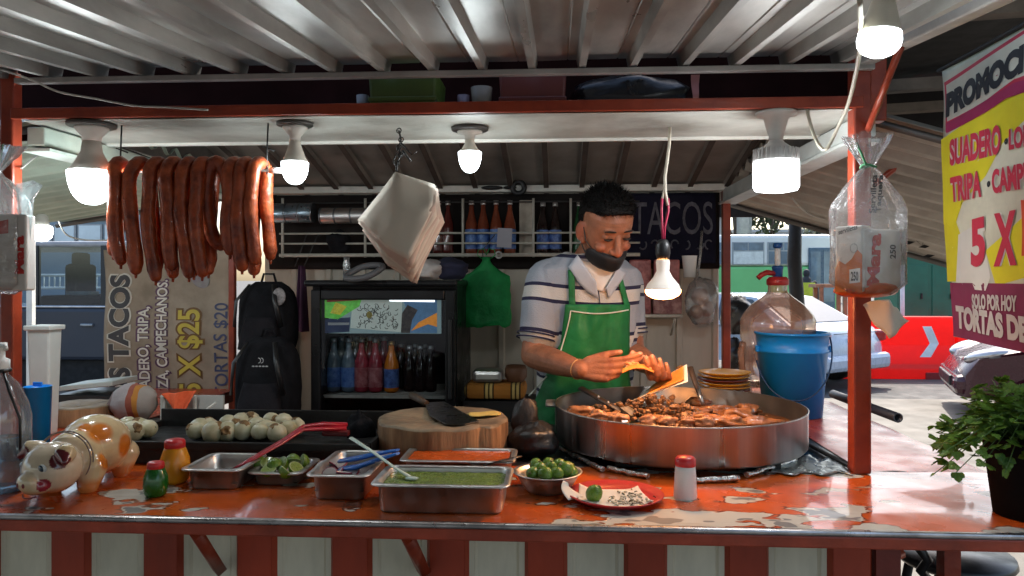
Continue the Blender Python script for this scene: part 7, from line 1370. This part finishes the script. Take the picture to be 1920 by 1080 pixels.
# green street cabinet
yg = 13.6; a, b = PY(1683, 600, yg), PY(1800, 476, yg); t = thing('green_cabinet', 'tall dark green steel cabinet standing behind the red barriers', 'cabinet', ((a.x + b.x) / 2, yg, 0)); gm = mat('cabinet_green', (.012, .12, .075), .35, var=.2, scale=2); zt = b.z
mb = MB(); mb.box(((a.x + b.x) / 2 + .1, yg + .5, zt / 2), (b.x - a.x + .2, 1.0, zt), b=.02); mb.build('body', gm, t); mb = MB(); mb.box(((a.x + b.x) / 2 + .1, yg + .5, zt + .02), (b.x - a.x + .3, 1.1, .05), b=.01); mb.build('lid', gm, t)
for f in (.28, .75): w = MB(); w.box((lerp(a.x, b.x, f), yg - .008, zt * .55), ((b.x - a.x) * .4, .02, zt * .7), b=.006); d_ = w.build('door', gm, t); w = MB(); w.box((lerp(a.x, b.x, f) + .1, yg - .03, zt * .62), (.03, .03, .1), b=.006); w.build('handle', black_plastic, d_)
a = PY(1692, 500, 12.6); mb = MB(); mb.tube([V((a.x, 12.6, 0)), V((a.x, 12.6, 1.75))], .035, 8); tag(mb.build('sign_pole', mat('pole_pale', (.55, .55, .55), .4)), 'pale thin pole in front of the green cabinet', 'pole')
# pale wall far right with torn dark leaves under the flap edge
mb = MB(); q = PY(1700, 480, 22); mb.box((q.x + 4.2, 22, 1.6), (9.5, .2, 3.2)); tag(mb.build('pale_wall', mat('pale_green_wall', (.50, .58, .50), .6, var=.1, scale=.6)), 'pale green rendered wall far behind the cabinet', 'wall')
t = thing('torn_tarp', 'ragged black torn tarp strip hanging off the right flap edge', 'tarp', P(1735, 440, 3.35)); mb = MB(); rs = random.Random(17)
for i in range(34):
    c = P(rs.uniform(1688, 1772), rs.uniform(428, 450) + 6 * (rs.random() ** 4), 3.35 + rs.uniform(-.05, .05)); a = rs.uniform(0, 6); l = rs.uniform(.012, .04); d = V((math.cos(a), rs.uniform(-.4, .4), math.sin(a) * .6)) * l; u = V((-math.sin(a) * .3, .5, .5)) * l * .45; mb.add([c - d, c + u, c + d, c - u], [(0, 1, 2, 3)], 0, False)
for px, py in ((1705, 455), (1735, 462), (1742, 480)): c = P(px, py, 3.35); mb.add([c + V((-.03, 0, -.004)), c + V((-.006, 0, .008)), c + V((.026, 0, .004)), c + V((0, 0, -.008))], [(0, 1, 2, 3)], 0, False)
mb.build('shreds', mat('shred_black', (.01, .01, .01), .7), t, solid=.001)
# black pole, carries the flap
q = P(1493, 540, 3.75); mb = MB(); mb.tube([V((q.x, q.y, 0)), V((q.x + .01, q.y, 1.3)), V((q.x - .01, q.y, 1.6)), V((q.x, q.y, 1.93))], [.036, .036, .034, .030], 10); tag(mb.build('black_pole', mat('pole_black', (.012, .012, .013), .6, bump=.3)), 'rough black pole standing behind the water jug', 'pole')
# small timber table with red cloth
q = ground_pt(1552, 640); 
q = P(1556, 590, 13); t = thing('timber_stand', 'small timber stand partly hidden behind the right post', 'stand', (q.x, q.y, 0)); mb = MB(); mb.box((q.x, q.y, 1.40), (.6, .4, .06)); mb.build('top', mat('timber', (.3, .16, .08), .7, var=.3), t)
for sx_ in (-1, 1):
    for sy_ in (-1, 1): mb = MB(); mb.box((q.x + sx_ * .2, q.y + sy_ * .15, .7), (.06, .06, 1.38)); mb.build('leg', mat('timber', (.3, .16, .08), .7), t)
# garbage bags at the back right corner
for px, py, r_, D_, lab, sd__ in ((1380, 590, (.075, .06, .10), 3.75, 'shiny black rubbish bag hanging behind the back right post', 81), (1378, 665, (.06, .055, .075), 3.72, 'lower black rubbish bag behind the back right post', 85)):
    p = P(px, py, D_); mb = crumple(p, r_, .35, sd__); tag(mb.build('rubbish_bag', bag_black), lab, 'bag')
q = P(1380, 690, 3.75); mb = MB(); mb.box((q.x, q.y + .02, q.z * .5 - .02), (.26, .22, q.z - .06), b=.01); tag(mb.build('dark_drum', black_plastic), 'dark drum carrying the rubbish bags behind the stall', 'drum')
# bus
Yb = 25; bx0, bx1 = P(1240, 500, Yb).x, P(1560, 500, Yb).x; t = thing('city_bus', 'green and white city bus stopped across the street', 'bus', ((bx0 + bx1) / 2 - 2, Yb, 0)); bw_ = mat('bus_white', (.68, .70, .68), .35, var=.08, scale=1); bg_ = mat('bus_green', (.16, .50, .18), .35, var=.1, scale=1)
zk = lambda py: CZ + (HY - py) * Yb / F; L0 = bx1 - 9; zt = zk(441)
mb = MB(); mb.box(((L0 + bx1) / 2, Yb + 1.25, (.35 + zk(500)) / 2), (bx1 - L0, 2.5, zk(500) - .35), b=.08); mb.build('green_body', bg_, t); mb = MB(); mb.box(((L0 + bx1) / 2, Yb + 1.25, (zk(500) + .006 + zt) / 2), (bx1 - L0, 2.48, zt - zk(500) - .01), b=.12); mb.build('white_body', bw_, t)
bz0, bz1 = zk(497), zk(455); x = bx1 - 1.25; k = 0
while x > L0 + .6:
    mb = MB(); mb.box((x - .52, Yb - .004, (bz0 + bz1) / 2), (1.04, .03, bz1 - bz0), b=.01); wn = mb.build('window', mat('bus_frame', (.30, .33, .34), .4), t); pale = k in (1,)
    for (fa, fb, za, zb) in ((.04, .96, .04, .58), (.04, .48, .64, .96), (.52, .96, .64, .96)):
        mb = MB(); mb.box((x - 1.04 + 1.04 * (fa + fb) / 2, Yb - .022, lerp(bz0, bz1, (za + zb) / 2)), (1.04 * (fb - fa), .012, (bz1 - bz0) * (zb - za))); mb.build('pane', mat('bus_pane_pale', (.62, .66, .64), .3) if (k in (1, 4) and za < .5) else mat('bus_glass', (.10, .16, .22), .1, var=.5, scale=1.4, spec=.8), wn)
    x -= 1.14; k += 1
mb = MB(); mb.box((bx1 - .55, Yb - .012, lerp(.45, zk(470), .5)), (.85, .05, zk(462) - .45), b=.02); dr_ = mb.build('door', mat('bus_door', (.05, .1, .16), .25), t)
for dx in (-.21, .21): mb = MB(); mb.box((bx1 - .55 + dx, Yb - .042, lerp(.7, zk(468), .5)), (.32, .02, zk(472) - .8)); mb.build('pane', mat('bus_glass', (.1, .16, .22), .1), dr_)
for xx in (bx1 - 2.4, L0 + 1.6): w = MB(); w.lathe((xx, Yb + .05, .48), [(.3, -.12), (.46, -.12), (.48, 0), (.46, .14), (.3, .14)], 26, axis=(0, 1, 0), cap=False); wh = w.build('wheel', tyre, t); w = MB(); w.lathe((xx, Yb + .05, .48), [(.001, -.09), (.3, -.06), (.31, -.1)], 20, axis=(0, 1, 0), cap=False); w.build('rim', chrome, wh)
# person in hi-vis by the bus
q = P(1512, 560, 20); t = thing('person', 'distant person in a yellow vest standing by the bus', 'person', (q.x, q.y, 0)); mb = MB(); mb.cap_tube([V((q.x, q.y, 1.0)), V((q.x, q.y, 1.35)), V((q.x, q.y, 1.48))], [.17, .2, .13], 12); mb.cap_tube([V((q.x, q.y, 1.48)), V((q.x, q.y, 1.6))], [.06, .07], 8); mb.sphere((q.x, q.y, 1.68), (.09, .1, .12), 12, 8)
for s in (-1, 1): mb.cap_tube([V((q.x + s * .1, q.y, .95)), V((q.x + s * .11, q.y, .1))], [.1, .06], 8); mb.cap_tube([V((q.x + s * .22, q.y, 1.42)), V((q.x + s * .26, q.y - .05, 1.12)), V((q.x + s * .22, q.y - .16, .92))], [.065, .055, .045], 8)
me = remesh(mb, .02, 1, 'person_body'); put(me, 'body', mat('dark_clothes', (.03, .03, .035), .8), t); mb = MB(); mb.lathe((q.x, q.y, 1.05), [(.2, 0), (.23, .2), (.22, .38)], 14, cap=False); mb.build('vest', mat('vest_yellow', (.55, .6, .05), .7), t)
# trees
def tree(x, y, h, r, lab, seed, nm='street_tree', col=(.07, .095, .05), trunk_h=.4, n=1700, ls=.2):
    rs = random.Random(seed); t = thing(nm, lab, 'tree', (x, y, 0)); mb = MB(); th = h * trunk_h; mb.tube([V((x, y, 0)), V((x + .05, y, th)), V((x - .08, y, h * .75))], [.16, .12, .04], 9); bl = []
    for i in range(7): a = rs.uniform(0, 6.28); e_ = V((x + r * .7 * math.cos(a), y + r * .7 * math.sin(a), th + (h - th) * rs.uniform(.25, .95))); mb.tube([V((x, y, th * rs.uniform(.85, 1.3))), lerp(V((x, y, th)), e_, .5) + V((0, 0, .3)), e_], [.07, .045, .015], 6); bl.append(e_)
    mb.build('trunk', mat('bark', (.10, .075, .055), .85, var=.3, bump=.4), t); mb = MB(); bl.append(V((x, y, h * .92)))
    for i in range(n):
        c = rs.choice(bl); d = V((rs.gauss(0, 1), rs.gauss(0, 1), rs.gauss(0, .8))); p = c + d.normalized() * r * .48 * rs.random() ** .45; s_ = ls * rs.uniform(.5, 1.1); u = V((rs.gauss(0, 1), rs.gauss(0, 1), rs.gauss(0, 1))).normalized(); w_ = u.cross(V((rs.gauss(0, 1), rs.gauss(0, 1), rs.gauss(0, 1)))).normalized()
        mb.add([p - u * s_, p + w_ * s_ * .45, p + u * s_, p - w_ * s_ * .45], [(0, 1, 2, 3)], 0, False)
    mb.build('crown', translucent(mat('leaves_%d' % seed, col, .6, var=.45, scale=1.6), .35), t, fixn=False)
q = P(1375, 400, 33); tree(q.x, 33, 7.5, 2.5, 'big grey green street tree behind the bus left end', 91, ls=.26, n=2600)
q = P(1440, 390, 37); tree(q.x, 37, 7.8, 2.1, 'loose paler tree behind the bus middle', 92, col=(.10, .13, .07), n=1500, ls=.25)
q = P(1530, 430, 52); tree(q.x, 52, 5.4, 2.0, 'small far tree peeking over the bus right end', 93, col=(.12, .14, .10), n=800, ls=.3)
for px, D_, r_, h_, lab in ((1393, 29, .26, 11, 'thick grey concrete lamp post behind the bus'), (1403, 31, .16, 11, 'thinner grey post just right of the concrete one'), (1548, 34, .2, 11, 'grey post rising over the bus right end')):
    q = P(px, 500, D_); mb = MB(); mb.tube([V((q.x, q.y, 0)), V((q.x, q.y, h_))], [r_, r_ * .8], 12); tag(mb.build('street_post', mat('concrete', (.32, .32, .32), .8, var=.15)), lab, 'post')
# far buildings on the right, pale with rows of windows
def building(x0, x1, y, h, m, lab, nx, nz, dep=8):
    t = thing('building', lab, 'building', ((x0 + x1) / 2, y, 0)); mb = MB(); mb.box(((x0 + x1) / 2, y + dep / 2, h / 2), (x1 - x0, dep, h)); mb.build('wall', m, t); mb = MB(); mb.box(((x0 + x1) / 2, y + dep / 2, h + .15), (x1 - x0 + .3, dep + .3, .3)); mb.build('parapet', m, t)
    for i in range(nx):
        for j in range(nz):
            cx_, cz_ = lerp(x0, x1, (i + .5) / nx), 1.6 + 3 * j; w_ = (x1 - x0) / nx * .58; mb = MB(); mb.box((cx_, y - .02, cz_), (w_, .1, 1.5)); f = mb.build('window', mat('win_frame', (.35, .36, .36), .5), t); mb = MB(); mb.box((cx_, y - .075, cz_), (w_ - .14, .02, 1.36)); mb.build('pane', glass_dark, f)
q = P(1540, 400, 75); building(q.x - 9, q.x + 12, 75, 6.2, mat('bld_pale', (.55, .55, .53), .8, var=.08, scale=.3), 'pale low building far behind the bus right end', 5, 2)
q = P(1330, 400, 70); building(q.x - 16, q.x + 1, 70, 7.2, mat('bld_tan', (.42, .38, .33), .8, var=.1, scale=.3), 'tan building hidden behind the street trees', 5, 2)
# ---------------- left: dark van, far white bus, fence, buildings
Dv = 9.5; zv = lambda py: CZ + (HY - py) * Dv / F; xa, xb = P(-190, 500, Dv).x, P(330, 500, Dv).x; yv = P(120, 500, Dv).y; t = thing('dark_van', 'dark slate van parked at the left of the stall', 'van', ((xa + xb) / 2, yv, 0)); vm = mat('van_slate', (.022, .028, .042), .4, var=.1, scale=1)
mb = MB(); mb.box(((xa + xb) / 2, yv + .9, (zv(676) + zv(577)) / 2), (xb - xa, 1.8, zv(577) - zv(676)), b=.05); mb.build('lower_body', vm, t); mb = MB(); mb.box(((xa + xb) / 2, yv + .95, .30), (xb - xa - .1, 1.7, .36)); mb.build('under_shade', mat('under_shade_black', (.008, .008, .009), .8), t)  # black box under the van stands in for its ground shadow
mb = MB(); mb.box(((xa + xb) / 2, yv + .9, zv(462) + .03), (xb - xa - .2, 1.7, .08), b=.03); mb.build('roof', mat('van_roof', (.30, .30, .31), .35), t)
for px in (-190, 58, 196, 330): 
    x = P(px, 500, Dv).x
    for dy in (.06, 1.74): mb = MB(); mb.box((x, yv + dy, (zv(577) + zv(462)) / 2), (.1, .06, zv(462) - zv(577) + .02)); mb.build('pillar', mat('pillar_black', (.015, .016, .018), .4), t)
mb = MB(); mb.box(((xa + xb) / 2, yv + .045, (zv(577) + zv(462)) / 2), (xb - xa - .2, .006, zv(462) - zv(577))); mb.build('window', clear_mat('van_glass', tint=(.62, .72, .78), gloss=.06, rough=.05), t)
mb = MB(); mb.box(((xa + xb) / 2, yv + .015, zv(577) + .012), (xb - xa - .3, .03, .03), b=.01); mb.build('belt_trim', chrome, t)
mb = MB(); q = P(166, 609, Dv); mb.box((q.x, yv - .015, q.z), (.16, .04, .035), b=.01); mb.build('door_handle', mat('handle_grey', (.25, .28, .31), .3, metal=.7), t)
for px in (75, 240): x = P(px, 500, Dv).x; mb = MB(); mb.box((x, yv + .8, (zv(577) + zv(480)) / 2 - .06), (.16, .5, zv(480) - zv(577) - .05), b=.05); mb.box((x, yv + .8, zv(484)), (.12, .28, .2), b=.04); mb.build('seat', black_cloth, t)
mb = MB(); q = P(130, 548, Dv); mb.box((q.x, yv + .8, zv(565)), (1.1, 1.2, .14), b=.04); mb.build('dashboard', black_cloth, t); mb = MB(); mb.box((q.x - .15, yv + .5, zv(551)), (.34, .2, .05), b=.01); mb.build('paper_on_dash', mat('dash_paper', (.46, .42, .34), .7), t)
for px in (-120, 260):
    x = P(px, 500, Dv).x; w = MB(); w.lathe((x, yv + .13, .33), [(.2, -.11), (.31, -.11), (.33, 0), (.31, .11), (.2, .11)], 24, axis=(0, 1, 0), cap=False); wh = w.build('wheel', tyre, t); w = MB(); w.lathe((x, yv + .13, .33), [(.001, -.09), (.2, -.07), (.21, -.1)], 18, axis=(0, 1, 0), cap=False); w.build('rim', chrome, wh)
q = P(58, 600, 5.0); mb = MB(); mb.box((q.x, q.y, P(58, 430, 5).z / 2), (.04, .04, P(58, 430, 5).z), b=.004); tag(mb.build('white_post', white_paint), 'slender white post standing in front of the dark van', 'post')
# white fence seen through the van windows
yf = 15; a, b = P(85, 540, yf), P(330, 518, yf); t = thing('white_fence', 'white railing with upright bars beyond the van', 'fence', ((a.x + b.x) / 2, a.y, 0)); z1, z0_ = P(0, 516, yf).z, P(0, 540, yf).z; mb = MB(); mb.tube([V((a.x - 3, a.y, z1)), V((b.x + 1, a.y, z1))], .03, 6); mb.tube([V((a.x - 3, a.y, z0_)), V((b.x + 1, a.y, z0_))], .03, 6)
x = a.x - 3
while x < b.x + 1: mb.tube([V((x, a.y, z0_)), V((x, a.y, z1))], .014, 5); x += .11
mb.build('railing', white_paint, t); mb = MB()
for k in range(4): x = lerp(a.x - 3, b.x + 1, k / 3); mb.tube([V((x, a.y, 0)), V((x, a.y, z1))], .03, 6)
mb.build('fence_posts', white_paint, t)
# far bus / building on the left with bright panes
yl = 24; zl = lambda py: CZ + (HY - py) * yl / F; xa, xb = P(-120, 440, yl).x, P(330, 440, yl).x; y_ = P(120, 440, yl).y; t = thing('grey_building', 'blue grey building with bright window band seen above the van', 'building', ((xa + xb) / 2, y_, 0)); mb = MB(); mb.box(((xa + xb) / 2, y_ + 1.3, zl(390) / 2), (xb - xa, 2.6, zl(390)), b=.05); mb.build('wall', mat('bluegrey', (.22, .29, .34), .6, var=.2, scale=.8), t)
for p0, p1 in ((62, 98), (102, 145), (149, 196), (200, 240)):
    mb = MB(); x0_, x1_ = P(p0, 440, yl).x, P(p1, 440, yl).x; mb.box(((x0_ + x1_) / 2, y_ - .02, (zl(460) + zl(421)) / 2), (x1_ - x0_, .08, zl(421) - zl(460))); f = mb.build('window', mat('win_frame', (.35, .36, .36), .5), t); mb = MB(); mb.box(((x0_ + x1_) / 2, y_ - .07, (zl(460) + zl(421)) / 2), (x1_ - x0_ - .1, .02, zl(421) - zl(460) - .08)); mb.build('pane', mat('bright_pane', (.60, .68, .70), .15, var=.2, scale=.8), f)
mb = MB(); mb.box((P(180, 400, yl).x, y_ - .05, zl(405)), (2.6, .1, .3)); mb.build('red_fascia', mat('fascia_red', (.22, .05, .05), .5), t)
# round stool below the counter at right
q = P(1790, 1060, 2.35); t = thing('bar_stool', 'black round stool on the pavement below the counter right end', 'stool', (q.x, q.y, .08)); zt = P(1790, 1036, 2.35).z; mb = MB(); mb.lathe((q.x, q.y, zt - .03), [(.001, 0), (.16, 0), (.17, .012), (.165, .03), (.001, .034)], 30); mb.build('seat', black_plastic, t)
for s in (-1, 1):
    for s2 in (-1, 1): mb = MB(); mb.tube([V((q.x + s * .09, q.y + s2 * .09, zt - .03)), V((q.x + s * .16, q.y + s2 * .16, .085))], .015, 8); mb.build('leg', black_iron, t)
mb = MB(); mb.tube([V((q.x + .13 * math.cos(a), q.y + .13 * math.sin(a), .35)) for a in [i * math.pi / 12 for i in range(24)]], .008, 6, closed=True); mb.build('foot_ring', black_iron, t)
q = P(1735, 1060, 2.1); mb = MB(); mb.tube([P(1722, 1026, 1.9), P(1740, 1050, 1.92), P(1726, 1070, 1.92), P(1745, 1090, 1.94)], .012, 8); tag(mb.build('dark_strap', black_plastic), 'dark strap dangling under the counter right end', 'strap')
# ---------------- promo banner hanging along the right side, running towards the customer
XB = 1.10; t = thing('promo_banner', 'yellow and white promotional banner hanging at the right edge', 'banner', (XB, 1.6, 1.3)); B2 = lambda px, py: PX(px, py, XB)
q0, q1 = B2(1766, 130), B2(1786, 630); yA = q0.y; zt = q0.z; zbm = B2(1790, 632).z; yE = .55
def bw2(q, e=0): return V((XB + .010 * mnoise.noise(V((q.y * 4, q.z * 5, 1))) + .012 * (q.z - 1.7) * 0 - e, q.y + .02 * (q.z - zbm) * (1 if False else 0), q.z))
def ylft(z): return lerp(B2(1786, 632).y, q0.y, (z - zbm) / (zt - zbm))
mb = MB(); mb.grid(lambda a, b: bw2(V((0, lerp(ylft(lerp(zbm, zt, b)), yE, a), lerp(zbm, zt, b)))), 40, 30); mb.build('sheet', mat('promo_cream', (.56, .55, .42), .62, var=.25, scale=5, bump=.4, bscale=8), t, solid=.001)
def ppoly(nm, pts, m, e): 
    ps_ = [B2(*p) for p in pts]; mb = MB(); n_ = len(ps_); c = sum(ps_, V()) / n_; vs = []; fs = []
    dens = []
    for i in range(n_):
        for k in range(6): dens.append(lerp(ps_[i], ps_[(i + 1) % n_], k / 6))
    m_ = len(dens); ringsn = [[bw2(lerp(c, q, f), e) for q in dens] for f in (1, .66, .33, .02)]; mb.loft(ringsn, cap=False); return mb.build(nm, m, t)
pyel = mat('promo_yellow', (.62, .55, .02), .62, var=.1); pred = mat('promo_red', (.48, .03, .06), .62, var=.1); pblk = mat('promo_black', (.02, .022, .024), .62); ppur = mat('promo_purple', (.20, .025, .07), .62, var=.15); ppal = mat('promo_white', (.62, .61, .54), .62, var=.08)
ppoly('yellow_field', [(1768, 262), (1770, 420), (1784, 440), (1802, 385), (1850, 330), (1880, 270), (1925, 225), (1925, 120), (1850, 200)], pyel, .0012)
ppoly('yellow_field', [(1771, 424), (1775, 528), (1792, 528), (1800, 440), (1788, 400)], pyel, .0014)
ppoly('yellow_field', [(1850, 470), (1925, 400), (1925, 520), (1870, 536)], pyel, .0013)
ppoly('pale_patch', [(1790, 540), (1796, 440), (1840, 415), (1860, 520), (1850, 545)], ppal, .0018)
ppoly('purple_band', [(1780, 530), (1925, 532), (1925, 662), (1786, 630)], ppur, .0018)
ppoly('red_corner', [(1916, 375), (1930, 375), (1930, 480), (1916, 480)], mat('promo_orange_red', (.62, .07, .03), .62), .002)
ppoly('title_border', [(1770, 155), (1920, 55), (1965, 30), (1965, 150), (1910, 165), (1850, 205), (1776, 248)], pred, .0022)
ppoly('title_field', [(1774, 160), (1920, 63), (1965, 40), (1965, 128), (1905, 148), (1845, 192), (1778, 228)], mat('promo_title', (.58, .56, .44), .62), .0032)
ppoly('title_underline', [(1776, 232), (1850, 188), (1905, 155), (1965, 140), (1965, 160), (1910, 172), (1850, 210), (1778, 250)], mat('promo_wine', (.30, .02, .08), .62), .0034)
def ptext(mb, s, bl_, br_, tl_, bold, e): a, b, c = B2(*bl_), B2(*br_), B2(*tl_); text_fit(mb, s, a, b - a, c - a, bold, fn=lambda q: bw2(q, e))
mb = MB(); ptext(mb, 'PROMOCIÓN', (1776, 222), (1990, 96), (1775, 166), .07, .0048)
mb.build('black_lettering', pblk, t)
for px, py in ((1890, 265), (1857, 345)): c = B2(px, py); mb = MB(); mb.lathe((c.x - .0045, c.y, c.z), [(.008, 0), (.001, .001)], 14, axis=(-1, 0, 0), cap=False); mb.build('bullet_dot', pblk, t)
def pair(s, bl_, br_, tl_):
    mb = MB(); ptext(mb, s, bl_, br_, tl_, .085, .0036); mb.build('lettering_outline', ppal, t); mb = MB(); ptext(mb, s, bl_, br_, tl_, .045, .0050); mb.build('red_lettering', pred, t)
pair('SUADERO', (1786, 312), (1881, 288), (1785, 262)); pair('LONGANIZA', (1898, 282), (2040, 250), (1897, 242))
pair('TRIPA', (1787, 380), (1845, 369), (1786, 333)); pair('CAMPECHANO', (1866, 364), (2040, 335), (1865, 318))
pair('5', (1823, 502), (1852, 498), (1822, 412)); pair('X', (1868, 500), (1910, 497), (1867, 401)); pair('$25', (1926, 494), (2060, 482), (1925, 385))
mb = MB(); ptext(mb, 'SOLO POR HOY', (1823, 579), (1910, 585), (1823, 551), .05, .0044); ptext(mb, 'TORTAS DE', (1793, 615), (1930, 645), (1791, 572), .06, .0044); mb.build('white_lettering', mat('promo_greywhite', (.52, .48, .44), .62), t)
mb = MB(); mb.tube([V((XB, yA + .02, zt)), V((XB, yE - .02, zt))], .006, 6); mb.build('top_rope', wire_mat, t)
